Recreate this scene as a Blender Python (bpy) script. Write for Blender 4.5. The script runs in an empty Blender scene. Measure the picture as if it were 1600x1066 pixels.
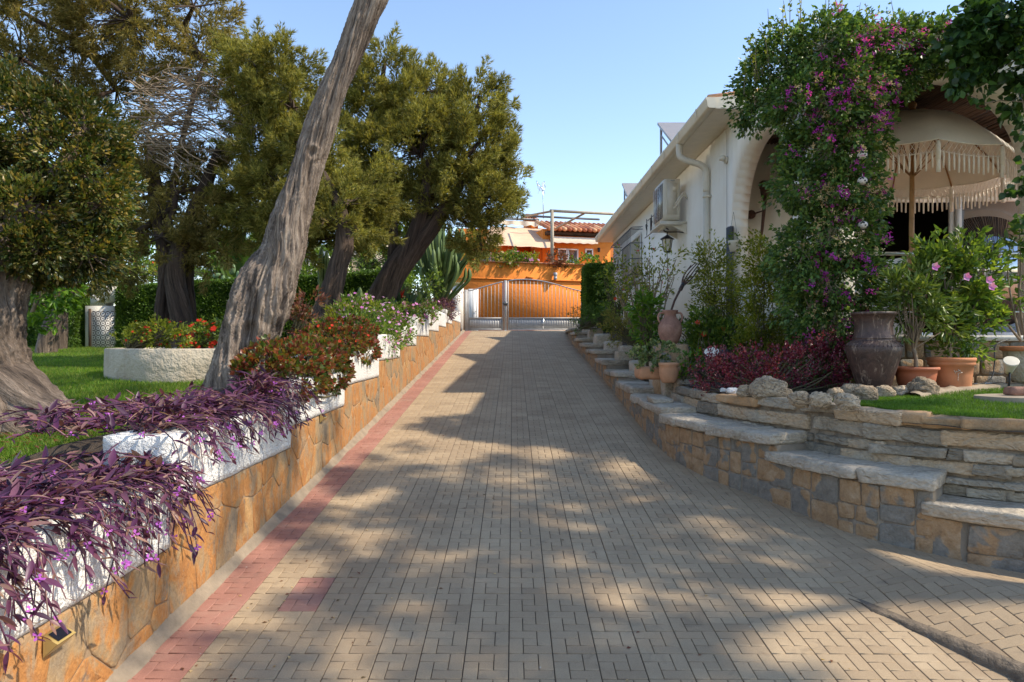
import bpy, bmesh, math, random
import numpy as np
from mathutils import Vector, Matrix, Quaternion

SC = bpy.context.scene
COL = SC.collection
R = math.radians
random.seed(7)
RG = np.random.default_rng(11)

# ------------------------------------------------------------------ camera, sky, sun, exposure
cam = bpy.data.cameras.new('camera')
cam.lens = 24.0
cam.sensor_width = 36.0
cam.clip_start = 0.05
cam.clip_end = 3000
camo = bpy.data.objects.new('camera', cam)
COL.objects.link(camo)
camo.location = (0, 0, 1.7)
camo.rotation_euler = (R(90), 0, R(0.1))
SC.camera = camo

SUN_EL, SUN_AZ = 47.4, 11.0          # the sun stands to the right, a little behind the camera
w = bpy.data.worlds.new('World')
SC.world = w
w.use_nodes = True
wn = w.node_tree
for n in list(wn.nodes):
    wn.nodes.remove(n)
sky = wn.nodes.new('ShaderNodeTexSky')
sky.sky_type = 'NISHITA'
sky.sun_disc = False
sky.sun_elevation = R(SUN_EL)
sky.sun_rotation = R(90 + SUN_AZ)
sky.altitude = 50
sky.air_density = 1.0
sky.dust_density = 0.2
sky.ozone_density = 2.6
bg = wn.nodes.new('ShaderNodeBackground')
bg.inputs['Strength'].default_value = 0.145
wo = wn.nodes.new('ShaderNodeOutputWorld')
tint = wn.nodes.new('ShaderNodeMix')
tint.data_type = 'RGBA'
tint.blend_type = 'MULTIPLY'
tint.inputs[0].default_value = 1.0
tint.inputs[7].default_value = (1.0, 0.935, 0.88, 1)      # the photograph is balanced warm
wn.links.new(sky.outputs[0], tint.inputs[6])
wn.links.new(tint.outputs[2], bg.inputs[0])
wn.links.new(bg.outputs[0], wo.inputs[0])

sl = bpy.data.lights.new('sun', 'SUN')
sl.energy = 2.6
sl.angle = R(0.9)
sl.color = (1.0, 0.90, 0.74)
so = bpy.data.objects.new('sun', sl)
COL.objects.link(so)
sd = Vector((math.cos(R(SUN_EL)) * math.cos(R(SUN_AZ)), -math.cos(R(SUN_EL)) * math.sin(R(SUN_AZ)), math.sin(R(SUN_EL))))
so.rotation_euler = sd.to_track_quat('Z', 'Y').to_euler()
so.location = (20, -4, 25)

SC.view_settings.view_transform = 'Standard'
SC.view_settings.look = 'None'
SC.view_settings.gamma = 1
SC.view_settings.use_curve_mapping = False
SC.view_settings.exposure = 1.22
SC.cycles.max_bounces = 6
SC.cycles.diffuse_bounces = 4
SC.cycles.transparent_max_bounces = 8
SC.cycles.use_denoising = True

# ------------------------------------------------------------------ helpers
F = 1066.67


def at(u, v, Y):
    """world point at distance Y that was measured at pixel (u, v) of the photograph"""
    return Vector(((u - 800) / F * Y, Y, 1.7 + (533 - v) / F * Y))


def vnoise(P, seed=0):
    P = np.asarray(P, dtype=np.float64)
    i = np.floor(P).astype(np.int64)
    f = P - i
    f = f * f * (3 - 2 * f)
    out = np.zeros(len(P))
    for dx in (0, 1):
        for dy in (0, 1):
            for dz in (0, 1):
                h = (i[:, 0] + dx) * 374761393 + (i[:, 1] + dy) * 668265263 + (i[:, 2] + dz) * 2147483647 + seed * 144665
                h = (h ^ (h >> 13)) * 1274126177 & 0x7fffffff
                h = (h ^ (h >> 16)) & 0xffff
                wgt = (f[:, 0] if dx else 1 - f[:, 0]) * (f[:, 1] if dy else 1 - f[:, 1]) * (f[:, 2] if dz else 1 - f[:, 2])
                out += wgt * (h / 65535.0)
    return out * 2 - 1


def fbm(P, seed=0, octs=3):
    P = np.asarray(P, float)
    a, s, o = 1.0, 0.0, 0
    for k in range(octs):
        o = o + a * vnoise(P * 2 ** k, seed + k * 17)
        s += a
        a *= 0.5
    return o / s


def tag(o, label=None, cat=None, group=None, kind=None):
    if label: o['label'] = label
    if cat: o['category'] = cat
    if group: o['group'] = group
    if kind: o['kind'] = kind
    return o


def thing(name, label, cat, loc=(0, 0, 0), group=None):
    o = bpy.data.objects.new(name, None)
    o.empty_display_size = 0.1
    COL.objects.link(o)
    o.location = loc
    return tag(o, label, cat, group)


def wloc(p):
    v = Vector((0, 0, 0))
    while p is not None:
        v = v + p.location
        p = p.parent
    return v


class G:
    """collects blocks of vertices and equal-sized faces and links them as one mesh object"""

    def __init__(s):
        s.V, s.Fs, s.n, s.A = [], [], 0, []

    def add(s, V, Fc, mi=0, attr=None):
        V = np.asarray(V, float).reshape(-1, 3)
        Fc = np.asarray(Fc, np.int64)
        s.V.append(V)
        s.Fs.append((Fc + s.n, mi))
        s.A.append(attr if attr is not None else np.zeros((len(V), 3)))
        s.n += len(V)
        return s

    def poly(s, pts, mi=0):
        return s.add(pts, [list(range(len(pts)))], mi)

    def box(s, x0, x1, y0, y1, z0, z1, mi=0, M=None):
        V = np.array([(x, y, z) for z in (z0, z1) for y in (y0, y1) for x in (x0, x1)], float)
        if M is not None:
            V = V @ np.array(M.to_3x3()).T + np.array(M.translation)
        return s.add(V, [(0, 2, 3, 1), (4, 5, 7, 6), (0, 1, 5, 4), (2, 6, 7, 3), (0, 4, 6, 2), (1, 3, 7, 5)], mi)

    def tube(s, pts, rad, n=8, mi=0, caps=True):
        pts = np.asarray([tuple(p) for p in pts], float)
        m = len(pts)
        rad = np.full(m, rad, float) if np.isscalar(rad) else np.asarray(rad, float)
        T = np.gradient(pts, axis=0)
        T /= np.linalg.norm(T, axis=1)[:, None] + 1e-9
        ref = np.array((0, 0, 1.0)) if abs(T[0][2]) < 0.9 else np.array((1.0, 0, 0))
        N = np.zeros_like(T)
        nrm = np.cross(T[0], ref)
        for i in range(m):
            nrm = nrm - T[i] * nrm.dot(T[i])
            nrm /= np.linalg.norm(nrm) + 1e-9
            N[i] = nrm
        B = np.cross(T, N)
        a = np.arange(n) * 2 * math.pi / n
        V = (pts[:, None] + rad[:, None, None] * (np.cos(a)[None, :, None] * N[:, None] + np.sin(a)[None, :, None] * B[:, None])).reshape(-1, 3)
        i, j = np.meshgrid(np.arange(m - 1), np.arange(n), indexing='ij')
        i, j = i.ravel(), j.ravel()
        j2 = (j + 1) % n
        s.add(V, np.stack([i * n + j, i * n + j2, (i + 1) * n + j2, (i + 1) * n + j], 1), mi)
        if caps:
            b = s.n - len(V)
            s.Fs.append((np.array([list(range(b + n - 1, b - 1, -1))]), mi))
            s.Fs.append((np.array([list(range(b + (m - 1) * n, b + m * n))]), mi))
        return s

    def lathe(s, prof, c=(0, 0, 0), n=32, mi=0, M=None):
        prof = np.asarray(prof, float)
        a = np.arange(n) * 2 * math.pi / n
        V = np.stack([prof[:, 0][:, None] * np.cos(a), prof[:, 0][:, None] * np.sin(a), np.repeat(prof[:, 1][:, None], n, 1)], 2).reshape(-1, 3)
        if M is not None:
            V = V @ np.array(M.to_3x3()).T + np.array(M.translation)
        V = V + np.array(c)
        m = len(prof)
        i, j = np.meshgrid(np.arange(m - 1), np.arange(n), indexing='ij')
        i, j = i.ravel(), j.ravel()
        j2 = (j + 1) % n
        return s.add(V, np.stack([i * n + j, i * n + j2, (i + 1) * n + j2, (i + 1) * n + j], 1), mi)

    def grid(s, X, mi=0, attr=None):
        m, n = X.shape[:2]
        i, j = np.meshgrid(np.arange(m - 1), np.arange(n - 1), indexing='ij')
        i, j = i.ravel(), j.ravel()
        return s.add(X.reshape(-1, 3), np.stack([i * n + j, (i + 1) * n + j, (i + 1) * n + j + 1, i * n + j + 1], 1), mi, attr)

    def mesh(s, name, mats, off=(0, 0, 0), smooth=False, attr=False):
        me = bpy.data.meshes.new(name)
        V = np.concatenate(s.V) - np.array(tuple(off))
        me.vertices.add(len(V))
        me.vertices.foreach_set('co', V.astype(np.float32).ravel())
        loops, starts, mis, c = [], [], [], 0
        for Fc, mi in s.Fs:
            k = Fc.shape[1]
            loops.append(Fc.ravel())
            starts.append(c + np.arange(len(Fc)) * k)
            mis.append(np.full(len(Fc), mi))
            c += Fc.size
        loops = np.concatenate(loops)
        starts = np.concatenate(starts)
        me.loops.add(len(loops))
        me.loops.foreach_set('vertex_index', loops.astype(np.int32))
        me.polygons.add(len(starts))
        me.polygons.foreach_set('loop_start', starts.astype(np.int32))
        me.polygons.foreach_set('material_index', np.concatenate(mis).astype(np.int32))
        for m in (mats if isinstance(mats, (list, tuple)) else [mats]):
            me.materials.append(m)
        if smooth:
            me.polygons.foreach_set('use_smooth', np.ones(len(starts), bool))
        if attr:
            a = me.attributes.new('bco', 'FLOAT_VECTOR', 'POINT')
            a.data.foreach_set('vector', np.concatenate(s.A).astype(np.float32).ravel())
        me.update(calc_edges=True)
        me.validate()
        return me

    def build(s, name, mats, parent=None, smooth=False, attr=False, kind=None, label=None):
        off = wloc(parent) if parent is not None else (0, 0, 0)
        o = bpy.data.objects.new(name, s.mesh(name, mats, off, smooth, attr))
        COL.objects.link(o)
        if parent is not None:
            o.parent = parent
        if kind: o['kind'] = kind
        if label: o['label'] = label
        return o


# ------------------------------------------------------------------ materials
class MT:
    def __init__(s, name):
        s.m = bpy.data.materials.new(name)
        s.m.use_nodes = True
        s.t = s.m.node_tree
        s.b = s.t.nodes['Principled BSDF']
        s.out = s.t.nodes['Material Output']
        s.L = s.t.links.new

    def n(s, typ, **kw):
        x = s.t.nodes.new(typ)
        for k, v in kw.items():
            setattr(x, k, v)
        return x

    def pos(s, stretch=(1, 1, 1), src='world'):
        mp = s.n('ShaderNodeMapping')
        mp.inputs['Scale'].default_value = stretch
        if src == 'world':
            g = s.n('ShaderNodeNewGeometry')
            s.L(g.outputs['Position'], mp.inputs[0])
        elif src == 'bco':
            g = s.n('ShaderNodeAttribute')
            g.attribute_name = 'bco'
            s.L(g.outputs['Vector'], mp.inputs[0])
        else:
            g = s.n('ShaderNodeTexCoord')
            s.L(g.outputs['Object'], mp.inputs[0])
        return mp.outputs[0]

    def noise(s, vec, scale, detail=4, rough=0.55, dist=0.0):
        x = s.n('ShaderNodeTexNoise')
        x.inputs['Scale'].default_value = scale
        x.inputs['Detail'].default_value = detail
        x.inputs['Roughness'].default_value = rough
        x.inputs['Distortion'].default_value = dist
        s.L(vec, x.inputs['Vector'])
        return x.outputs['Fac']

    def ramp(s, fac, stops, interp='LINEAR'):
        x = s.n('ShaderNodeValToRGB')
        x.color_ramp.interpolation = interp
        el = x.color_ramp.elements
        while len(el) < len(stops):
            el.new(0.5)
        for e, (p, c) in zip(el, stops):
            e.position = p
            e.color = (*c, 1) if len(c) == 3 else c
        s.L(fac, x.inputs[0])
        return x.outputs[0]

    def mix(s, fac, a, b, mode='MIX'):
        x = s.n('ShaderNodeMix', data_type='RGBA', blend_type=mode)
        for sock, v in ((x.inputs[0], fac), (x.inputs[6], a), (x.inputs[7], b)):
            if hasattr(v, 'links') or isinstance(v, bpy.types.NodeSocket):
                s.L(v, sock)
            elif isinstance(v, (int, float)):
                sock.default_value = v
            else:
                sock.default_value = (*v, 1)
        return x.outputs[2]

    def math(s, op, a, b=None):
        x = s.n('ShaderNodeMath', operation=op)
        for sock, v in ((x.inputs[0], a), (x.inputs[1], b)):
            if v is None: continue
            if isinstance(v, bpy.types.NodeSocket): s.L(v, sock)
            else: sock.default_value = v
        return x.outputs[0]

    def color(s, c):
        if isinstance(c, bpy.types.NodeSocket): s.L(c, s.b.inputs['Base Color'])
        else: s.b.inputs['Base Color'].default_value = (*c, 1)

    def bump(s, h, strength=0.5, dist=0.01, normal=None):
        x = s.n('ShaderNodeBump')
        x.inputs['Strength'].default_value = strength
        x.inputs['Distance'].default_value = dist
        s.L(h, x.inputs['Height'])
        if normal is not None: s.L(normal, x.inputs['Normal'])
        s.L(x.outputs[0], s.b.inputs['Normal'])
        return x.outputs[0]

    def rough(s, r, metal=0.0):
        s.b.inputs['Roughness'].default_value = r
        s.b.inputs['Metallic'].default_value = metal

    def island(s):
        return s.n('ShaderNodeNewGeometry').outputs['Random Per Island']

    def objrand(s):
        return s.n('ShaderNodeObjectInfo').outputs['Random']


def plain(name, c, r=0.6, metal=0.0, var=0.12, scale=6.0, bump=0.0, bscale=60.0, bdist=0.004, src='world'):
    t = MT(name)
    p = t.pos(src=src)
    f = t.noise(p, scale, 5, 0.6)
    lo = tuple(max(0, x * (1 - var)) for x in c)
    hi = tuple(x * (1 + var) for x in c)
    t.color(t.ramp(f, [(0.3, lo), (0.7, hi)]))
    t.rough(r, metal)
    if bump:
        t.bump(t.noise(p, bscale, 4, 0.6), bump, bdist)
    return t.m


def rocky(name, cols, scale=5.0, bump=0.7, bscale=25.0, bdist=0.02, r=0.85, obj=0.5, src='world', stretch=(1, 1, 1), crack=0.0):
    """stone: colour wanders inside a piece (noise) and from piece to piece (object random)"""
    t = MT(name)
    p = t.pos(stretch, src)
    f = t.noise(p, scale, 6, 0.62, 0.4)
    f2 = t.math('ADD', t.math('MULTIPLY', f, 1.0), t.math('MULTIPLY', t.math('SUBTRACT', t.objrand(), 0.5), obj))
    k = len(cols)
    st = [(0.25 + 0.5 * i / (k - 1), c) for i, c in enumerate(cols)]
    c = t.ramp(f2, st)
    fine = t.noise(p, 90, 4, 0.7)
    c = t.mix(0.55, c, t.ramp(fine, [(0.3, (0.45, 0.45, 0.45)), (0.7, (0.75, 0.75, 0.75))]), 'OVERLAY')
    t.color(c)
    t.rough(r)
    h = t.math('ADD', t.noise(p, bscale, 6, 0.6), t.math('MULTIPLY', t.noise(p, bscale * 5, 3, 0.6), 0.3))
    t.bump(h, bump, bdist)
    return t.m


def leafmat(name, cols, trans=0.35, rough=0.45, var=0.35, vscale=2.0, spec=0.4):
    """leaf: every leaf its own tone, clumps vary slowly, light comes through"""
    t = MT(name)
    k = len(cols)
    f = t.math('FRACT', t.math('ADD', t.island(), t.objrand()))
    c = t.ramp(f, [(i / max(1, k - 1), c) for i, c in enumerate(cols)])
    p = t.pos()
    nz = t.noise(p, vscale, 3, 0.5)
    c = t.mix(1.0, c, t.ramp(nz, [(0.32, (1 - var,) * 3), (0.68, (1 + var,) * 3)]), 'MULTIPLY')
    t.color(c)
    t.rough(rough)
    t.b.inputs['Specular IOR Level'].default_value = spec
    tr = t.n('ShaderNodeBsdfTranslucent')
    tc = t.mix(1.0, c, (1.5, 1.42, 0.62), 'MULTIPLY')
    t.L(tc, tr.inputs[0])
    mx = t.n('ShaderNodeMixShader')
    mx.inputs[0].default_value = trans
    t.L(t.b.outputs[0], mx.inputs[1])
    t.L(tr.outputs[0], mx.inputs[2])
    t.L(mx.outputs[0], t.out.inputs[0])
    return t.m


def barkmat(name, dark, mid, light, s=14.0, bump=0.9, bd=0.02):
    t = MT(name)
    p = t.pos((1, 1, 0.17), 'bco')
    p2 = t.pos((1, 1, 0.6), 'bco')
    f = t.noise(p, s, 7, 0.68, 0.6)
    p3 = t.pos((1, 1, 0.4), 'bco')
    g = t.noise(p3, s * 4.0, 5, 0.7, 0.3)
    big = t.noise(p2, 2.2, 3, 0.5)
    c = t.ramp(f, [(0.33, dark), (0.47, mid), (0.66, light)])
    c = t.mix(0.5, c, t.ramp(g, [(0.3, (0.3, 0.29, 0.28)), (0.7, (0.75, 0.75, 0.75))]), 'OVERLAY')
    c = t.mix(1.0, c, t.ramp(big, [(0.3, (0.72, 0.66, 0.62)), (0.7, (1.15, 1.12, 1.1))]), 'MULTIPLY')
    t.color(c)
    t.rough(0.9)
    t.bump(t.math('ADD', f, t.math('MULTIPLY', g, 0.45)), bump, bd)
    return t.m


# driveway pavers: the tone changes from slab to slab, with dust, moss in hollows and droppings
def pavermat(name, a, b, dust):
    t = MT(name)
    g = t.n('ShaderNodeNewGeometry')
    sn = t.n('ShaderNodeVectorMath', operation='SNAP')
    ad = t.n('ShaderNodeVectorMath', operation='ADD')
    ad.inputs[1].default_value = (10.018, 10.0, 10.0)
    t.L(g.outputs['Position'], ad.inputs[0])
    mul = t.n('ShaderNodeVectorMath', operation='MULTIPLY')
    mul.inputs[1].default_value = (1, 1, 0)
    t.L(ad.outputs[0], mul.inputs[0])
    sn.inputs[1].default_value = (0.2, 0.2, 1)
    t.L(mul.outputs[0], sn.inputs[0])
    wnz = t.n('ShaderNodeTexWhiteNoise')
    t.L(sn.outputs[0], wnz.inputs['Vector'])
    p = t.pos()
    f = t.noise(p, 1.1, 5, 0.6)
    fac = t.math('ADD', t.math('MULTIPLY', wnz.outputs['Value'], 0.30), t.math('MULTIPLY', f, 0.95))
    fac = t.math('ADD', fac, t.math('MULTIPLY', t.math('SUBTRACT', g.outputs['Random Per Island'], 0.5), 0.16))
    c = t.ramp(fac, [(0.36, a), (0.92, b)])
    grain = t.noise(p, 190, 3, 0.7)
    c = t.mix(0.55, c, t.ramp(grain, [(0.3, (0.36, 0.36, 0.36)), (0.7, (0.64, 0.64, 0.64))]), 'OVERLAY')
    d = t.noise(p, 2.6, 6, 0.7)
    c = t.mix(t.ramp(d, [(0.52, (0, 0, 0)), (0.74, (0.45, 0.45, 0.45))]), c, dust)
    st = t.noise(p, 7.5, 4, 0.6, 0.8)
    c = t.mix(t.ramp(st, [(0.60, (0, 0, 0)), (0.74, (0.30, 0.30, 0.30))]), c, (0.075, 0.062, 0.050))
    sp = t.n('ShaderNodeTexVoronoi')
    sp.inputs['Scale'].default_value = 5.5
    t.L(p, sp.inputs['Vector'])
    spm = t.n('ShaderNodeTexNoise')
    spm.inputs['Scale'].default_value = 1.0
    t.L(p, spm.inputs['Vector'])
    dot = t.math('MULTIPLY', t.math('LESS_THAN', t.math('ADD', sp.outputs['Distance'], t.math('MULTIPLY', t.noise(p, 60, 2), 0.06)), 0.062),
                 t.math('GREATER_THAN', spm.outputs['Fac'], 0.5))
    c = t.mix(t.math('MULTIPLY', dot, 0.6), c, (0.5, 0.47, 0.42))
    t.color(c)
    t.rough(0.88)
    t.bump(t.math('ADD', t.noise(p, 240, 4, 0.7), t.math('MULTIPLY', t.noise(p, 22, 3), 0.6)), 0.45, 0.004)
    return t.m


M = {}
M['paver'] = pavermat('paver_tan', (0.295, 0.208, 0.124), (0.42, 0.308, 0.188), (0.48, 0.365, 0.235))
M['paver_red'] = pavermat('paver_red', (0.28, 0.128, 0.092), (0.39, 0.185, 0.135), (0.42, 0.28, 0.205))
M['joint'] = plain('joint_sand', (0.115, 0.088, 0.060), 0.95, var=0.3, scale=9)
M['mortar'] = plain('mortar', (0.30, 0.20, 0.115), 0.9, var=0.2, scale=7, bump=0.8, bscale=70, bdist=0.006)
M['mortar_grey'] = plain('mortar_grey', (0.27, 0.21, 0.145), 0.92, var=0.25, scale=6, bump=0.8, bscale=60, bdist=0.008)
M['concrete'] = plain('concrete', (0.27, 0.21, 0.145), 0.9, var=0.25, scale=8, bump=0.8, bscale=70, bdist=0.006)
def flagmat():
    t = MT('orange_flagstone')
    p = t.pos((1, 1, .8))
    o = t.math('MULTIPLY', t.math('SUBTRACT', t.objrand(), 0.5), 0.22)
    f = t.math('ADD', t.noise(p, 3.4, 6, 0.62, 0.8), o)
    c = t.ramp(f, [(0.30, (0.20, 0.155, 0.105)), (0.42, (0.34, 0.22, 0.105)), (0.5, (0.42, 0.185, 0.050)), (0.60, (0.36, 0.155, 0.045)), (0.68, (0.44, 0.25, 0.095))])
    g = t.noise(t.pos((1, 1, .45)), 11, 6, 0.7, 0.6)
    c = t.mix(t.ramp(g, [(0.50, (0, 0, 0)), (0.62, (0.75, 0.75, 0.75))]), c, (0.30, 0.225, 0.14))
    k = t.noise(p, 6.0, 5, 0.7, 1.5)
    c = t.mix(t.ramp(k, [(0.60, (0, 0, 0)), (0.70, (0.7, 0.7, 0.7))]), c, (0.15, 0.135, 0.11))
    c = t.mix(0.6, c, t.ramp(t.noise(p, 70, 5, 0.75), [(0.3, (0.36, 0.35, 0.34)), (0.7, (0.68, 0.68, 0.68))]), 'OVERLAY')
    t.color(c)
    t.rough(0.85)
    t.bump(t.math('ADD', t.math('ADD', t.noise(p, 9, 7, 0.66, .5), t.math('MULTIPLY', g, 0.5)), t.math('MULTIPLY', t.noise(p, 60, 3), 0.22)), 0.9, 0.022)
    return t.m


M['flag'] = flagmat()
M['clad'] = None


def cladmat():
    t = MT('brown_cladding_stone')
    p = t.pos()
    f = t.noise(p, 4.2, 3, 0.5, 0.5)
    f2 = t.math('ADD', f, t.math('MULTIPLY', t.math('SUBTRACT', t.objrand(), 0.5), 0.24))
    g1 = t.noise(p, 14, 6, 0.65, 0.4)
    grey = t.ramp(g1, [(0.3, (0.15, 0.134, 0.107)), (0.7, (0.27, 0.24, 0.195))])
    tan = t.ramp(g1, [(0.28, (0.24, 0.150, 0.080)), (0.5, (0.36, 0.225, 0.115)), (0.74, (0.44, 0.32, 0.20))])
    c = t.mix(t.ramp(f2, [(0.445, (0, 0, 0)), (0.475, (1, 1, 1))]), grey, tan)
    c = t.mix(0.5, c, t.ramp(t.noise(p, 90, 4, 0.7), [(0.3, (0.42, 0.42, 0.42)), (0.7, (0.66, 0.66, 0.66))]), 'OVERLAY')
    t.color(c)
    t.rough(0.85)
    t.bump(t.math('ADD', t.math('ADD', t.noise(p, 13, 6, 0.65), t.math('MULTIPLY', t.noise(p, 70, 3), 0.3)), t.math('MULTIPLY', f2, .5)), 0.8, 0.03)
    return t.m


M['clad'] = cladmat()
M['clad_warm'] = rocky('rusty_ledge_stone', [(0.24, 0.17, 0.10), (0.42, 0.25, 0.12), (0.47, 0.36, 0.24)], scale=5, bump=0.8, bscale=16, bdist=0.03, obj=0.3)


def hewn(name, cols, sc=6.0, obj=0.5, pits=0.0, bd=0.05):
    t = MT(name)
    p = t.pos((1, 1, 1.7))
    f = t.noise(p, 3.4, 6, 0.65, 0.5)
    f2 = t.math('ADD', f, t.math('MULTIPLY', t.math('SUBTRACT', t.objrand(), 0.5), obj))
    k = len(cols)
    c = t.ramp(f2, [(0.25 + 0.5 * i / (k - 1), c) for i, c in enumerate(cols)])
    g1 = t.noise(p, 30, 6, 0.72)
    c = t.mix(0.7, c, t.ramp(g1, [(0.3, (0.36, 0.35, 0.34)), (0.7, (0.70, 0.70, 0.70))]), 'OVERLAY')
    v = t.n('ShaderNodeTexVoronoi')
    v.inputs['Scale'].default_value = sc
    dn = t.n('ShaderNodeTexNoise')
    dn.inputs['Scale'].default_value = 5
    t.L(p, dn.inputs['Vector'])
    vm = t.n('ShaderNodeVectorMath', operation='ADD')
    t.L(p, vm.inputs[0])
    t.L(dn.outputs['Color'], vm.inputs[1])
    t.L(vm.outputs[0], v.inputs['Vector'])
    h = t.math('ADD', t.math('MULTIPLY', v.outputs['Distance'], 0.9), t.math('ADD', t.math('MULTIPLY', t.noise(p, 16, 7, 0.68), 1.0), t.math('MULTIPLY', t.noise(p, 80, 3), 0.18)))
    if pits:
        v2 = t.n('ShaderNodeTexVoronoi')
        v2.inputs['Scale'].default_value = 26
        t.L(vm.outputs[0], v2.inputs['Vector'])
        pit = t.ramp(v2.outputs['Distance'], [(0.16, (0, 0, 0)), (0.34, (1, 1, 1))])
        c = t.mix(t.math('MULTIPLY', t.math('SUBTRACT', 1.0, pit), pits), c, (0.10, 0.07, 0.045))
        h = t.math('ADD', h, t.math('MULTIPLY', pit, 0.8))
    t.color(c)
    t.rough(0.9)
    t.bump(h, 1.0, bd)
    return t.m


M['slab'] = hewn('grey_slab_stone', [(0.28, 0.23, 0.165), (0.38, 0.315, 0.235), (0.46, 0.39, 0.295), (0.50, 0.42, 0.32)], 7, .35, bd=.02)
M['ledge'] = hewn('grey_ledge_stone', [(0.22, 0.185, 0.135), (0.33, 0.275, 0.20), (0.43, 0.36, 0.265), (0.47, 0.34, 0.21)], 8, .8, bd=.022)
M['rock'] = hewn('pitted_rock', [(0.25, 0.185, 0.12), (0.42, 0.32, 0.21), (0.55, 0.44, 0.31)], 7, .4, .6, .035)
M['soil'] = plain('soil', (0.060, 0.042, 0.028), 0.95, var=0.4, scale=10, bump=1.0, bscale=30, bdist=0.03)
M['earth'] = plain('earth', (0.14, 0.11, 0.075), 0.95, var=0.3, scale=0.5, bump=0.6, bscale=4, bdist=0.05)
M['asphalt'] = plain('asphalt', (0.055, 0.052, 0.048), 0.9, var=0.2, scale=3, bump=0.5, bscale=120, bdist=0.004)


def roughcast(name, c, dirt=(0.42, 0.36, 0.28), b=1.0, bs=55, bd=0.012, amount=0.25):
    t = MT(name)
    p = t.pos()
    d = t.noise(p, 1.6, 6, 0.65, 0.3)
    st = t.noise(t.pos((6, 6, 0.5)), 1.0, 4, 0.6)
    m = t.math('MULTIPLY', t.ramp(d, [(0.45, (0, 0, 0)), (0.75, (1, 1, 1))]), amount)
    m2 = t.math('MULTIPLY', t.ramp(st, [(0.52, (0, 0, 0)), (0.75, (1, 1, 1))]), amount * 0.7)
    c2 = t.mix(m2, t.mix(m, c, dirt), dirt)
    t.color(c2)
    t.rough(0.85)
    t.bump(t.math('ADD', t.noise(p, bs, 3, 0.5), t.math('MULTIPLY', t.noise(p, bs * 3.3, 2, 0.5), 0.35)), b, bd)
    return t.m


M['white_cast'] = roughcast('white_roughcast', (0.80, 0.775, 0.73), b=1.0, bs=48, bd=0.022, amount=0.22)
M['white_wall'] = roughcast('white_render', (0.84, 0.79, 0.70), dirt=(0.58, 0.48, 0.35), b=0.5, bs=30, bd=0.006, amount=0.2)
M['cream_planter'] = roughcast('cream_planter', (0.50, 0.43, 0.325), dirt=(0.24, 0.17, 0.105), b=1.0, bs=14, bd=0.03, amount=0.6)
M['orange_wall'] = roughcast('orange_render', (0.80, 0.235, 0.026), dirt=(0.60, 0.165, 0.025), b=0.6, bs=12, bd=0.02, amount=0.5)
M['white_paint'] = plain('white_paint', (0.78, 0.76, 0.72), 0.45, var=0.05)
M['cream_paint'] = plain('cream_paint', (0.70, 0.63, 0.50), 0.45, var=0.07)
M['steel'] = plain('grey_steel', (0.36, 0.36, 0.36), 0.5, 0.05, var=0.15, scale=9)
M['steel_bar'] = plain('steel_rail', (0.62, 0.62, 0.62), 0.3, 0.9, var=0.05)
M['iron'] = plain('black_iron', (0.022, 0.022, 0.024), 0.5, 0.3)
M['rust'] = plain('rusty_iron', (0.10, 0.052, 0.035), 0.8, 0.3, var=0.4, scale=20, bump=0.5)
M['dark_grey'] = plain('dark_grey_profile', (0.10, 0.105, 0.115), 0.45, 0.2)
M['dark_wood'] = plain('dark_reed', (0.060, 0.032, 0.018), 0.8, var=0.5, scale=4)
M['bamboo'] = plain('bamboo_pole', (0.30, 0.165, 0.06), 0.5, var=0.3, scale=10)
M['grey_wood'] = plain('weathered_timber', (0.30, 0.245, 0.18), 0.85, var=0.25, scale=4)
M['pergola'] = plain('painted_pergola', (0.36, 0.30, 0.22), 0.75, var=0.2, scale=3)
M['terracotta'] = plain('terracotta', (0.52, 0.20, 0.085), 0.75, var=0.18, scale=5, bump=0.3, bscale=60)
M['terracotta_red'] = plain('terracotta_red', (0.44, 0.135, 0.06), 0.65, var=0.18, scale=5, bump=0.3, bscale=60)
M['terracotta_pale'] = plain('terracotta_pale', (0.50, 0.25, 0.13), 0.8, var=0.2, scale=8, bump=0.3, bscale=60)
M['amphora'] = rocky('old_clay', [(0.11, 0.06, 0.045), (0.24, 0.125, 0.09), (0.36, 0.21, 0.15)], scale=7, bump=0.6, bscale=30, bdist=0.01, obj=0.1)
M['rooftile'] = rocky('clay_roof_tile', [(0.30, 0.10, 0.05), (0.52, 0.20, 0.09), (0.62, 0.36, 0.2)], scale=3, bump=0.3, bscale=30, bdist=0.01, obj=0.8)
M['canvas'] = plain('cream_canvas', (0.80, 0.73, 0.61), 0.9, var=0.08, scale=3, bump=0.2, bscale=300)
M['macrame'] = plain('macrame_cotton', (0.80, 0.73, 0.62), 0.9, var=0.1, scale=20)
M['awning'] = plain('awning_cloth', (0.66, 0.44, 0.28), 0.9, var=0.12, scale=2)
M['awning_pale'] = plain('awning_valance', (0.66, 0.55, 0.42), 0.9, var=0.12, scale=3)
M['solar'] = plain('solar_glass', (0.30, 0.26, 0.22), 0.25, 0.1, var=0.1, scale=3)
M['solar_dark'] = plain('solar_cell', (0.012, 0.014, 0.022), 0.15)
M['lamp_amber'] = plain('amber_plastic', (0.42, 0.30, 0.11), 0.3, var=0.1)
M['plastic_white'] = plain('aged_white_plastic', (0.62, 0.57, 0.47), 0.5, var=0.07)
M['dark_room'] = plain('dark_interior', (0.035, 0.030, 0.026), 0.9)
M['black_hose'] = plain('black_rubber', (0.015, 0.015, 0.016), 0.5)
M['wicker'] = plain('wicker', (0.34, 0.22, 0.12), 0.85, var=0.4, scale=60)
M['shell'] = plain('shell_ball', (0.55, 0.50, 0.44), 0.7, var=0.3, scale=60, bump=0.8, bscale=90)


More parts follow.
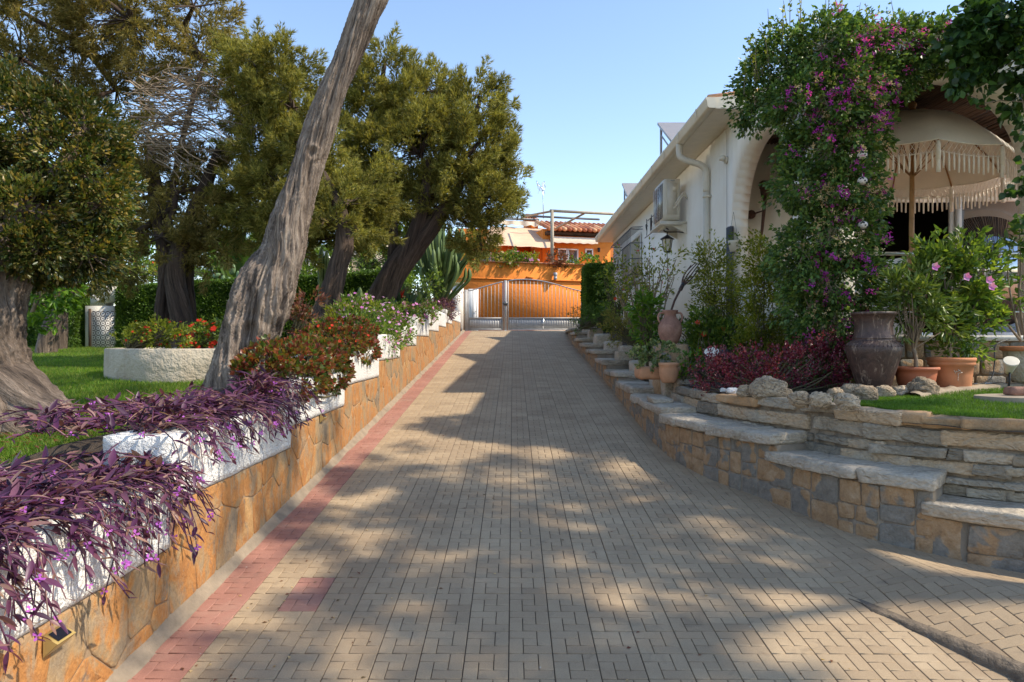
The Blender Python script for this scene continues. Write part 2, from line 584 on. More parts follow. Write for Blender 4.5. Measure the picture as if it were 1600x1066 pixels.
def streaked_urn():
    t = MT('dark_glazed_urn')
    p = t.pos()
    f = t.noise(p, 9, 6, 0.65, 1.2)
    g = t.noise(t.pos((7, 7, 1.6)), 3, 5, 0.7, 0.8)
    c = t.ramp(f, [(0.3, (0.030, 0.018, 0.014)), (0.6, (0.085, 0.045, 0.033)), (0.8, (0.15, 0.085, 0.06))])
    c = t.mix(t.ramp(g, [(0.55, (0, 0, 0)), (0.66, (0.75, 0.75, 0.75))]), c, (0.30, 0.21, 0.15))
    t.color(c)
    t.rough(0.5)
    t.bump(t.math('ADD', f, t.math('MULTIPLY', t.noise(p, 60, 3), 0.3)), 0.6, 0.012)
    return t.m


M['urn'] = streaked_urn()


def glassmat():
    t = MT('window_glass')
    t.color((0.015, 0.018, 0.02))
    t.rough(0.03)
    t.b.inputs['IOR'].default_value = 1.9
    t.b.inputs['Specular IOR Level'].default_value = 1.0
    return t.m


M['glass'] = glassmat()


def doorglass():
    t = MT('sliding_door_glass')
    t.color((0.35, 0.38, 0.42))
    t.rough(0.02, 0.92)
    return t.m


M['door_glass'] = doorglass()


def mosaic():
    t = MT('black_white_tile')
    p = t.pos((1, 0, 1))
    v = t.n('ShaderNodeTexVoronoi')
    v.inputs['Scale'].default_value = 9.0
    v.inputs['Randomness'].default_value = 0.0
    t.L(p, v.inputs['Vector'])
    c = t.ramp(v.outputs['Distance'], [(0.0, (0.12, 0.09, 0.08)), (0.13, (0.12, 0.09, 0.08)), (0.15, (0.7, 0.67, 0.62)), (0.38, (0.7, 0.67, 0.62)), (0.41, (0.06, 0.045, 0.04)), (0.50, (0.06, 0.045, 0.04)), (0.53, (0.6, 0.57, 0.52))], 'CONSTANT')
    t.color(c)
    t.rough(0.4)
    return t.m


M['mosaic'] = mosaic()

M['bark_lean'] = barkmat('bark_silver', (0.07, 0.052, 0.040), (0.27, 0.215, 0.17), (0.52, 0.44, 0.36), 17, 1.0, 0.05)
M['bark_old'] = barkmat('bark_olive', (0.045, 0.032, 0.024), (0.15, 0.115, 0.088), (0.30, 0.24, 0.19), 14, 1.0, 0.05)
M['bark_dark'] = barkmat('bark_juniper', (0.025, 0.016, 0.012), (0.075, 0.050, 0.036), (0.15, 0.105, 0.08), 14, 1.0, 0.04)
M['twig'] = plain('dry_twig', (0.26, 0.19, 0.125), 0.9, var=0.3, scale=20)
M['stem'] = plain('green_stem', (0.10, 0.085, 0.04), 0.8, var=0.3, scale=20)

M['lf_juniper'] = leafmat('juniper_spray', [(0.09, 0.105, 0.030), (0.18, 0.185, 0.044), (0.29, 0.27, 0.062), (0.38, 0.32, 0.09)], 0.35, 0.6, 0.30, 1.4, 0.2)
M['lf_juniper_brown'] = leafmat('juniper_spray_brown', [(0.10, 0.095, 0.030), (0.19, 0.165, 0.048), (0.30, 0.24, 0.072), (0.36, 0.27, 0.10)], 0.35, 0.6, 0.30, 1.2, 0.2)
M['lf_pot'] = leafmat('pot_bush_leaf', [(0.065, 0.111, 0.019), (0.117, 0.176, 0.033), (0.234, 0.280, 0.065)], 0.3, 0.35, 0.25, 4)
M['edge_dirt'] = plain('broken_edge_concrete', (0.15, 0.115, 0.08), 0.95, var=0.4, scale=14, bump=1.0, bscale=40, bdist=0.02)
M['lf_holm'] = leafmat('clipped_oak_leaf', [(0.027, 0.048, 0.012), (0.060, 0.090, 0.018), (0.128, 0.128, 0.027), (0.255, 0.180, 0.045)], 0.3, 0.4, 0.4, 1.5, 0.5)
M['lf_hedge'] = leafmat('hedge_leaf', [(0.045, 0.093, 0.015), (0.090, 0.165, 0.024), (0.135, 0.240, 0.033)], 0.35, 0.5, 0.25, 3)
M['lf_bright'] = leafmat('citrus_leaf', [(0.05, 0.12, 0.012), (0.10, 0.21, 0.02), (0.18, 0.30, 0.03)], 0.45, 0.35, 0.2, 3)
M['lf_shrub'] = leafmat('shrub_leaf', [(0.053, 0.105, 0.021), (0.114, 0.194, 0.031), (0.229, 0.299, 0.044)], 0.4, 0.4, 0.3, 3)
M['lf_yellow'] = leafmat('yellowgreen_leaf', [(0.098, 0.140, 0.017), (0.196, 0.238, 0.028), (0.336, 0.336, 0.049)], 0.45, 0.4, 0.3, 3)
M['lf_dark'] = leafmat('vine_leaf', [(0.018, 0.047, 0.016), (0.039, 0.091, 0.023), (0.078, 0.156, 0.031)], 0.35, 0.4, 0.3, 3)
M['lf_boug'] = leafmat('bougainvillea_leaf', [(0.034, 0.075, 0.021), (0.067, 0.138, 0.034), (0.125, 0.208, 0.046), (0.187, 0.250, 0.062)], 0.35, 0.38, 0.3, 4)
M['lf_red'] = leafmat('red_leaf', [(0.058, 0.008, 0.017), (0.122, 0.013, 0.031), (0.216, 0.023, 0.058), (0.302, 0.108, 0.122)], 0.35, 0.3, 0.3, 5, 0.6)
M['lf_purple'] = leafmat('purple_leaf', [(0.040, 0.013, 0.036), (0.080, 0.020, 0.062), (0.12, 0.036, 0.088), (0.17, 0.065, 0.10), (0.33, 0.20, 0.14)], 0.28, 0.42, 0.3, 5, 0.45)
M['lf_coleus'] = leafmat('begonia_leaf', [(0.045, 0.09, 0.016), (0.09, 0.12, 0.02), (0.18, 0.12, 0.03), (0.25, 0.06, 0.03), (0.16, 0.035, 0.03)], 0.4, 0.35, 0.3, 6)
M['lf_rust'] = leafmat('rusty_leaf', [(0.12, 0.035, 0.022), (0.22, 0.08, 0.05), (0.10, 0.09, 0.03)], 0.4, 0.45, 0.3, 6)
M['lf_cactus'] = leafmat('cactus_skin', [(0.085, 0.135, 0.040), (0.13, 0.185, 0.055)], 0.0, 0.5, 0.2, 3)
M['lf_pear'] = leafmat('prickly_pear_skin', [(0.12, 0.19, 0.08), (0.16, 0.25, 0.11)], 0.0, 0.5, 0.15, 3)
M['lf_blue'] = leafmat('blue_green_leaf', [(0.045, 0.085, 0.045), (0.10, 0.15, 0.085)], 0.3, 0.4, 0.2, 3)
M['lf_variegated'] = leafmat('variegated_leaf', [(0.07, 0.12, 0.04), (0.16, 0.22, 0.08), (0.32, 0.32, 0.14)], 0.3, 0.4, 0.2, 8)
M['fl_magenta'] = leafmat('magenta_bract', [(0.414, 0.023, 0.391), (0.598, 0.057, 0.575), (0.575, 0.069, 0.345)], 0.45, 0.6, 0.1, 4, 0.2)
M['fl_purple'] = leafmat('violet_flower', [(0.42, 0.10, 0.50), (0.58, 0.17, 0.66)], 0.35, 0.6, 0.1, 4, 0.2)
M['fl_pink'] = leafmat('pink_flower', [(0.62, 0.16, 0.52), (0.72, 0.28, 0.62), (0.66, 0.42, 0.66)], 0.35, 0.6, 0.1, 4, 0.2)
M['fl_red'] = leafmat('red_flower', [(0.55, 0.025, 0.015), (0.70, 0.07, 0.03)], 0.35, 0.6, 0.1, 4, 0.2)
M['fl_cream'] = leafmat('dry_bract', [(0.504, 0.360, 0.180), (0.660, 0.504, 0.288)], 0.4, 0.7, 0.1, 4, 0.2)
M['grass'] = leafmat('grass_blade', [(0.055, 0.13, 0.010), (0.10, 0.21, 0.016), (0.17, 0.28, 0.03), (0.30, 0.30, 0.07)], 0.45, 0.5, 0.3, 1.2, 0.3)
M['turf'] = leafmat('turf_blade', [(0.06, 0.13, 0.012), (0.10, 0.20, 0.018), (0.15, 0.26, 0.03)], 0.35, 0.5, 0.15, 3, 0.3)
M['lawn_base'] = plain('lawn_base', (0.045, 0.075, 0.012), 0.95, var=0.35, scale=3, bump=1.0, bscale=60, bdist=0.02)


# ------------------------------------------------------------------ foliage helpers
def ru(n):
    v = RG.normal(size=(n, 3))
    return v / (np.linalg.norm(v, axis=1)[:, None] + 1e-9)


def nz(v):
    return v / (np.linalg.norm(v, axis=1)[:, None] + 1e-9)


LEAF = (np.array([(0, 0, 0), (-.5, .42, .14), (0, 1, 0), (.5, .42, .14)], float), np.array([(0, 2, 1), (0, 3, 2)]))
LEAF6 = (np.array([(0, 0, 0), (-.42, .28, .10), (0, .3, 0), (.42, .28, .10), (-.36, .65, .06), (0, .66, -.03), (.36, .65, .06), (0, 1, -.14)], float),
         np.array([(0, 2, 1), (0, 3, 2), (1, 2, 5), (1, 5, 4), (2, 3, 6), (2, 6, 5), (4, 5, 7), (5, 6, 7)]))
BLADE = (np.array([(-.5, 0, 0), (.5, 0, 0), (0, 1, .15)], float), np.array([(0, 1, 2)]))


def _spray():
    V, Fc = [], []
    for k, (a, l) in enumerate([(-55, .55), (-28, .8), (0, 1.0), (28, .8), (55, .55)]):
        ca, sa = math.cos(R(a)), math.sin(R(a))
        b = len(V)
        y0 = .12 * abs(k - 2)
        V += [(-.058 * ca, y0 - .058 * sa, .02 * k), (.058 * ca, y0 + .058 * sa, -.02 * k), (sa * l, y0 + ca * l * .9, (k % 2) * .18 - .09)]
        Fc.append((b, b + 1, b + 2))
    return np.array(V, float), np.array(Fc)


SPRAY = _spray()


def _flower(k=5):
    V = [(0, 0, 0)]
    Fc = []
    for i in range(k):
        a = i * 2 * math.pi / k
        V += [(math.cos(a - .5) * .38, math.sin(a - .5) * .38, .06), (math.cos(a) * .5, math.sin(a) * .5, .12), (math.cos(a + .5) * .38, math.sin(a + .5) * .38, .06)]
        b = 1 + i * 3
        Fc += [(0, b, b + 1), (0, b + 1, b + 2)]
    return np.array(V, float), np.array(Fc)


FLOWER = _flower()
BRACT = _flower(3)


def scatter(g, tm, P, D, size, width=0.45, mi=0, up=None, zscale=1.0):
    """puts one copy of the little shape tm at each P, its length along D"""
    n = len(P)
    if n == 0: return
    D = nz(np.asarray(D, float))
    U = ru(n) if up is None else nz(np.asarray(up, float) + 0.35 * ru(n))
    X = nz(np.cross(D, U))
    Z = np.cross(X, D)
    s = np.broadcast_to(np.asarray(size, float), (n,))[:, None, None]
    T, Fc = tm
    V = P[:, None] + s * (T[None, :, 0, None] * width * X[:, None] + T[None, :, 1, None] * D[:, None] + T[None, :, 2, None] * zscale * Z[:, None])
    k = len(T)
    Fa = (Fc[None] + (np.arange(n) * k)[:, None, None]).reshape(-1, 3)
    g.add(V.reshape(-1, 3), Fa, mi)


def plumes(blobs, per_area, leaves, length, rad, up=0.35, shell=(0.62, 1.02), cull=0.72, droop=0.0):
    """clump axes on the outside of overlapping ellipsoids; returns leaf positions and directions, and the clump roots"""
    Ps, Ds, roots = [], [], []
    B = [(np.array(tuple(b[0])), np.array(b[1] if hasattr(b[1], '__len__') else (b[1],) * 3, float)) for b in blobs]
    for c, r in B:
        area = 4 * math.pi * ((r[0] * r[1]) ** 1.6 / 3 + (r[0] * r[2]) ** 1.6 / 3 + (r[1] * r[2]) ** 1.6 / 3) ** (1 / 1.6)
        m = max(4, int(area * per_area))
        d = ru(m)
        q = c + d * r * RG.uniform(shell[0], shell[1], m)[:, None]
        keep = np.ones(m, bool)
        for c2, r2 in B:
            if c2 is c: continue
            keep &= (np.linalg.norm((q - c2) / r2, axis=1) > cull)
        q, d = q[keep], d[keep]
        m = len(q)
        if m == 0: continue
        ax = nz(d * 1.0 + np.array((0, 0, up)) + 0.45 * ru(m))
        roots.append(q)
        L = length * RG.uniform(.6, 1.3, m)
        t = RG.uniform(0, 1, (m, leaves))
        off = ru(m * leaves).reshape(m, leaves, 3)
        off -= ax[:, None] * (off * ax[:, None]).sum(2)[..., None] * 0.6
        P = q[:, None] + ax[:, None] * (t * L[:, None])[..., None] + off * (rad * (1.05 - .75 * t) * RG.uniform(.2, 1, (m, leaves)))[..., None]
        Dd = ax[:, None] * 0.9 + off * 0.7 + np.array((0, 0, -droop)) + 0.3 * ru(m * leaves).reshape(m, leaves, 3)
        Ps.append(P.reshape(-1, 3))
        Ds.append(Dd.reshape(-1, 3))
    return np.concatenate(Ps), np.concatenate(Ds), np.concatenate(roots)


def catmull(pts, n):
    P = np.array([tuple(p) for p in pts], float)
    P = np.vstack([2 * P[0] - P[1], P, 2 * P[-1] - P[-2]])
    m = len(P) - 3
    out = []
    for t in np.linspace(0, m - 1e-6, n):
        i = int(t)
        f = t - i
        a, b, c, d = P[i:i + 4]
        out.append(0.5 * ((2 * b) + (-a + c) * f + (2 * a - 5 * b + 4 * c - d) * f * f + (-a + 3 * b - 3 * c + d) * f ** 3))
    return np.array(out)


def trunk(g, path, radii, nseg=40, nlen=60, ridge=0.14, twist=0.6, seed=1, lobes=5, knots=(), fine=0.05, mi=0):
    """tapered trunk with ridges that run along it and twist round it"""
    P = catmull(path, nlen)
    tt = np.linspace(0, 1, nlen)
    rad = np.interp(tt, np.linspace(0, 1, len(radii)), radii)
    T = np.gradient(P, axis=0)
    T /= np.linalg.norm(T, axis=1)[:, None]
    nrm = np.cross(T[0], (0, 1.0, 0.01))
    N = np.zeros_like(T)
    for i in range(nlen):
        nrm = nrm - T[i] * nrm.dot(T[i])
        nrm /= np.linalg.norm(nrm)
        N[i] = nrm
    Bn = np.cross(T, N)
    a = np.arange(nseg) * 2 * math.pi / nseg
    seglen = np.r_[0, np.cumsum(np.linalg.norm(np.diff(P, axis=0), axis=1))]
    A, S = np.meshgrid(a, seglen)
    Rr = np.repeat(rad[:, None], nseg, 1)
    tw = A + twist * S
    n1 = fbm(np.stack([np.cos(tw) * lobes * .32, np.sin(tw) * lobes * .32, S * 0.7], 2).reshape(-1, 3), seed, 2).reshape(A.shape)
    n2 = 1 - np.abs(fbm(np.stack([np.cos(tw) * lobes * .9, np.sin(tw) * lobes * .9, S * 2.4], 2).reshape(-1, 3), seed + 5, 3).reshape(A.shape)) * 2.2
    n3 = 1 - np.abs(vnoise(np.stack([np.cos(tw) * lobes * 2.6, np.sin(tw) * lobes * 2.6, S * 6.0], 2).reshape(-1, 3), seed + 9).reshape(A.shape)) * 2
    rr = Rr * (1 + ridge * 1.3 * n1 + ridge * .55 * (n2 - .5) + fine * (n3 - .5))
    for (ks, ka, kr, kd) in knots:        # burls and hollows: place along, angle, size, depth
        dA = np.abs((A - ka + math.pi) % (2 * math.pi) - math.pi) * Rr
        dist = np.sqrt(dA ** 2 + (S - ks) ** 2) / kr
        rr += kd * np.exp(-((dist - 1.0) / .35) ** 2) - kd * 1.6 * np.exp(-(dist / .55) ** 2)
    V = P[:, None] + rr[..., None] * (np.cos(A)[..., None] * N[:, None] + np.sin(A)[..., None] * Bn[:, None])
    at_ = np.stack([np.cos(tw) * .35, np.sin(tw) * .35, S], 2)
    i, j = np.meshgrid(np.arange(nlen - 1), np.arange(nseg), indexing='ij')
    i, j = i.ravel(), j.ravel()
    j2 = (j + 1) % nseg
    g.add(V.reshape(-1, 3), np.stack([i * nseg + j, i * nseg + j2, (i + 1) * nseg + j2, (i + 1) * nseg + j], 1), mi, at_.reshape(-1, 3))
    return P


def twigs(g, starts, ends, r0=0.012, r1=0.003, sag=0.1, n=4, sides=4):
    for a, b in zip(starts, ends):
        a, b = np.array(tuple(a)), np.array(tuple(b))
        L = np.linalg.norm(b - a)
        mid = (a + b) / 2 + RG.normal(size=3) * L * sag
        pts = [a * (1 - t) ** 2 + 2 * mid * t * (1 - t) + b * t * t for t in np.linspace(0, 1, n)]
        g.tube(pts, np.linspace(r0, r1, n), sides, caps=False)


def S_of(y):
    return 0.0872 * np.clip(y, -8, 23.6)


def ground_z(x, y):
    """height of the driveway: an even ramp, with a raised apron on the right near the camera"""
    x = np.asarray(x, float)
    y = np.asarray(y, float)
    z = S_of(y)
    xc = np.where(y < 3.66, 1.85 + (3.66 - y) * 0.48, 1.85)
    yw = np.interp(x, [1.68, 1.98, 2.28, 2.66, 2.98, 3.9, 5.4, 8], [5.97, 5.31, 4.62, 4.23, 3.99, 3.62, 3.30, 3.1])
    ysm = np.clip((np.minimum(yw, 4.75) - y - .04) / 1.1, 0, 1)
    ysm = ysm * ysm * (3 - 2 * ysm)
    lip = np.clip((3.66 - y) / 0.73, 0, 1.2) * 0.055
    b = np.where(x > xc, lip + 0.25 * (x - xc) * ysm, 0)
    b = np.minimum(b, 0.45)
    return z + b


def normal_at(x, y):
    e = .02
    dzx = (ground_z(x + e, y) - ground_z(x - e, y)) / (2 * e)
    dzy = (ground_z(x, y + e) - ground_z(x, y - e)) / (2 * e)
    if abs(dzx) > .35: dzx = 0.19
    if abs(dzy) > .35: dzy = 0.0872
    return Vector((-float(dzx), -float(dzy), 1)).normalized()

# ------------------------------------------------------------------ stone shapes
def rbox(g, lo, hi, r=0.01, amp=0.004, ns=18.0, res=(4, 3, 3), mi=0, Mx=None, seed=0, skew=0.0):
    """box with rounded edges and an uneven skin"""
    lo, hi = np.array(lo, float), np.array(hi, float)
    nx, ny, nz_ = res
    idx = {}
    V, Fc = [], []

    def vid(i, j, k):
        key = (i, j, k)
        if key not in idx:
            idx[key] = len(V)
            V.append((i / nx, j / ny, k / nz_))
        return idx[key]
    for i in range(nx):
        for j in range(ny):
            for k, fl in ((0, 1), (nz_, 0)):
                q = [vid(i, j, k), vid(i + 1, j, k), vid(i + 1, j + 1, k), vid(i, j + 1, k)]
                Fc.append(q[::-1] if fl else q)
    for i in range(nx):
        for k in range(nz_):
            for j, fl in ((0, 0), (ny, 1)):
                q = [vid(i, j, k), vid(i + 1, j, k), vid(i + 1, j, k + 1), vid(i, j, k + 1)]
                Fc.append(q[::-1] if fl else q)
    for j in range(ny):
        for k in range(nz_):
            for i, fl in ((0, 1), (nx, 0)):
                q = [vid(i, j, k), vid(i, j + 1, k), vid(i, j + 1, k + 1), vid(i, j, k + 1)]
                Fc.append(q[::-1] if fl else q)
    P = np.array(V)
    sz = hi - lo
    if skew:
        rs = np.random.default_rng(seed + 99)
        c = rs.uniform(-skew, skew, (2, 2, 2, 3))
        wx = np.stack([1 - P, P], 0)
        dsp = sum((wx[a, :, 0] * wx[b, :, 1] * wx[d, :, 2])[:, None] * c[a, b, d] for a in (0, 1) for b in (0, 1) for d in (0, 1))
    # squeeze the grid lines towards the edges so that the rounding has points to bend
    P = np.where(P < .5, 0.5 * (2 * P) ** 1.35, 1 - 0.5 * (2 * (1 - P)) ** 1.35)
    X = lo + P * sz
    rr = np.minimum(r, sz / 2 * .98)
    q = np.clip(X, lo + rr, hi - rr)
    d = X - q
    ln = np.linalg.norm(d, axis=1)[:, None] + 1e-9
    d = d / ln
    Y = q + rr * d
    if skew: Y = Y + dsp
    nn = fbm(Y * ns + seed * 3.7, seed, 2)[:, None]
    Y = Y + d * nn * amp
    if Mx is not None:
        Y = Y @ np.array(Mx.to_3x3()).T + np.array(Mx.translation)
    g.add(Y, np.array(Fc), mi)


def frame(o, x, y, z=(0, 0, 1)):
    m = Matrix.Identity(4)
    for i, v in enumerate((x, y, z)):
        for k in range(3):
            m[k][i] = v[k]
    m.translation = Vector(tuple(o))
    return m


def clip(poly, a, n):
    out = []
    k = len(poly)
    for i in range(k):
        p, q = poly[i], poly[(i + 1) % k]
        dp, dq = (p[0] - a[0]) * n[0] + (p[1] - a[1]) * n[1], (q[0] - a[0]) * n[0] + (q[1] - a[1]) * n[1]
        if dp <= 0: out.append(p)
        if (dp < 0 < dq) or (dq < 0 < dp):
            t = dp / (dp - dq)
            out.append((p[0] + (q[0] - p[0]) * t, p[1] + (q[1] - p[1]) * t))
    return out


def cells(bound, pts):
    out = []
    for i, p in enumerate(pts):
        poly = list(bound)
        for j, q in enumerate(pts):
            if i == j or abs(p[0] - q[0]) + abs(p[1] - q[1]) > 2.0: continue
            mid = ((p[0] + q[0]) / 2, (p[1] + q[1]) / 2)
            poly = clip(poly, mid, (q[0] - p[0], q[1] - p[1]))
            if len(poly) < 3: break
        if len(poly) >= 3: out.append(poly)
    return out


def flagstone(g, poly, to3, gap=0.012, depth=0.014, seed=0, cut=.10, bev=.012):
    P = np.array(poly)
    c = P.mean(0)
    Q = []
    k = len(P)
    for i in range(k):                       # cut the corners once
        a, b = P[i], P[(i + 1) % k]
        Q += [a * (1 - cut) + b * cut, a * cut + b * (1 - cut)]
    P = np.array(Q)
    k = len(P)
    dl = np.linalg.norm(P - c, axis=1)[:, None] + 1e-6
    rs = np.random.default_rng(seed)
    o = c + (P - c) * np.clip(1 - (gap + rs.uniform(0, gap * .8, (k, 1))) / dl, .3, 1)
    n = c + (o - c) * np.clip(1 - bev / dl, .3, 1)
    h = c + (o - c) * .5
    V = [to3(p[0], p[1], -.02) for p in o] + [to3(p[0], p[1], depth * .55) for p in o] + \
        [to3(p[0], p[1], depth + rs.uniform(-.002, .002)) for p in n] + [to3(p[0], p[1], depth + rs.uniform(-.003, .005)) for p in h] + [to3(c[0], c[1], depth + rs.uniform(-.002, .004))]
    Fc = []
    for r in range(3):
        for i in range(k):
            j = (i + 1) % k
            Fc.append((r * k + i, r * k + j, (r + 1) * k + j, (r + 1) * k + i))
    g.add(V, Fc)
    g.add(V, [(3 * k + i, 3 * k + (i + 1) % k, 4 * k) for i in range(k)])


# ------------------------------------------------------------------ the ground
g = G()
ys = np.array([-60, -8, 0, 8, 16, 23.6, 24, 60, 150, 900.])
xs = np.array([-900, -100, -30, -10, -5, 0, 5, 10, 30, 100, 900.])
X, Y = np.meshgrid(xs, ys)
g.grid(np.stack([X, Y, S_of(Y) - 0.16], 2)[:, ::1])
ground = g.build('ground', M['earth'], kind='structure')

g = G()
g.grid(np.array([[(-14, 23.75, 2.045), (-14, 26.2, 2.045)], [(14, 23.75, 2.045), (14, 26.2, 2.045)]], float))
g.build('street', M['asphalt'], kind='structure')

# joint bed under the pavers
g = G()
ys = np.r_[np.arange(-2.5, 5.2, .06), np.linspace(5.2, 23.72, 60)]
xs = np.r_[np.arange(-1.75, 1.4, .35), np.arange(1.6, 3.4, .04), np.arange(3.5, 8.1, .3)]
X, Y = np.meshgrid(xs, ys)
g.grid(np.stack([X, Y, ground_z(X, Y) - 0.0085 - 0.006 * (X > 1.75) * (Y < 4.8)], 2))
driveway = g.build('driveway', M['joint'], kind='structure')

# the two kerb walls' lines
C0P = catmull([(1.85, 23.6), (1.66, 20), (1.6, 17), (1.58, 14), (1.56, 11), (1.51, 8.8), (1.50, 6.9), (1.67, 5.97), (1.98, 5.31), (2.28, 4.62), (2.66, 4.23), (2.98, 3.99), (3.9, 3.62), (5.4, 3.30), (7.2, 3.1)], 900)[:, :2]
C0S = np.r_[0, np.cumsum(np.linalg.norm(np.diff(C0P, axis=0), axis=1))]


def c0(s, off=0.0):
    """point on the right wall's face at arc length s, moved off metres into the bed, and its frame"""
    x, y = np.interp(s, C0S, C0P[:, 0]), np.interp(s, C0S, C0P[:, 1])
    x2, y2 = np.interp(s + .05, C0S, C0P[:, 0]), np.interp(s + .05, C0S, C0P[:, 1])
    x1, y1 = np.interp(s - .05, C0S, C0P[:, 0]), np.interp(s - .05, C0S, C0P[:, 1])
    t = Vector((x2 - x1, y2 - y1, 0)).normalized()
    n = Vector((-t.y, t.x, 0))              # into the bed
    return Vector((x, y, 0)) + n * off, t, n


def s_at(y):
    return float(np.interp(-y, -C0P[:, 1], C0S))


def x_wall(y):
    return float(np.interp(-y, -C0P[:, 1], C0P[:, 0])) if y > 3.1 else 9.0


# pavers: every slab is 20 cm with five bricks marked out on it
TS = 0.2
t3 = TS / 3
RECTS = [(0, 2 * t3, 2 * t3, TS), (2 * t3, t3, TS, TS), (t3, 0, TS, t3), (0, 0, t3, 2 * t3), (t3, t3, 2 * t3, 2 * t3)]


def brick_polys(sx=1.0, edge=.0006):
    out = []
    for (a, b, c, d) in RECTS:
        e = .0019
        l, r_, bo, to = (a + (e if a > 0 else e + edge)), (c - (e if c < TS - 1e-6 else e + edge)), (b + (e if b > 0 else e + edge)), (d - (e if d < TS - 1e-6 else e + edge))
        out.append([(l * sx, bo), (r_ * sx, bo), (r_ * sx, to), (l * sx, to)])
    return out


def brick_geo(g, poly, mi=0, f=None):
    P = np.array(poly)
    c = P.mean(0)
    k = len(P)
    sh = np.sign(P - c) * .0016
    top = P - sh
    V = [(p[0], p[1], -.010) for p in P] + [(p[0], p[1], -.0016) for p in P] + [(p[0], p[1], 0) for p in top]
    V = np.array(V)
    if f is not None: V = f(V)
    g.add(V, [(r * k + i, r * k + (i + 1) % k, (r + 1) * k + (i + 1) % k, (r + 1) * k + i) for r in (0, 1) for i in range(k)], mi)
    g.add(V[2 * k:], [list(range(k))], mi)


def tile_mesh(sx, mat, nm):
    g = G()
    for p in brick_polys(sx):
        brick_geo(g, [(q[0] - TS * sx / 2, q[1] - TS / 2) for q in p])
    return g.mesh(nm, mat)


tile_tan = tile_mesh(1.0, M['paver'], 'paving_tile')
tile_red1 = tile_mesh(1.0, M['paver_red'], 'paving_tile_red')
tile_red = tile_mesh(1.2, M['paver_red'], 'paving_tile_edge')
Y0 = 0.92                                   # a row edge lies at y = 3.52
tiles = []
for j in range(-10, 115):
    yc = Y0 + j * TS + TS / 2
    if yc > 23.62: break
    tiles.append((-1.54, yc, 'e'))
    x = -1.42 + TS / 2
    i = 0
    while x < 8:
        if x - .1 < x_wall(yc + .1) + (.12 if yc < 6.5 else .05):
            red = (i == 1 and 3.5 < yc < 3.9)
            tiles.append((x, yc, 'r' if red else 't'))
        x += TS
        i += 1
vis = [t for t in tiles if t[1] > 2.55 and abs(t[0]) / t[1] < .77 and t[0] < x_wall(t[1])]
vis.sort(key=lambda t: t[1] + .2 * abs(t[0]))
near = set(vis[:300])
rest = G()
allb = {'t': brick_polys(1.0), 'r': brick_polys(1.0), 'e': brick_polys(1.2)}
geo = {}
for k, sx in (('t', 1.0), ('r', 1.0), ('e', 1.2)):
    q = G()
    for p in allb[k]:
        brick_geo(q, [(a - TS * sx / 2, b - TS / 2) for a, b in p])
    geo[k] = (np.concatenate(q.V), [f for f in q.Fs])
npart = 0
for t in tiles:
    x, y, k = t
    crossing = (k == 't' and y < 3.76 and abs(x - (1.85 + (3.66 - y) * 0.48)) < 0.16)
    nrm = normal_at(x + (.0 if not crossing else 0), y)
    z = float(ground_z(x, y))
    jit = random.uniform(-.0012, .0012)
    if crossing:                            # slabs cut along the cracked edge of the raised apron
        gc = G()
        cn = (1, .48)
        ca = (1.85 - x, 3.66 - y)
        for side in (-1, 1):
            def lift(V, side=side):
                xx, yy = V[:, 0] + x, V[:, 1] + y
                xe = 1.85 + (3.66 - yy) * .48
                zz = ground_z(np.where(side < 0, np.minimum(xx, xe - .001), np.maximum(xx, xe + .001)), yy)
                return np.stack([V[:, 0], V[:, 1], V[:, 2] + zz - z], 1)
            for p in allb['t']:
                q = clip([(a - TS / 2, b - TS / 2) for a, b in p], (ca[0] + side * .004, ca[1]), (cn[0] * -side, cn[1] * -side))
                if len(q) >= 3:
                    brick_geo(gc, q, 0, lift)
        if not gc.V: continue
        me = gc.mesh('paving_tile_cut', M['paver'])
        o = bpy.data.objects.new('paving_tile', me)
        COL.objects.link(o)
        o.parent = driveway
        o.location = (x, y, z)
        o['label'] = 'cut paving slab along the cracked edge'
        continue
    if k == 't' and 1.7 < x < 6.5 and y < 4.9:      # slabs bent over the uneven apron
        gc = G()
        for p in allb['t']:
            brick_geo(gc, [(a - TS / 2, b - TS / 2) for a, b in p], 0, lambda V: np.stack([V[:, 0], V[:, 1], V[:, 2] + ground_z(V[:, 0] + x, V[:, 1] + y) - z], 1))
        if t in near:
            o = bpy.data.objects.new('paving_tile', gc.mesh('paving_tile_bent', M['paver']))
            COL.objects.link(o)
            o.parent = driveway
            o.location = (x, y, z)
        else:
            W = np.concatenate(gc.V) + np.array((x, y, z))
            b = rest.n
            rest.V.append(W)
            rest.A.append(np.zeros_like(W))
            for Fc, _ in gc.Fs: rest.Fs.append((Fc + b, 0))
            rest.n += len(W)
    elif t in near:
        o = bpy.data.objects.new('paving_tile', {'t': tile_tan, 'r': tile_red1, 'e': tile_red}[k])
        COL.objects.link(o)
        o.parent = driveway
        o.location = (x, y, z + jit)
        o.rotation_mode = 'QUATERNION'
        o.rotation_quaternion = Vector((0, 0, 1)).rotation_difference(nrm)
        if k != 't': o['label'] = 'red paving slab'
    else:
        V, Fs = geo[k]
        Rm = np.array(Vector((0, 0, 1)).rotation_difference(nrm).to_matrix())
        W = V @ Rm.T + np.array((x, y, z + jit))
        b = rest.n
        rest.V.append(W)
        rest.A.append(np.zeros_like(W))
        for Fc, _ in Fs:
            rest.Fs.append((Fc + b, 0 if k == 't' else 1))
        rest.n += len(W)
rest.build('paving', [M['paver'], M['paver_red']], driveway, kind='stuff')

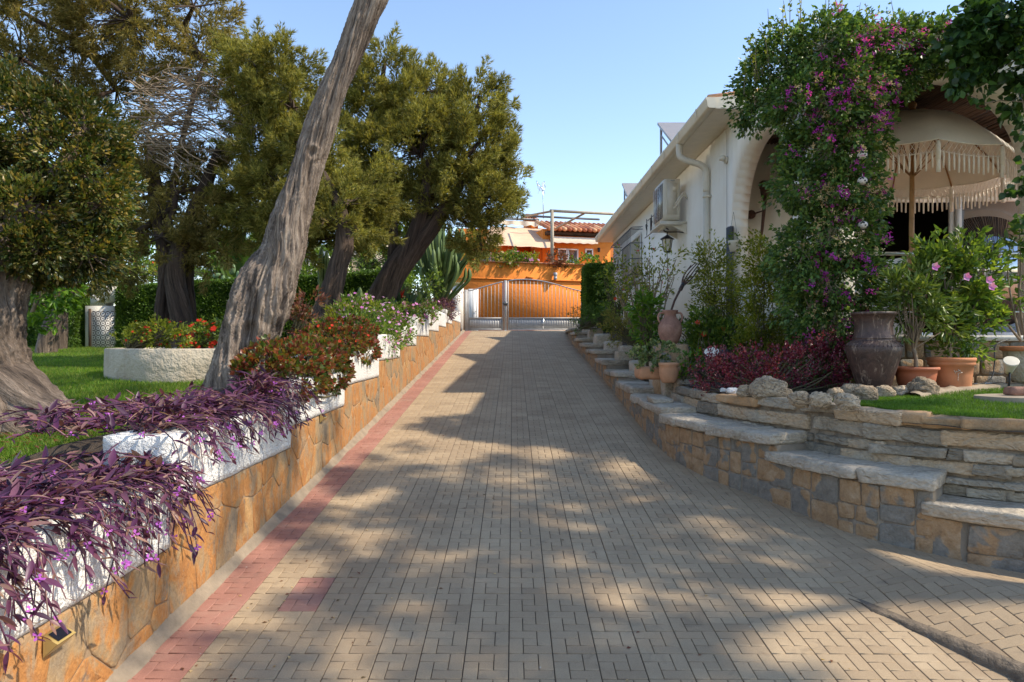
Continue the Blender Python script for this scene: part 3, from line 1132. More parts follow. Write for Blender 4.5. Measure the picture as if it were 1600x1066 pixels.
# broken concrete edge of the apron, and the mortar bead along the left wall
g = G()
ysl = np.linspace(3.66, .6, 60)
rows = []
for y in ysl:
    xe = 1.85 + (3.66 - y) * .48
    zl, zh = float(ground_z(xe - .02, y)), float(ground_z(xe + .002, y))
    wob = .010 * math.sin(y * 37) + .008 * math.sin(y * 91)
    hgt = zh - zl
    rows.append([(xe - .052 - .6 * hgt + wob, y, zl - .006), (xe - .05 - .3 * hgt + wob * .5, y, zl + hgt * .45 + .004), (xe - .035 + wob * .3, y, zh - .006), (xe + .004, y, zh + .001), (xe + .012, y, zh - .02)])
g.grid(np.array(rows))
g.build('broken_edge', M['edge_dirt'], driveway)
g = G()
yy = np.arange(-1, 23.5, .05)
n1 = vnoise(np.stack([yy * 5, yy * 0, yy * 0], 1), 3) * .012
rows = [[(-1.725, y, float(S_of(y)) + .055 + n * .6), (-1.69 + n * .4, y, float(S_of(y)) + .04 + n * .5), (-1.655 + n, y, float(S_of(y)) + .006), (-1.63 + n, y, float(S_of(y)) - .006)] for y, n in zip(yy, n1)]
g.grid(np.array(rows))
g.build('mortar_bead', M['concrete'], driveway)

# ------------------------------------------------------------------ left planter wall
XF = -1.7
ENDS = [3.37, 5.2, 6.84, 8.6, 10.2, 11.93, 13.7, 15.5, 17.2, 18.9, 21.9]
BOT = [.68, .89, 1.05, 1.25, 1.45, 1.62, 1.79, 1.91, 2.04, 2.16, 2.28]
SEG = [(a, b, z) for a, b, z in zip([0.2] + ENDS[:-1], ENDS, BOT)]
lw = thing('planter_wall', 'long stepped planter wall of orange flagstone with white roughcast top along the left of the driveway', 'wall', (-1.85, 10, 0))
g = G()
for k, (a, b, z) in enumerate(SEG):
    g.box(-2.0, XF - .001, a, b - .001, -.3, z + .02)
g.build('wall_core', M['mortar'], lw)
cnt = 0
for k, (a, b, z) in enumerate(SEG):
    c = G()
    rbox(c, (-2.03, a, z), (XF + .012, b, z + .34), .010, .007, 9, (5, max(6, int((b - a) / .07)), 6), seed=k)
    o = c.build('coping', M['white_cast'], lw, smooth=True)
    bound = [(a, float(S_of(a)) + .02), (b, float(S_of(b)) + .02), (b, z - .004), (a, z - .004)]
    st = .27 if b < 9 else .34
    pts = []
    nrow = 2
    hh = z - S_of(a)
    for i in range(int((b - a) / st) + 1):
        for j in range(nrow):
            pts.append((a + (i + .5 + (.5 if j else 0)) * st + random.uniform(-.10, .10), float(S_of(a)) + hh * (j + .5) / nrow + random.uniform(-.11, .11) + .08))
    for poly in cells(bound, pts):
        A = np.array(poly)
        if np.ptp(A[:, 0]) < .05 or np.ptp(A[:, 1]) < .04: continue
        c = G()
        flagstone(c, poly, lambda s, zz, d: (XF + d, s, zz), gap=.003, depth=.0015 + random.uniform(0, .004), seed=cnt, cut=.12, bev=.010)
        c.build('stone', M['flag'], lw)
        cnt += 1

# ------------------------------------------------------------------ right terraced stone wall
rw = thing('terraced_wall', 'curved stepped garden wall of brown and blue-grey stones with grey slab tops along the right of the driveway', 'wall', (2.2, 8, 0))
RS = [(22.6, 18.7, 2.06), (18.7, 17.1, 1.93), (17.1, 15.8, 1.77), (15.8, 14.5, 1.65), (14.5, 12.8, 1.53), (12.8, 11.4, 1.38), (11.4, 10.0, 1.24), (10.0, 8.5, 1.13),
      (8.5, 6.75, 1.045), (6.75, 5.22, .985), (5.30, 4.26, .855), (4.30, 3.12, .69)]
core = G()
for k, (ya, yb, zt) in enumerate(RS):
    sa, sb = s_at(ya), s_at(yb)
    ss = np.arange(sa, sb + .12, .12)
    ss[-1] = sb
    zt_ = zt - .085
    for a, b in zip(ss[:-1], ss[1:]):
        if b - a < 1e-3: continue
        pa, ta, na = c0(a, .001)
        pb, tb, nb = c0(b, .001)
        qa, qb = c0(a, .40)[0], c0(b, .40)[0]
        V = [(*pa[:2], -.2), (*pb[:2], -.2), (*qb[:2], -.2), (*qa[:2], -.2), (*pa[:2], zt_), (*pb[:2], zt_), (*qb[:2], zt_), (*qa[:2], zt_)]
        core.add(V, [(0, 1, 5, 4), (1, 2, 6, 5), (2, 3, 7, 6), (3, 0, 4, 7), (4, 5, 6, 7)])
    # cladding stones in rough courses
    s = sa
    nearp = yb < 8.6
    while s < sb - .03:
        wd = random.uniform(.15, .30) if nearp else random.uniform(.28, .5)
        if sb - (s + wd) < .10: wd = sb - s
        p, t, n = c0(s + wd / 2)
        zg = float(ground_z(min(p.x, 9) - .05, p.y)) - .03
        z = zt_ - .003
        while z > zg + .02:
            h = random.uniform(.10, .20)
            if z - h - zg < .07: h = z - zg + .03
            splits = [0, 1] if (wd < .24 or random.random() < .5) else [0, random.uniform(.38, .62), 1]
            for u0, u1 in zip(splits[:-1], splits[1:]):
                c = G()
                jt = lambda: random.uniform(-.008, .008)
                x0, x1 = -wd / 2 + wd * u0, -wd / 2 + wd * u1
                poly = [(x0 + jt(), z - h + jt()), (x1 + jt(), z - h + jt()), (x1 + jt(), z + jt()), (x0 + jt(), z + jt())]
                flagstone(c, poly, lambda s_, zz, d, p=p, t=t, n=n: tuple(Vector((p.x, p.y, 0)) + t * s_ - n * d + Vector((0, 0, zz))), gap=.006, depth=.001 + random.uniform(0, .006), seed=cnt, cut=.07, bev=.007)
                c.build('stone', M['clad'], rw)
                cnt += 1
            z -= h
        s += wd
    # the slabs on top
    s = sa + (0.0 if k else 0)
    while s < sb - .05:
        L = random.uniform(.34, .58) if nearp else random.uniform(.45, .8)
        if sb - (s + L) < .22: L = sb - s
        p, t, n = c0(s + L / 2, 0)
        ov = random.uniform(.045, .075)
        Mx = frame((p.x, p.y, zt), t, n)
        c = G()
        rbox(c, (-L / 2 - .010, -ov, -.088 + random.uniform(-.006, .006)), (L / 2 + .004, .36, 0), .020, .012, 14, (8, 6, 4) if nearp else (4, 4, 3), Mx=Mx, seed=cnt, skew=.010)
        c.build('slab', M['slab'], rw, smooth=True)
        cnt += 1
        s += L
core.build('wall_core', M['mortar_grey'], rw)


def zbed(y):
    return float(np.interp(y, [3, 4.5, 7, 8.5, 10, 11.4, 12.8, 14.5, 15.8, 17.1, 18.7, 23.6], [1.15, 1.17, 1.25, 1.22, 1.27, 1.37, 1.50, 1.65, 1.78, 1.90, 2.02, 2.12]))


# upper wall of long ledge stones, set back behind the slabs
uw = thing('ledgestone_wall', 'upper wall of long flat grey ledge stones set back above the curved slab step on the right', 'wall', (3.0, 4.7, .7))
core = G()
S0, S1 = s_at(7.6), s_at(3.12)
ss = np.arange(S0, S1, .15)
OFF = .31
for a, b in zip(ss[:-1], ss[1:]):
    zt = 1.175
    pa, pb, qa, qb = c0(a, OFF + .03)[0], c0(b, OFF + .03)[0], c0(a, OFF + .24)[0], c0(b, OFF + .24)[0]
    V = [(*pa[:2], .5), (*pb[:2], .5), (*qb[:2], .5), (*qa[:2], .5), (*pa[:2], zt), (*pb[:2], zt), (*qb[:2], zt), (*qa[:2], zt)]
    core.add(V, [(0, 1, 5, 4), (1, 2, 6, 5), (2, 3, 7, 6), (3, 0, 4, 7), (4, 5, 6, 7)])
core.build('wall_core', M['mortar_grey'], uw)
courses = [(1.205, .085), (1.115, .115), (.993, .075), (.912, .085), (.820, .060), (.753, .075), (.672, .075)]
for ci, (zt, h) in enumerate(courses):
    s = S0 - (0.2 if ci % 2 else 0)
    while s < S1:
        L = random.uniform(.22, .62) if ci != 2 else random.uniform(.14, .5)
        p, t, n = c0(s + L / 2, OFF + random.uniform(-.018, .012))
        if p.y > 4.9 + .5 and zt < .93: s += L; continue
        if p.y > 4.35 and p.x < 2.6 and zt < .80: s += L; continue
        c = G()
        zj = random.uniform(-.006, .006) + (random.uniform(-.008, .022) if ci == 0 else 0)
        Mx = frame((p.x, p.y, zt + zj), t, n)
        rbox(c, (-L / 2 + .005, 0, -h + .006 + random.uniform(0, .008)), (L / 2 - .005, .19 if ci else .24, 0), .010, .012, 15, (14, 4, 5), Mx=Mx, seed=cnt, skew=.012)
        o = c.build('ledge_stone', M['ledge'], uw, smooth=True)
        if ci == 0 and random.random() < .35: o.data.materials[0] = M['clad_warm']
        cnt += 1
        s += L
# loose stacked blocks behind the farther steps
for (y, xo, ln, dp, h) in [(8.2, .42, .30, .26, .20), (7.75, .46, .24, .22, .13), (8.9, .40, .36, .26, .17), (10.3, .38, .4, .3, .19), (11.7, .36, .42, .3, .2), (13.2, .34, .45, .3, .22), (14.9, .36, .5, .34, .24), (16.2, .36, .5, .34, .25), (17.6, .36, .55, .34, .26), (9.6, .55, .3, .26, .22), (12.4, .5, .35, .28, .24), (19.2, .4, .5, .35, .25)]:
    s = s_at(y)
    p, t, n = c0(s, xo)
    c = G()
    rbox(c, (-ln / 2, -dp / 2, -.15), (ln / 2, dp / 2, h), .035, .018, 9, (6, 5, 5), Mx=frame((p.x, p.y, zbed(y) - .08), t, n), seed=cnt, skew=.03)
    cnt += 1
    tag(c.build('stone_block', M['slab']), None, 'stone', 'stone blocks behind the wall steps')
BL = ['grey stone block on the bed edge beside the clay pot', 'small square block just left of the small clay pot', 'low stone block under the left end of the trailing succulents', 'stone block on the fifth slab step from the pot', 'stone block beside the low spreading juniper', 'stone block between the juniper and the shrub roots',
      'stone block in shade near the upright shrub', 'rough block below the tall clipped thuja', 'rough block close to the base of the tall clipped thuja', 'block set back from the trailing succulents', 'block set back beside the low juniper', 'farthest block by the gate end of the wall']
for o, l in zip([o for o in COL.objects if o.name.startswith('stone_block')], BL):
    o['label'] = l

# thin loose slab lying on the step, front right of the succulents
c = G()
p, t, n = c0(s_at(7.35), .10)
rbox(c, (-.17, -.12, 0), (.17, .10, .055), .016, .010, 14, (7, 5, 3), Mx=frame((p.x, p.y, 1.046), t, n), seed=5, skew=.012)
tag(c.build('loose_slab', M['slab']), 'thin pale slab lying loose on the slab step below the small clay pot', 'stone')

# planting soil behind
g = G()
rows = []
for y in np.r_[np.arange(3.25, 8, .12), np.arange(8, 23.5, .35)]:
    xa = x_wall(y) + .36 if y > 4.3 else float(np.interp(y, [3.2, 3.4, 3.75, 4.05, 4.3], [7.0, 5.6, 4.1, 3.3, 2.95]))
    xr = np.linspace(xa, 10.5, 50)
    nn = vnoise(np.stack([xr * 3, np.full(50, y * 3), np.zeros(50)], 1), 2) * .018
    rows.append(np.stack([xr, np.full(50, y), zbed(y) - .02 + nn], 1))
g.grid(np.array(rows))
g.build('soil_bed', M['soil'], kind='structure', smooth=True)

# artificial lawn
LB = catmull([(2.50, 5.36), (2.75, 5.50), (3.2, 5.68), (3.97, 6.1), (4.7, 6.45), (5.8, 6.7), (9, 6.8)], 60)
rows = []
for p in LB:
    xf = p[0]
    yf = float(np.interp(xf, [2.5, 2.68, 2.91, 3.16, 4.06, 5.5, 7.2, 9], [5.3, 4.92, 4.66, 4.46, 4.09, 3.80, 3.6, 3.5]))
    rows.append([(xf, yf + (p[1] - yf) * t, zbed(yf + (p[1] - yf) * t) + .012) for t in np.linspace(0, 1, 8)])
g = G().grid(np.array(rows))
tl = g.build('artificial_lawn', M['lawn_base'], kind='structure')
RWS = np.array(rows)
n = 60000
i = RG.uniform(0, len(RWS) - 1.001, n)
f = RG.uniform(0, 6.999, n)
i0, j0 = i.astype(int), f.astype(int)
fi, fj = (i - i0)[:, None], (f - j0)[:, None]
P = RWS[i0, j0] * (1 - fi) * (1 - fj) + RWS[i0 + 1, j0] * fi * (1 - fj) + RWS[i0, j0 + 1] * (1 - fi) * fj + RWS[i0 + 1, j0 + 1] * fi * fj
P = P[(P[:, 0] / P[:, 1]) < .82]
P[:, 2] += .012
g = G()
D = np.array((0, 0, 1)) + .5 * ru(len(P))
scatter(g, BLADE, P, D, RG.uniform(.018, .03, len(P)), .16)
tag(g.build('turf', M['turf']), 'short bright green artificial turf behind the ledge stone wall', 'grass', kind='stuff')

# ------------------------------------------------------------------ left garden ground and grass
def lawn_z(x, y):
    x, y = np.asarray(x, float), np.asarray(y, float)
    base = .80 + .047 * y
    bed = np.interp(y, [0.2] + ENDS, [.9] + [b + .24 for b in BOT])
    t = np.clip((x + 3.3) / 1.2, 0, 1)
    return base * (1 - t) + np.maximum(base, bed) * t


g = G()
xs = np.r_[-60, -30, np.arange(-16, -1.95, .25), -1.96]
ys = np.r_[np.arange(-1, 10, .25), np.arange(10, 24, .6), 40, 80]
X, Y = np.meshgrid(xs, ys)
Z = lawn_z(X, Y) + vnoise(np.stack([X.ravel() * .7, Y.ravel() * .7, X.ravel() * 0], 1), 4).reshape(X.shape) * .02
g.grid(np.stack([X, Y, Z], 2))
g.build('lawn', M['lawn_base'], kind='structure', smooth=True)
n = 150000
y = 3.0 + RG.power(1.6, n) * 0 + 13 * RG.uniform(0, 1, n) ** 1.25
u = RG.uniform(-30, 470, n)
x = (u - 800) / F * y
keep = (x < -2.75)
x, y = x[keep], y[keep]
P = np.stack([x, y, lawn_z(x, y) + vnoise(np.stack([x * .7, y * .7, x * 0], 1), 4) * .02], 1)
g = G()
D = np.array((0, 0, 1.0)) + .65 * ru(len(P))
scatter(g, BLADE, P, D, RG.uniform(.03, .06, len(P)), .15)
tag(g.build('grass', M['grass']), 'mown green lawn around the left tree and the round planter', 'grass', kind='stuff')
# soil strip of the planter
g = G()
rows = []
for y in np.arange(.3, 22, .3):
    k = min(len(BOT) - 1, int(np.searchsorted(ENDS, y)))
    rows.append([(-2.85, y, float(lawn_z(-2.85, y)) + .01), (-2.4, y, BOT[k] + .26), (-2.01, y, BOT[k] + .28)])
g.grid(np.array(rows))
g.build('planter_soil', M['soil'], kind='structure')

# ------------------------------------------------------------------ white house on the right
def arched_panel(g, u0, u1, uc, r, zs, zb, zt, f, d0, d1, mi=0, zb_arch=None, n=28):
    """wall with a round-headed opening; f(u, z, d) gives the world point"""
    def slab(ua, ub, za1, za2, ztop):
        V = [f(ua, za1, d0), f(ub, za2, d0), f(ub, ztop, d0), f(ua, ztop, d0), f(ua, za1, d1), f(ub, za2, d1), f(ub, ztop, d1), f(ua, ztop, d1)]
        g.add(V, [(0, 1, 2, 3), (7, 6, 5, 4), (0, 4, 5, 1), (3, 2, 6, 7)], mi)
    g.add([f(u0, zb, d0), f(uc - r, zb, d0), f(uc - r, zt, d0), f(u0, zt, d0), f(u0, zb, d1), f(uc - r, zb, d1), f(uc - r, zt, d1), f(u0, zt, d1)],
          [(0, 1, 2, 3), (7, 6, 5, 4), (0, 3, 7, 4), (1, 5, 6, 2), (3, 2, 6, 7), (0, 4, 5, 1)], mi)
    g.add([f(uc + r, zb, d0), f(u1, zb, d0), f(u1, zt, d0), f(uc + r, zt, d0), f(uc + r, zb, d1), f(u1, zb, d1), f(u1, zt, d1), f(uc + r, zt, d1)],
          [(0, 1, 2, 3), (7, 6, 5, 4), (0, 3, 7, 4), (1, 5, 6, 2), (3, 2, 6, 7), (0, 4, 5, 1)], mi)
    a = np.linspace(math.pi, 0, n + 1)
    for i in range(n):
        ua, ub = uc + r * math.cos(a[i]), uc + r * math.cos(a[i + 1])
        slab(ua, ub, zs + r * math.sin(a[i]), zs + r * math.sin(a[i + 1]), zt)


HX, HY, HB = 3.3, 7.4, 10.9          # corner of the porch, its front, the wall behind it
FZ = 1.76                           # terrace floor
house = thing('white_house', 'white rendered house with arched porch and box gutter on the right of the driveway', 'house', (5.5, 14, 1.2))
g = G()
arched_panel(g, HX, 6.0, 4.72, 1.02, 3.60, 1.15, 4.99, lambda u, z, d: (u, HY + d, z), 0, .38)
arched_panel(g, 6.0, 8.5, 7.3, 1.02, 3.60, 1.15, 4.99, lambda u, z, d: (u, HY + d, z), 0, .38)
arched_panel(g, HY + .385, 10.6, 9.20, 1.10, 3.42, 1.15, 4.99, lambda u, z, d: (HX + d, u, z), .002, .24)
g.box(HX + .012, HX + .30, 10.6, 22.6, 1.1, 5.00)                       # long side wall
g.box(HX + .30, 12, 22.3, 22.6, 1.1, 5.00)
g.box(HX + .30, 5.62, HB, HB + .25, FZ, 4.90)                        # back wall of the porch
g.box(5.62, 12, HB, HB + .25, 4.02, 4.90)
g.box(8.9, 12, HB, HB + .25, FZ, 4.02)
wall = g.build('wall', M['white_wall'], house)
g = G()
g.box(HX + .05, 12, HY + .05, HB, 1.2, FZ - .05)
g.build('terrace_floor', M['terracotta_pale'], house)
g = G()                                                              # dark reeds under the porch roof
for k, x in enumerate(np.r_[np.arange(HX + .38, 6.4, .055), 6.4 + np.cumsum([.06 + .08 * abs(math.sin(i * 1.9) * math.sin(i * .7)) for i in range(25)])]):
    g.tube([(x, HY + .36, 4.86 + .004 * (k % 3)), (x, HB, 4.86 + .004 * (k % 2))], .026, 5)
g.build('reed_ceiling', M['dark_wood'], house, kind='stuff')
g = G()
g.box(HX - .02, 6.3, HY - .05, 10.6, 4.992, 5.04)
g.build('porch_roof', M['white_wall'], house)
g = G()                                                              # tiled edge of the porch roof
for k, x in enumerate(np.arange(HX + .05, 8.5, .12)):
    g.tube([(x, HY - .10, 5.055), (x, HY + .5, 5.09)], [.045, .05], 8)
g.build('roof_tile_edge', M['rooftile'], house)
# stone plinth under the terrace, its blocks told apart
pl = G()
pl.box(HX + .02, 9.5, HY - .022, HY + .02, 1.1, FZ - .06)
pl.box(HX - .03, 9.5, HY - .07, HY + .32, FZ - .06, FZ, 1)
pb = pl.build('plinth', [M['mortar'], M['white_wall']], house)
for r_, (za, zb_) in enumerate([(1.12, 1.33), (1.33, 1.51), (1.51, 1.695)]):
    x = HX + .03 + .1 * r_
    while x < 7.2:
        L = random.uniform(.2, .42)
        c = G()
        flagstone(c, [(x, za), (x + L, za), (x + L, zb_), (x, zb_)], lambda s, zz, d: (s, HY - .026 - d, zz), gap=.007, depth=.014, seed=int(x * 100))
        c.build('stone', M['clad'], pb)
        x += L
# main roof, eave and gutter
EY0 = 9.72
g = G()
g.add([(2.88, EY0, 5.010), (2.88, 22.9, 5.010), (HX + .02, 22.9, 5.010), (HX + .02, EY0, 5.010)], [(0, 1, 2, 3)])
g.add([(2.88, EY0, 5.010), (2.88, 22.9, 5.010), (2.88, 22.9, 5.070), (2.88, EY0, 5.070)], [(0, 1, 2, 3)])
g.add([(2.88, EY0, 5.010), (12, EY0, 5.010), (12, EY0, 5.170), (2.88, EY0, 5.170)], [(0, 1, 2, 3)])
g.add([(2.88, EY0, 5.170), (2.88, 22.9, 5.170), (7.0, 22.9, 5.660), (7.0, EY0, 5.660)], [(0, 1, 2, 3)])
g.add([(12, EY0, 5.170), (12, 22.9, 5.170), (7.0, 22.9, 5.660), (7.0, EY0, 5.660)], [(0, 1, 2, 3)])
g.add([(2.88, EY0, 5.170), (12, EY0, 5.170), (7.0, EY0, 5.660)], [(0, 1, 2)])
g.build('eaves', M['cream_paint'], house)
g = G()
for k, y in enumerate(np.arange(EY0 + .02, 22.9, .19)):
    g.tube([(2.80, y + .08, 5.185), (3.6, y + .08, 5.280)], [.055, .06], 6)
g.build('roof_tile_edge', M['rooftile'], house)
gt = G()
prof = [(0, 0), (-.10, 0), (-.125, .03), (-.135, .11), (-.15, .125), (-.15, .15), (0, .15)]
a = np.array([(2.885 + p[0], EY0 - .02, 5.015 + p[1]) for p in prof])
b = np.array([(2.885 + p[0], 22.92, 5.015 + p[1]) for p in prof])
k = len(prof)
gt.add(np.vstack([a, b]), [(i, (i + 1) % k, k + (i + 1) % k, k + i) for i in range(k)])
gt.add(a, [list(range(k))])
gutter = gt.build('gutter', M['cream_paint'], house)
for y in np.arange(EY0 + .5, 22.8, 1.1):
    c = G()
    c.box(2.730, 2.90, y, y + .03, 5.165, 5.172)
    c.box(2.728, 2.733, y, y + .03, 5.010, 5.170)
    c.build('bracket', M['cream_paint'], gutter)
dp = G()
y = 11.55
dp.tube(catmull([(2.81, y, 5.02), (2.81, y, 4.90), (2.83, y - .02, 4.80), (2.95, y - .05, 4.73), (3.12, y - .08, 4.67), (3.225, y - .09, 4.58), (3.24, y - .09, 4.45), (3.24, y - .09, 4.2)], 30), .055, 14)
dp.tube([(3.24, y - .09, 4.25), (3.24, y - .09, 1.4)], .052, 14)
dpo = dp.build('downpipe', M['plastic_white'], house, smooth=True)
for z in (4.12, 3.0):
    c = G()
    c.tube([(3.24, y - .09, z - .02), (3.24, y - .09, z + .02)], .060, 14)
    c.tube([(3.24, y - .15, z), (3.31, y - .15, z)], .014, 8)
    c.build('pipe_clamp', M['plastic_white'], dpo)
# shutter rail beside the side arch
g = G()
g.box(HX - .055, HX - .001, 10.22, 10.40, 1.6, 3.42)
for z in (0.02, 0.07, 0.12):
    g.box(HX - .066, HX - .055, 10.24 + z, 10.255 + z, 1.6, 3.42)
g.build('shutter_rail', M['dark_grey'], house)
# low sloping white stair parapet seen through the side arch
g = G()
g.add([(HX + .5, 9.9, FZ), (HX + 1.6, 8.6, FZ), (HX + 1.6, 8.6, 2.75), (HX + .5, 9.9, 2.62), (HX + .62, 10.0, FZ), (HX + 1.72, 8.7, FZ), (HX + 1.72, 8.7, 2.75), (HX + .62, 10.0, 2.62)],
      [(0, 1, 2, 3), (7, 6, 5, 4), (3, 2, 6, 7), (0, 3, 7, 4)])
g.box(HX + .04, HX + .34, 8.13, 10.1, FZ, 2.55)
g.build('parapet', M['white_wall'], house)
# sliding doors of the porch
DX = [(5.62, 7.12, False), (7.12, 8.9, True)]
for i, (xa, xb, refl) in enumerate(DX):
    fz0, fz1 = FZ, 4.02
    y0 = HB + (.06 if refl else .12)
    fr = G()
    for (a, b, c_, d) in [(xa, xa + .075, fz0, fz1), (xb - .075, xb, fz0, fz1), (xa + .075, xb - .075, fz1 - .08, fz1), (xa + .075, xb - .075, fz0, fz0 + .08)]:
        fr.box(a, b, y0, y0 + .05, c_, d)
    fo = fr.build('door_frame', M['white_paint'], house)
    if refl:
        p = G()
        p.box(xa + .075, xb - .075, y0 + .02, y0 + .03, fz0 + .08, fz1 - .08)
        p.build('pane', M['door_glass'], fo)
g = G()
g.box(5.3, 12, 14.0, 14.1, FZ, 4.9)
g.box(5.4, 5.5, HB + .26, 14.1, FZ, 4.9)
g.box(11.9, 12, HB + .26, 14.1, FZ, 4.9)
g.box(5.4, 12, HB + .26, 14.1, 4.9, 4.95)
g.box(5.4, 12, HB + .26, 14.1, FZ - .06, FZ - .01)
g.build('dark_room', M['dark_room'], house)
# white post at the left of the porch opening
g = G()
g.box(3.86, 3.92, 7.86, 7.92, FZ, 4.2)
g.build('door_post', M['white_paint'], house)
# window with iron grille far along the side wall
w_ = G()
w_.box(HX - .006, HX + .012, 17.6, 20.6, 3.35, 4.45)
wo_ = w_.build('window', M['cream_planter'], house)
fr = G()
for (a, b, c_, d) in [(17.55, 17.62, 3.3, 4.5), (20.58, 20.65, 3.3, 4.5), (17.62, 20.58, 4.43, 4.5), (17.62, 20.58, 3.3, 3.37), (19.05, 19.12, 3.37, 4.43)]:
    fr.box(HX - .03, HX - .007, a, b, c_, d)
fr.build('frame', M['white_paint'], wo_)
gr = G()
X0 = 2.98
for y in np.arange(17.4, 20.85, .19):
    gr.tube(catmull([(HX, y, 4.62), (X0 + .05, y, 4.60), (X0, y, 4.5), (X0, y, 3.9), (X0 - .05, y, 3.5), (X0, y, 3.25), (HX, y, 3.2)], 16), .008, 5)
for z in (4.55, 4.2, 3.8, 3.4):
    gr.tube([(X0, 17.4, z), (X0, 20.8, z)], .012, 5)
    for yy in (17.4, 20.8):
        gr.tube([(X0, yy, z), (HX, yy, z)], .012, 5)
gr.build('window_grille', M['dark_grey'], wo_)

# ---- things fixed to the house
ac = thing('air_conditioner', 'aged white air conditioner outdoor unit on a bracket high on the white side wall', 'air conditioner', (3.1, 13.3, 3.95))
c = G()
rbox(c, (2.86, 12.95, 4.0), (3.17, 13.85, 4.78), .018, 0, 1, (4, 4, 4))
c.build('housing', M['plastic_white'], ac, smooth=False)
c = G()
c.box(2.852, 2.859, 13.08, 13.80, 4.06, 4.72)
c.build('fan_recess', M['dark_grey'], ac)
c = G()
for z in np.arange(4.08, 4.72, .028):
    c.tube([(2.846, 13.06, z), (2.846, 13.82, z)], .004, 4)
for y in (13.06, 13.25, 13.44, 13.63, 13.82):
    c.tube([(2.844, y, 4.05), (2.844, y, 4.73)], .005, 4)
c.build('fan_grille', M['steel_bar'], ac)
c = G()
for r in (.10, .17, .24, .30):
    c.tube([(2.843, 13.44 + r * math.cos(t), 4.39 + r * math.sin(t)) for t in np.linspace(0, 6.283, 30)], .004, 4, caps=False)
c.build('fan_guard', M['steel_bar'], ac)
c = G()
c.box(2.92, 3.10, 12.935, 12.949, 4.10, 4.70)
c.box(2.98, 3.06, 12.93, 12.934, 4.73, 4.745, 1)
c.box(3.02, 3.09, 12.93, 12.934, 4.54, 4.63, 2)
c.build('side_cover', [M['plastic_white'], M['steel'], M['cream_paint']], ac)
c = G()
for k in range(2):
    c.tube(catmull([(3.03 + .02 * k, 12.93, 4.20 + .07 * k), (3.08, 12.84, 4.26 + .06 * k), (3.15, 12.84, 4.38 + .05 * k), (3.22, 12.88, 4.45 + .04 * k), (3.30, 12.95, 4.40)], 16), .017, 8)
c.build('pipe', M['plastic_white'], ac, smooth=True)
c = G()
for y in (12.98, 13.7):
    c.box(2.80, 3.30, y, y + .05, 3.93, 3.985)
    c.add([(2.95, y + .02, 3.93), (3.30, y + .02, 3.93), (3.30, y + .02, 3.74), (2.95, y + .03, 3.93), (3.30, y + .03, 3.93), (3.30, y + .03, 3.74)], [(0, 1, 2), (5, 4, 3)])
c.box(2.78, 3.2, 12.9, 13.9, 3.90, 3.928)
c.tube([(2.9, 13.1, 3.88), (2.9, 13.6, 3.88)], .03, 8)
c.build('bracket', M['plastic_white'], ac)


def lantern(loc, label, arm=True, s=1.0):
    t = thing('wall_lantern', label, 'lantern', loc, 'black iron lanterns on the white side wall')
    L = Vector(loc)
    c = G()
    c.box(L.x + .30 * s, L.x + .325 * s, L.y - .03, L.y + .03, L.z - .02, L.z + .30 * s)
    c.tube(catmull([L + Vector((.31 * s, 0, .16 * s)), L + Vector((.18 * s, 0, .17 * s)), L + Vector((0, 0, .17 * s)), L + Vector((-.06 * s, 0, .20 * s)), L + Vector((-.03 * s, 0, .24 * s)), L + Vector((.02 * s, 0, .21 * s))], 20), .010 * s, 6)
    c.tube([L + Vector((0, 0, .17 * s)), L + Vector((0, 0, .12 * s))], .008, 6)
    c.build('bracket', M['iron'], t)
    c = G()
    c.lathe([(.0, .13 * s), (.03 * s, .11 * s), (.11 * s, .06 * s), (.125 * s, .045 * s), (.09 * s, .045 * s)], L, 6)
    c.lathe([(.055 * s, -.17 * s), (.06 * s, -.155 * s), (.0, -.155 * s)], L, 6)
    c.lathe([(.055 * s, -.17 * s), (.0, -.19 * s)], L, 6)
    for k in range(6):
        a_ = k * math.pi / 3
        c.tube([L + Vector((.09 * s * math.cos(a_), .09 * s * math.sin(a_), .05 * s)), L + Vector((.057 * s * math.cos(a_), .057 * s * math.sin(a_), -.16 * s))], .006, 4)
    c.build('lamp_head', M['iron'], t)
    c = G()
    c.lathe([(.086 * s, .045 * s), (.053 * s, -.155 * s)], L, 6)
    c.build('lamp_glass', M['plastic_white'], t)
    return t


lantern((2.99, 13.25, 3.62), 'black iron lantern with frosted glass just below the air conditioner', s=1.15)
lantern((2.95, 18.3, 2.72), 'black iron lantern low on the side wall above the tall clipped thuja', s=1.15)
lantern((2.98, 21.5, 3.95), 'farthest black iron lantern near the far end of the gutter')
o = thing('wall_scrollwork', 'black iron scrollwork ornament on the white wall beyond the air conditioner', 'ornament', (3.25, 15.2, 4.2))
c = G()
for k in range(3):
    yy, zz = 14.9 + .55 * k, 4.42 - .0 * k
    c.tube([(3.22, yy, zz - .18), (3.22, yy, zz + .16), (3.22, yy + .34, zz + .16)], .012, 4)
    c.tube([(3.16 + .03 * math.cos(t), yy + .17 + .12 * t / 6 * math.cos(t), zz + .12 * t / 6 * math.sin(t)) for t in np.linspace(0, 11, 36)], .010, 4)
c.tube([(3.2, 14.8, 4.2), (3.2, 16.6, 4.2)], .012, 4)
c.build('scroll', M['iron'], o)
o = thing('security_camera', 'small round white security camera on the wall between downpipe and side arch', 'camera', (3.25, 10.62, 4.55))
c = G()
Mx = frame((3.30, 10.55, 4.50), (0, 1, 0), (0, 0, 1), (-1, 0, 0))
c.lathe([(0, 0), (.06, 0), (.06, .03), (.03, .035), (.03, .06)], (0, 0, 0), 16, M=Mx)
c.build('base', M['plastic_white'], o)
c = G()
c.lathe([(0, -.02), (.045, -.005), (.05, .03), (.04, .06), (0, .065)], (3.22, 10.52, 4.49), 14)
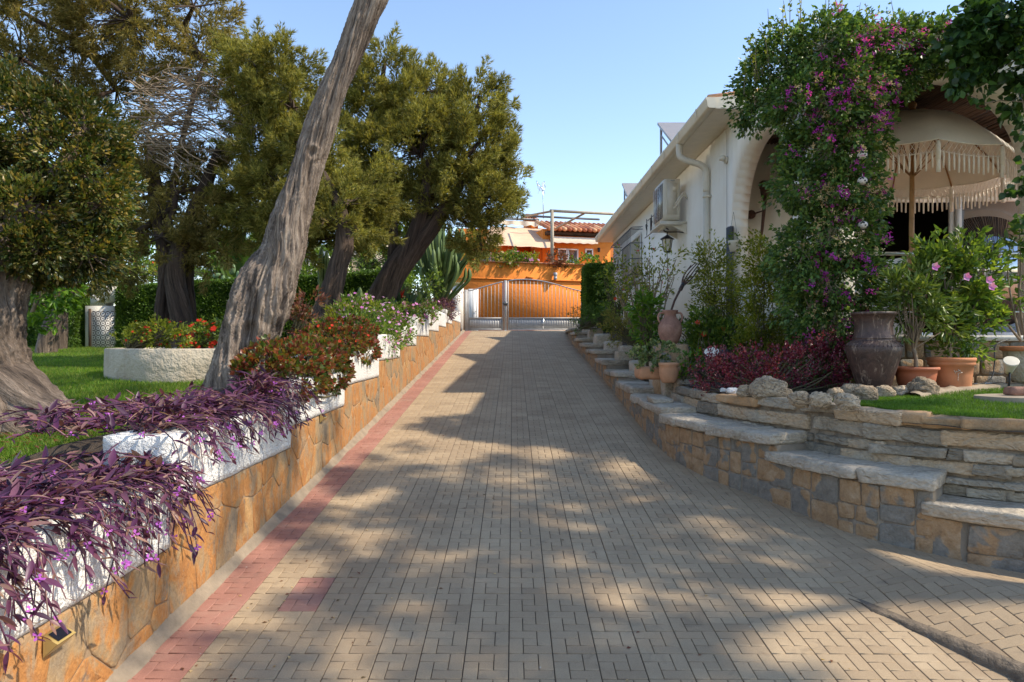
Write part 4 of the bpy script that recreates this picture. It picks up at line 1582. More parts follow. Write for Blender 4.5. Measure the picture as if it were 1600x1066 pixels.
c.build('lens_housing', M['plastic_white'], o)
# torch lamp on the porch wall, seen through the side arch
tl_ = thing('torch_lamp', 'rusty torch shaped wall lamp inside the side arch left of the bougainvillea', 'lamp', (3.92, 10.75, 3.5))
c = G()
P0 = Vector((3.92, 10.62, 3.98))
Mx = Matrix.Translation(P0) @ Matrix.Rotation(R(45), 4, 'Z')
c.lathe([(.07, -.02), (.085, .10), (.10, .10), (.10, .20), (.0, .20)], (0, 0, 0), 4, M=Mx)
c.lathe([(.0, -.02), (.07, -.02)], (0, 0, 0), 4, M=Mx)
c.build('lamp_shade', M['rust'], tl_)
c = G()
c.tube([P0 + Vector((0, 0, -.02)), P0 + Vector((-.05, 0, -.55)), P0 + Vector((-.10, .05, -1.0))], [.032, .024, .012], 8)
c.build('torch_stem', M['rust'], tl_)
c = G()
c.tube([P0 + Vector((-.02, .0, -.25)), P0 + Vector((-.14, .26, -.27))], .012, 6)
c.tube([P0 + Vector((-.14, .22, -.27)), P0 + Vector((-.14, .27, -.27))], .07, 12)
c.build('wall_mount', M['rust'], tl_)

# solar panels on the roof
for i, (yb, zb_, lab) in enumerate([(15.15, 6.55, 'nearer tilted solar panel on stilts on the white house roof'), (20.1, 6.35, 'farther tilted solar panel on stilts above the end of the gutter')]):
    t = thing('roof_solar_array', lab, 'solar panel', (4.2, yb - .8, 5.6), 'tilted solar panels on the house roof')
    c = G()
    A, B = (3.2, yb, zb_), (5.9, yb, zb_)
    D_, E = (3.2, yb - 1.7, zb_ - 1.0), (5.9, yb - 1.7, zb_ - 1.0)
    V = np.array([A, B, E, D_], float)
    V2 = V - np.array((0, -.02, .05))
    c.add(np.vstack([V, V2]), [(0, 1, 2, 3), (4, 5, 6, 7)], 0)
    c.add(np.vstack([V, V2]), [(0, 1, 5, 4), (1, 2, 6, 5), (2, 3, 7, 6), (3, 0, 4, 7)], 1)
    c.build('glass_panel', [M['solar'], M['steel']], t)
    for j in range(1, 3):
        c = G()
        x = 3.2 + j * .9
        c.add([(x, yb, zb_ + .004), (x + .03, yb, zb_ + .004), (x + .03, yb - 1.7, zb_ - .996), (x, yb - 1.7, zb_ - .996)], [(0, 1, 2, 3)])
        c.build('panel_seam', M['steel_bar'], t)
    for x in (3.27, 4.5, 5.8):
        c = G()
        c.tube([(x, yb - .05, zb_ - .05), (x, yb - .05, 5.2)], .028, 6)
        c.tube([(x, yb - .05, zb_ - .30), (x, yb - 1.6, 5.3)], .018, 6)
        c.build('leg', M['steel'], t)
    c = G()
    c.tube([(3.25, yb - .05, zb_ - .08), (5.85, yb - .05, zb_ - .08)], .03, 6)
    c.build('crossbar', M['steel'], t)

# railing of the terrace
rl = thing('terrace_railing', 'slim steel railing with thin horizontal rods along the edge of the porch terrace', 'railing', (5.5, HY + .1, FZ))
for z, r in ((2.66, .021), (2.37, .009), (2.02, .009)):
    c = G()
    c.tube([(3.75, HY + .12, z), (9, HY + .12, z)], r, 8)
    c.build('rail' if r > .02 else 'rod', M['steel_bar'], rl)
for x in (3.8, 7.1):
    c = G()
    c.tube([(x, HY + .12, FZ), (x, HY + .12, 2.66)], .02, 8)
    c.build('post', M['steel_bar'], rl)

# ---- fringed parasol under the arch
PX, PY, RIM, APX, PR = 5.27, 9.02, 4.00, 4.70, 1.20
um = thing('fringed_parasol', 'cream canvas parasol with long macrame fringe and bamboo pole inside the front arch', 'parasol', (PX, PY, FZ))
c = G()
c.tube([(PX, PY, FZ), (PX - .01, PY, 3.2), (PX, PY, APX)], [.034, .032, .028], 10)
c.build('pole', M['bamboo'], um)
c = G()
c.lathe([(.0, .26), (.02, .24), (.03, .20), (.018, .17), (.05, .13), (.055, .10), (.03, .07), (.06, .03), (.06, 0), (0, -.02)], (PX, PY, APX), 14)
c.build('finial', M['bamboo'], um, smooth=True)
NR = 10
TILT = R(5)


def canopy_pt(t, a):
    """t 0 at the top, 1 at the rim"""
    ph = (a / (2 * math.pi) * NR) % 1
    sag = math.sin(ph * math.pi) * .05 * t
    rr = PR * t * (1 - .035 * math.sin(ph * math.pi) * t)
    x, y, z = rr * math.cos(a), rr * math.sin(a), (APX - RIM) * (1 - t ** 2.1) - sag * .6
    return (PX + x * math.cos(TILT) + z * math.sin(TILT) * .2, PY + y, RIM + z - x * math.sin(TILT))


na = NR * 8
rows = np.array([[canopy_pt(t, a) for a in np.linspace(0, 2 * math.pi, na + 1)] for t in np.linspace(0.02, 1, 14)])
c = G()
c.grid(rows)
c.build('canopy', M['canvas'], um, smooth=True)
for k in range(NR):
    c = G()
    a = k * 2 * math.pi / NR
    c.tube([np.array(canopy_pt(t, a)) - np.array((0, 0, .016)) for t in np.linspace(.05, 1, 10)], .011, 5)
    c.build('rib', M['bamboo'], um)
c = G()
for k in range(NR):
    a = k * 2 * math.pi / NR
    c.tube([(PX, PY, RIM - .15), np.array(canopy_pt(.5, a)) - np.array((0, 0, .03))], .007, 4)
c.build('stretcher', M['bamboo'], um)
mac = G()
nn_ = 260
ring = np.array([canopy_pt(1, a) for a in np.linspace(0, 2 * math.pi, nn_ + 1)])
ring2 = ring - np.array((0, 0, .14))
for k in range(0, nn_, 2):                                          # the netted band
    for q in (3, -3):
        e = (k + q) % nn_
        mac.tube([ring[k], (ring[k] + ring2[e]) / 2 + np.array((0, 0, -.003)), ring2[e]], .0032, 3, caps=False)
mac.tube(ring, .010, 5, caps=False)
mac.tube(ring2, .005, 4, caps=False)
mac.build('macrame_band', M['macrame'], um, kind='stuff')
fr = G()
for k in range(0, nn_, 2):
    L = .20 + .015 * math.sin(k * 1.7)
    p = ring2[k]
    big = (k % 26 == 0)
    fr.tube([p + np.array((0, 0, .02)), p - np.array((0, 0, .05)), p - np.array((0.004 * math.sin(k), 0, L + (.03 if big else 0)))], [.006, .013 if not big else .022, .010 if not big else .026], 5)
    if big:
        q = ring[k]
        fr.tube([q - np.array((0, 0, .02)), q - np.array((0, 0, .07)), q - np.array((0, 0, .24))], [.012, .026, .030], 8)
fr.build('fringe', M['macrame'], um, kind='stuff')

# wicker bottle on a small table
tb = thing('side_table', 'small dark side table behind the terrace railing carrying the wicker bottle', 'table', (5.6, 9.7, FZ))
c = G()
c.box(5.3, 5.9, 9.4, 10.0, 2.30, 2.34)
c.build('table_top', M['dark_wood'], tb)
for x in (5.34, 5.82):
    for y in (9.44, 9.92):
        c = G()
        c.box(x, x + .04, y, y + .04, FZ, 2.299)
        c.build('leg', M['dark_wood'], tb)
v = thing('wicker_bottle', 'brown wicker covered bottle with a narrow neck beside the parasol pole', 'bottle', (5.62, 9.7, 2.34))
c = G()
c.lathe([(0, 0), (.11, 0), (.125, .10), (.12, .26), (.075, .36), (.045, .42), (.04, .58), (.05, .60), (.03, .60)], (5.62, 9.7, 2.341), 24)
c.build('bottle_body', M['wicker'], v, smooth=True)

# ------------------------------------------------------------------ the gate at the top
GY = 23.62
GZ = 2.055
gate = thing('driveway_gate', 'grey steel two leaf driveway gate with arched top rail and upright bars', 'gate', (.3, GY, GZ))
XL, XM, XR = -1.60, -.30, 2.42


def toprail(x):
    """two leaves: arch highest near x=.35"""
    return GZ + 1.36 + .42 * math.cos(min(1.0, abs(x - .38) / 2.05) * math.pi / 2) ** 1.3


for (xa, xb, nm, lab) in ((XL, XM, 'leaf_narrow', 'narrow left gate leaf'), (XM + .07, XR, 'leaf_wide', 'wide right gate leaf')):
    c = G()
    c.box(xa + .03, xa + .075, GY, GY + .04, GZ + .03, toprail(xa + .05))
    c.box(xb - .075, xb - .03, GY, GY + .04, GZ + .03, toprail(xb - .05))
    xx = np.linspace(xa + .05, xb - .05, 24)
    c.tube([(x, GY + .02, toprail(x)) for x in xx], .022, 6)
    c.box(xa + .075, xb - .075, GY, GY + .04, GZ + .41, GZ + .46)
    c.box(xa + .075, xb - .075, GY, GY + .04, GZ + .03, GZ + .07)
    lo = c.build('gate_frame', M['steel'], gate, label=lab)
    c = G()
    c.box(xa + .076, xb - .076, GY + .012, GY + .020, GZ + .07, GZ + .41)
    for x in np.arange(xa + .12, xb - .1, .085):
        c.box(x, x + .012, GY + .006, GY + .012, GZ + .075, GZ + .405)
    c.build('kick_panel', M['steel'], lo)
    nb = int(round((xb - xa - .15) / .125))
    for k in range(1, nb):
        x = xa + .075 + (xb - xa - .15) * k / nb
        c = G()
        c.box(x - .009, x + .009, GY + .01, GY + .028, GZ + .46, toprail(x) - .01)
        c.build('bar', M['steel'], lo)
    if xb > 1:
        c = G()
        c.box(1.02, 1.06, GY - .004, GY + .008, GZ + .07, GZ + .41)
        c.build('stile', M['steel_bar'], lo)
c = G()
c.box(XM - .01, XM + .08, GY - .02, GY + .06, GZ, GZ + 1.74)
c.build('gate_post', M['steel'], gate, label='middle gate post')
c = G()
c.box(XL - .09, XL + .02, GY - .02, GY + .08, GZ, GZ + 1.42)
c.build('gate_post', M['steel'], gate, label='left gate post')
c = G()
c.box(XR - .02, XR + .07, GY - .02, GY + .08, GZ, GZ + 1.45)
c.build('gate_post', M['steel'], gate, label='right gate post')
c = G()
c.box(XM - .04, XM + .10, GY - .05, GY - .02, GZ + .88, GZ + 1.0)
c.tube([(XM - .06, GY - .06, GZ + .95), (XM + .02, GY - .06, GZ + .95)], .014, 6)
c.build('lock', M['dark_grey'], gate)
c = G()
c.box(XL - .1, XR + .1, GY - .10, GY + .12, GZ - .03, GZ + .004)
c.build('gate_sill', M['white_paint'], gate)

gp = thing('gate_pillar', 'white rendered pillar with grey stone cap at the left end of the gate', 'pillar', (-1.86, 23.5, 2.05))
c = G()
c.box(-2.08, -1.72, 23.3, 23.7, 1.9, 3.62)
c.build('shaft', M['white_wall'], gp)
c = G()
c.box(-2.13, -1.67, 23.25, 23.75, 3.622, 3.70)
c.build('cap', M['slab'], gp)
# lattice fence left of the pillar
lt = thing('lattice_fence', 'weathered lattice fence panel between the white pillar and the candelabra cactus', 'fence', (-2.6, 23.55, 2.1))
c = G()
for k in range(-4, 9):
    c.tube([(-2.14 - k * .12, 23.55, 2.6), (-2.14 - k * .12 - .9, 23.55, 3.6)], .010, 4)
    c.tube([(-3.04 - k * .12, 23.57, 2.6), (-2.14 - k * .12, 23.57, 3.6)], .010, 4)
c.build('lattice', M['grey_wood'], lt)
for z in (2.6, 3.6):
    c = G()
    c.box(-3.2, -2.1, 23.53, 23.59, z - .02, z + .02)
    c.build('lattice_rail', M['grey_wood'], lt)

# ------------------------------------------------------------------ the orange house over the street
OY = 26.3
oh = thing('orange_house', 'bright orange terraced house with awnings, roof tiles and a plant filled parapet behind the gate', 'house', (1, 28, 2))
th = R(-3.0)


def orot(o):
    return o


c = G()
c.box(-2.38, 4.6, OY, OY + .3, 1.9, 4.78)
c.box(-2.38, 4.6, OY + .3, OY + 3.2, 3.7, 4.15)
wallp = c.build('parapet_wall', M['orange_wall'], oh)
c = G()
c.box(-2.34, .1, OY - .05, OY - .001, 4.12, 4.16)
c.box(.1, 4.6, OY - .06, OY - .002, 4.10, 4.15)
c.box(.62, .9, OY - .05, OY - .001, 4.20, 4.26)
c.build('wall_band', M['orange_wall'], oh)
c = G()
c.box(-2.42, 4.65, OY - .05, OY + .34, 4.782, 4.83)
c.build('parapet_cap', M['terracotta'], oh)
c = G()                                        # back walls of the terrace
c.box(-2.1, 1.32, OY + 5.0, OY + 5.3, 4.15, 6.9)
c.box(1.32, 4.9, OY + 3.0, OY + 3.3, 4.15, 6.7)
c.box(1.32, 1.55, OY + 3.3, OY + 5.0, 4.15, 6.7)
c.box(-2.3, -2.1, OY + 3.0, OY + 5.3, 4.15, 6.2)
c.build('wall', M['orange_wall'], oh)


def ip(u, v, Y):
    return tuple(at(u, v, Y))


Ya = OY + 3.0
c = G()
A0, A1, A2, A3 = ip(738, 378, OY + 3.0), ip(850, 380, OY + 3.0), ip(866, 348, OY + 5.0), ip(772, 348, OY + 5.0)
rows = []
for t in np.linspace(0, 1, 12):
    l = np.array(ip(738, 380, OY + 1.7)) * (1 - t) + np.array(ip(778, 350, OY + 4.9)) * t
    r = np.array(ip(852, 381, OY + 1.7)) * (1 - t) + np.array(ip(866, 350, OY + 4.9)) * t
    rows.append([l * (1 - s) + r * s - np.array((0, 0, .03 * math.sin(s * 3.14 * 3) ** 2)) for s in np.linspace(0, 1, 16)])
c.grid(np.array(rows))
aw = c.build('awning', M['awning'], oh, smooth=True)
c = G()
for s in (.0, .34, .68, 1.0):
    l = np.array(ip(738, 380, OY + 1.7)) * (1 - s) + np.array(ip(852, 381, OY + 1.7)) * s
    r = np.array(ip(778, 350, OY + 4.9)) * (1 - s) + np.array(ip(866, 350, OY + 4.9)) * s
    c.tube([l - np.array((0, 0, .05)), r - np.array((0, 0, .05))], .02, 5)
c.box(l[0] - .05, l[0] + .05, OY + 1.66, OY + 1.74, l[2] - .05, l[2] + .05)
c.build('awning_rod', M['terracotta_pale'], aw)
c = G()
xs_ = np.linspace(ip(776, 0, OY + 4.8)[0], ip(867, 0, OY + 4.8)[0], 60)
top = ip(0, 340, OY + 4.8)[2]
rows = [[(x, OY + 4.8 + .03 * math.sin(x * 11), top) for x in xs_], [(x, OY + 4.75 + .06 * math.sin(x * 9), top - .22 - .03 * math.sin(x * 14)) for x in xs_]]
c.grid(np.array(rows))
c.build('valance', M['awning_pale'], aw)
c = G()
zt = ip(0, 338, OY + 4.8)[2]
c.box(-.9, 1.7, OY + 4.82, OY + 4.95, zt, zt + .09)
c.build('terrace_beam', M['dark_grey'], oh)
# lower right awning box over the door
c = G()
xs_ = np.linspace(ip(860, 0, OY + 2.5)[0], ip(938, 0, OY + 2.5)[0], 40)
rows = [[(x, OY + 2.9, 6.36) for x in xs_], [(x, OY + 2.5, 6.30) for x in xs_], [(x, OY + 2.48, 6.03 + .015 * math.sin(x * 16)) for x in xs_]]
c.grid(np.array(rows))
c.build('awning', M['awning_pale'], oh, label='pale rolled awning over the terrace door')
c = G()
c.box(1.4, 4.9, OY + 2.6, OY + 3.0, 6.42, 6.56)
c.build('eave_board', M['dark_wood'], oh)
rf = G()
rf.add([(1.35, OY + 2.4, 6.58), (5.2, OY + 2.4, 6.58), (5.2, OY + 4.4, 7.22), (1.35, OY + 4.4, 7.22)], [(0, 1, 2, 3)])
rfo = rf.build('roof', M['rooftile'], oh)
for k, x in enumerate(np.arange(1.42, 4.9, .235)):
    for q in range(3):
        c = G()
        y0 = OY + 2.34 + q * .64
        z0 = 6.61 + q * .205
        c.tube([(x, y0, z0), (x, y0 + .70, z0 + .235)], [.095, .075], 8)
        c.build('roof_tile', M['rooftile'], rfo)
# chimney
c = G()
cx, cy = 1.38, OY + 4.9
c.box(cx - .29, cx + .29, cy, cy + .5, 6.8, 7.42)
ch = c.build('chimney', M['orange_wall'], oh)
c = G()
for q in range(2):
    for k in range(5):
        c.tube([(cx - .24 + k * .12, cy - .04, 7.46 + q * .14), (cx - .24 + k * .12, cy + .55, 7.48 + q * .14)], .058, 8)
c.box(cx - .32, cx + .32, cy - .04, cy + .54, 7.36, 7.42)
c.box(cx - .30, cx + .30, cy - .02, cy + .52, 7.66, 7.70)
c.build('chimney_cap', M['rooftile'], ch)


def window(par, x0, x1, z0, z1, y, mull=0, pane='glass', fw=.06):
    c = G()
    for (a, b, d, e) in [(x0, x0 + fw, z0, z1), (x1 - fw, x1, z0, z1), (x0 + fw, x1 - fw, z1 - fw, z1), (x0 + fw, x1 - fw, z0, z0 + fw)]:
        c.box(a, b, y - .05, y - .001, d, e)
    for k in range(mull):
        xm = x0 + (x1 - x0) * (k + 1) / (mull + 1)
        c.box(xm - .03, xm + .03, y - .045, y - .001, z0 + fw, z1 - fw)
    f = c.build('window', M['white_paint'], par)
    c = G()
    c.box(x0 + fw, x1 - fw, y - .022, y - .002, z0 + fw, z1 - fw)
    c.build('pane', M[pane], f)
    return f


OW = OY + 3.0
window(oh, ip(873, 0, OW)[0], ip(889, 0, OW)[0], 4.9, ip(0, 382, OW)[2], OW)
window(oh, ip(889.5, 0, OW)[0], ip(908, 0, OW)[0], 4.2, ip(0, 382, OW)[2], OW, 0, 'door_glass')
window(oh, ip(920, 0, OW)[0], ip(934, 0, OW)[0], ip(0, 397, OW)[2], ip(0, 381, OW)[2], OW)
window(oh, ip(757, 0, OY + 5)[0], ip(846, 0, OY + 5)[0], 4.2, ip(0, 392, OY + 5)[2], OY + 5, 3)
for (u, v, Y_, nm) in ((861, 371, OW, 'wall_lamp'), (943, 383, OW, 'wall_lamp')):
    c = G()
    p = at(u, v, Y_)
    c.lathe([(0, .12), (.07, .10), (.06, -.05), (.04, -.09), (0, -.1)], (p.x, p.y - .12, p.z), 8)
    c.tube([(p.x, p.y - .12, p.z + .1), (p.x, p.y - .001, p.z + .1)], .02, 5)
    c.build(nm, M['plastic_white'] if u < 900 else M['iron'], oh)
p = at(872.5, 428, OY)
c = G()
c.lathe([(0, .16), (.09, .13), (.075, .0), (.05, -.02), (0, -.02)], (p.x, p.y - .14, p.z), 8)
c.box(p.x - .05, p.x + .05, p.y - .2, p.y - .061, p.z - .14, p.z - .02)
c.build('wall_lamp', M['steel'], oh, label='grey lantern on the orange parapet above the gate')

# pergola frame and rail on the terrace
pg = thing('pergola_frame', 'weathered timber pergola posts and beams on the roof terrace of the orange house', 'pergola', (2.0, OY + .2, 4.8))
zb_ = ip(0, 322, OY + .1)[2]
xp = ip(870, 0, OY + .1)[0]
for (a, b, r) in [((xp, OY + .1, 4.78), (xp, OY + .1, zb_ + .04), .075), ((xp - .09, OY + .12, zb_ + .02), (4.8, OY + .12, zb_ + .02), .06), ((xp - .03, OY + .1, zb_), (1.45, OY + 3.4, zb_ + .35), .05), ((3.15, OY + .1, zb_), (2.45, OY + 3.2, zb_ - .42), .05)]:
    c = G()
    c.tube([a, b], r, 4)
    c.build('beam', M['pergola'], pg)
c = G()
zz = ip(0, 335.5, OY + 3)[2]
c.tube([(-.8, OY + 4.5, zz + .22), (1.75, OY + 4.5, zz + .22)], .045, 4)
c.tube([(.35, OY + 4.5, zz + .22), (.30, OY + 4.7, zz - .15)], .035, 4)
c.tube([(1.6, OY + 3.6, 7.35), (5.2, OY + 3.6, 7.35)], .05, 4)
c.build('rail', M['dark_grey'], pg)

an = thing('television_antenna', 'thin television antenna with small elements on a mast beside the orange chimney', 'antenna', (1.75, OY + 4.8, 7.0))
c = G()
p0, p1 = at(861, 336, OY + 4.9), at(859.5, 278, OY + 4.9)
c.tube([p0, p1], .022, 5)
c.build('mast', M['steel_bar'], an)
c = G()
q = at(859, 288, OY + 4.9)
c.tube([at(849, 282, OY + 4.7), at(863, 291, OY + 5.0)], .016, 4)
for k in range(6):
    u = 849.5 + k * 2.2
    c.tube([at(u - 1.2, 277 + k * 1.7, OY + 4.75), at(u + 1.6, 290 + k * 1.3, OY + 4.75)], .010, 4)
c.tube([at(848, 276, OY + 4.7), at(849.5, 284, OY + 4.7)], .02, 4)
c.tube([at(863, 276, OY + 5), at(865, 286, OY + 5)], .02, 4)
c.tube([at(850, 296, OY + 4.7), at(855, 289, OY + 4.9)], .016, 4)
c.build('element', M['steel_bar'], an)

# narrow white door leaf behind the gate, thin white drain pipe at the corner
dw = thing('service_door', 'narrow white double door in the orange wall behind the left gate leaf', 'door', (-1.45, OY - .05, 2.0))
c = G()
c.box(-1.72, -1.33, OY - .05, OY - .003, 2.05, 3.72)
c.build('door_leaf', M['white_paint'], dw)
c = G()
c.box(-1.535, -1.52, OY - .054, OY - .0505, 2.05, 3.72)
c.tube([(-1.47, OY - .08, 2.85), (-1.40, OY - .08, 2.85)], .014, 5)
c.build('handle', M['steel'], dw)
c = G()
c.tube([(-2.44, OY - .06, 1.9), (-2.44, OY - .06, 4.95)], .055, 8)
c.build('drainpipe', M['white_paint'], oh)

# far white houses glimpsed beyond
def far_house(u0, u1, vtop, vbot, Y, lab, m='white_wall', wins=()):
    a, b = at(u0, vtop, Y), at(u1, vbot, Y)
    t = thing('distant_house', lab, 'house', ((a.x + b.x) / 2, Y, 1.9))
    c = G()
    c.box(a.x, b.x, Y, Y + 6, 1.8, a.z)
    c.build('wall', M[m], t)
    c = G()
    c.box(a.x - .15, b.x + .15, Y - .15, Y + 6.1, a.z + .002, a.z + .18)
    c.build('roof', M['cream_paint'], t)
    for (p, q, r, s) in wins:
        A, B = at(p, q, Y), at(r, s, Y)
        window(t, A.x, B.x, B.z, A.z, Y)
    return t


far_house(706, 744, 381, 450, 33, 'white house corner just left of the orange house behind the cactus', wins=((716, 391, 721, 401),))
far_house(452, 520, 388, 450, 42, 'small white house glimpsed over the hedge right of the leaning trunk', wins=((462, 398, 468, 408),))
far_house(548, 600, 376, 450, 46, 'pale house far behind the hedge between the two juniper trunks', m='cream_planter')
far_house(330, 352, 368, 450, 40, 'ochre house sliver behind the broad leaved plants', m='cream_planter')

# ------------------------------------------------------------------ trees
def pxblobs(L, Y, k=1.0):
    out = []
    for b in L:
        u, v, r = b[:3]
        dy = b[3] if len(b) > 3 else 0
        YY = Y + dy
        m = r * YY / F * k
        out.append((at(u, v, YY), (m, m * 1.05, m * .92)))
    return out


def juniper(name, label, base, wood, blobs, mat, per_area=9, leaves=46, length=.42, rad=.13, size=(.075, .13), group=None, attach=None, barks='bark_dark'):
    t = thing(name, label, 'tree', base, group)
    g = G()
    last = None
    for (path, radii, kw) in wood:
        last = trunk(g, path, radii, **kw)
    g.build('trunk', M[barks], t, smooth=True, attr=True)
    P, D, roots = plumes(blobs, per_area, leaves, length, rad, up=.45)
    g = G()
    scatter(g, SPRAY, P, D, RG.uniform(size[0], size[1], len(P)), .8)
    g.build('crown', M[mat], t)
    # limbs to every blob, then fine twigs
    lg = G()
    fork = np.array(attach) if attach is not None else last[-1]
    ctr = [np.array(tuple(b[0])) for b in blobs]
    for c in ctr:
        near = [d for d in ctr if np.linalg.norm(d - fork) < np.linalg.norm(c - fork) - .15 and np.linalg.norm(d - c) < 1.6]
        a = min(near, key=lambda d: np.linalg.norm(d - c)) if near else fork
        twigs(lg, [a], [c], .055, .03, .12, 7, 6)
    for r_ in roots[::3]:
        c = min(ctr, key=lambda d: np.linalg.norm(d - r_))
        twigs(lg, [c], [r_], .018, .004, .12, 4, 4)
    lg.build('branch', M['bark_dark'], t, kind='stuff')
    return t


def P3(L, Y, dys=None):
    return [at(u, v, Y + (dys[i] if dys else 0)) for i, (u, v) in enumerate(L)]


# the leaning silver trunk beside the wall
lean = [(368, 640), (372, 600), (385, 540), (406, 480), (420, 440), (438, 400), (450, 350), (466, 300), (481, 250), (496, 210), (518, 150), (538, 100), (558, 50), (580, 0), (606, -60), (640, -140), (690, -240)]
lw_ = [128, 100, 82, 88, 88, 68, 64, 55, 48, 48, 44, 42, 44, 50, 46, 42, 36]
t = thing('leaning_tree', 'tall silver grey tree trunk twisted and leaning right over the planter wall', 'tree', tuple(at(368, 625, 6.0)))
g = G()
trunk(g, P3(lean, 6.0), [w_ / 2 * 6 / F * .93 for w_ in lw_], nseg=150, nlen=300, ridge=.24, twist=1.0, seed=3, lobes=5, fine=.10,
      knots=[(.72, -1.35 + math.pi, .10, .022), (2.35, -1.2 + math.pi, .06, .015)])
g.build('trunk', M['bark_lean'], t, smooth=True, attr=True)
g = G()
for (u, v, r_) in ((330, 640, .07), (418, 625, .06), (352, 652, .06)):
    g.tube([at(372, 585, 5.95), at((372 + u) / 2 + (u - 372) * .1, 615, 5.88), at(u, v, 5.8)], [.10, .085, r_ * .7], 10)
g.build('root', M['bark_lean'], t, smooth=True, kind='stuff')
g = G()
for (a, b, c_) in (((430, 470), (448, 458), (451, 436)), ((428, 484), (450, 466), (455, 455))):
    g.tube([at(*a, 5.95), at(*b, 5.93), at(*c_, 5.92)], [.035, .02, .004], 6)
g.build('broken_stub', M['bark_lean'], t, smooth=True, kind='stuff')
ub = [(Vector((.1, 6.3, 7.4)), 1.0), (Vector((-.9, 6.9, 7.6)), .9), (Vector((1.0, 6.0, 7.9)), .9), (Vector((.1, 7.4, 8.3)), .9), (Vector((-1.6, 6.0, 8.0)), .8)]
P, D, roots = plumes(ub, 3.2, 40, .45, .15)
g = G()
scatter(g, SPRAY, P, D, RG.uniform(.10, .16, len(P)), .8)
g.build('crown', M['lf_juniper'], t)
g = G()
for c_, r_ in ub:
    twigs(g, [at(690, -240, 6)], [c_], .07, .03, .12, 6, 6)
g.build('branch', M['bark_dark'], t, kind='stuff')

# big clipped tree at the left edge
t = thing('clipped_tree', 'old tree with a massive gnarled trunk and dense clipped crown at the left edge', 'tree', tuple(at(-10, 675, 5.15)))
g = G()
trunk(g, P3([(0, 700), (-6, 655), (-16, 600), (-24, 540), (-24, 480), (-16, 430), (-12, 380), (0, 345)], 5.15), [.56, .43, .30, .25, .235, .225, .19, .12], nseg=160, nlen=200, ridge=.34, twist=.5, seed=12, lobes=5, fine=.09, knots=())
for (u, v, w_) in ((108, 676, .15), (60, 700, .19), (20, 712, .2)):
    trunk(g, [at(-6, 600, 5.1), at(u * .45, (600 + v) / 2 + 6, 5.05), at(u * .8, v - 14, 4.95), at(u + 8, v + 8, 4.85)], [.2, .2, w_, .04], nseg=48, nlen=40, ridge=.28, twist=.3, seed=int(u), lobes=5, fine=.06)
g.build('trunk', M['bark_old'], t, smooth=True, attr=True)
hb = pxblobs([(40, 330, 90), (-70, 300, 120), (100, 350, 70), (115, 270, 72), (50, 210, 80), (-40, 180, 90), (130, 210, 50), (60, 400, 42), (130, 390, 45), (0, 395, 45), (150, 320, 40), (10, 375, 48, -.45), (55, 385, 36, -.4), (-30, 350, 60, -.5), (40, 330, 50, -.4)], 5.5, 1.0)
P, D, roots = plumes(hb, 105, 48, .13, .11, up=.1, shell=(.72, 1.0), cull=.8)
g = G()
scatter(g, LEAF, P, D, RG.uniform(.032, .054, len(P)), .52)
g.build('crown', M['lf_holm'], t)
g = G()
for b in hb:
    twigs(g, [at(15, 320, 5.2)], [b[0]], .07, .03, .1, 6, 6)
for r_ in roots[::5]:
    c_ = min(hb, key=lambda d: (Vector(r_) - d[0]).length)[0]
    twigs(g, [c_], [r_], .014, .004, .1, 4, 4)
g.build('branch', M['bark_old'], t, kind='stuff')

# junipers, left to right
kwt = dict(nseg=36, nlen=50, ridge=.2, twist=.9, lobes=4, fine=.05)
t1 = juniper('juniper_tree', 'large olive brown juniper with three twisted stems growing behind the round planter', tuple(at(268, 515, 11.2)),
             [(P3([(258, 560), (262, 500), (262, 430), (255, 370), (240, 300), (230, 230)], 11.2), [.21, .19, .17, .15, .12, .07], dict(kwt, seed=21)),
              (P3([(285, 560), (282, 500), (272, 430), (285, 370), (320, 290), (340, 230)], 11.0), [.20, .17, .15, .13, .10, .05], dict(kwt, seed=22)),
              (P3([(296, 560), (296, 500), (292, 430), (300, 390), (350, 330)], 11.35), [.10, .10, .09, .08, .05], dict(kwt, seed=23)),
              (P3([(250, 560), (247, 500), (252, 450), (262, 400)], 11.0), [.09, .08, .07, .05], dict(kwt, seed=24))],
             pxblobs([(30, 90, 90), (110, 60, 95, .5), (200, 30, 90), (285, 40, 62, .3), (320, 95, 48), (300, 10, 50), (360, 120, 36, .2), (130, 160, 70, .6), (175, 250, 52, .5), (200, 320, 62), (270, 300, 66, -.2), (330, 300, 62, .3), (250, 370, 52, -.3), (330, 370, 50), (165, 390, 52, .3), (385, 320, 48, .4), (385, 250, 42, .5), (20, 10, 95, .2), (130, -20, 90), (180, 140, 60, 1.0), (90, 440, 26, 2.5)], 11.2),
             'lf_juniper_brown', per_area=9, leaves=78, length=.42, rad=.17, size=(.09, .155), attach=at(262, 330, 11.1))
dg = G()
for k in range(150):                                                 # bare grey twigs where the crown has died back
    a = at(random.uniform(190, 290), random.uniform(110, 250), 10.5 + random.uniform(-.3, .5))
    ang = random.uniform(-.9, .5)
    L = random.uniform(.5, 1.3)
    b = a + Vector((math.cos(ang) * L, random.uniform(-.5, .3), math.sin(ang) * L * .75))
    twigs(dg, [a], [b], .013, .003, .16, 7, 4)
    for q in range(3):
        f = random.uniform(.3, .9)
        c_ = a.lerp(b, f)
        twigs(dg, [c_], [c_ + Vector((random.uniform(-.1, .35), random.uniform(-.2, .1), random.uniform(-.3, .12)))], .006, .002, .2, 4, 3)
dg.build('dead_twig', M['twig'], t1, kind='stuff')

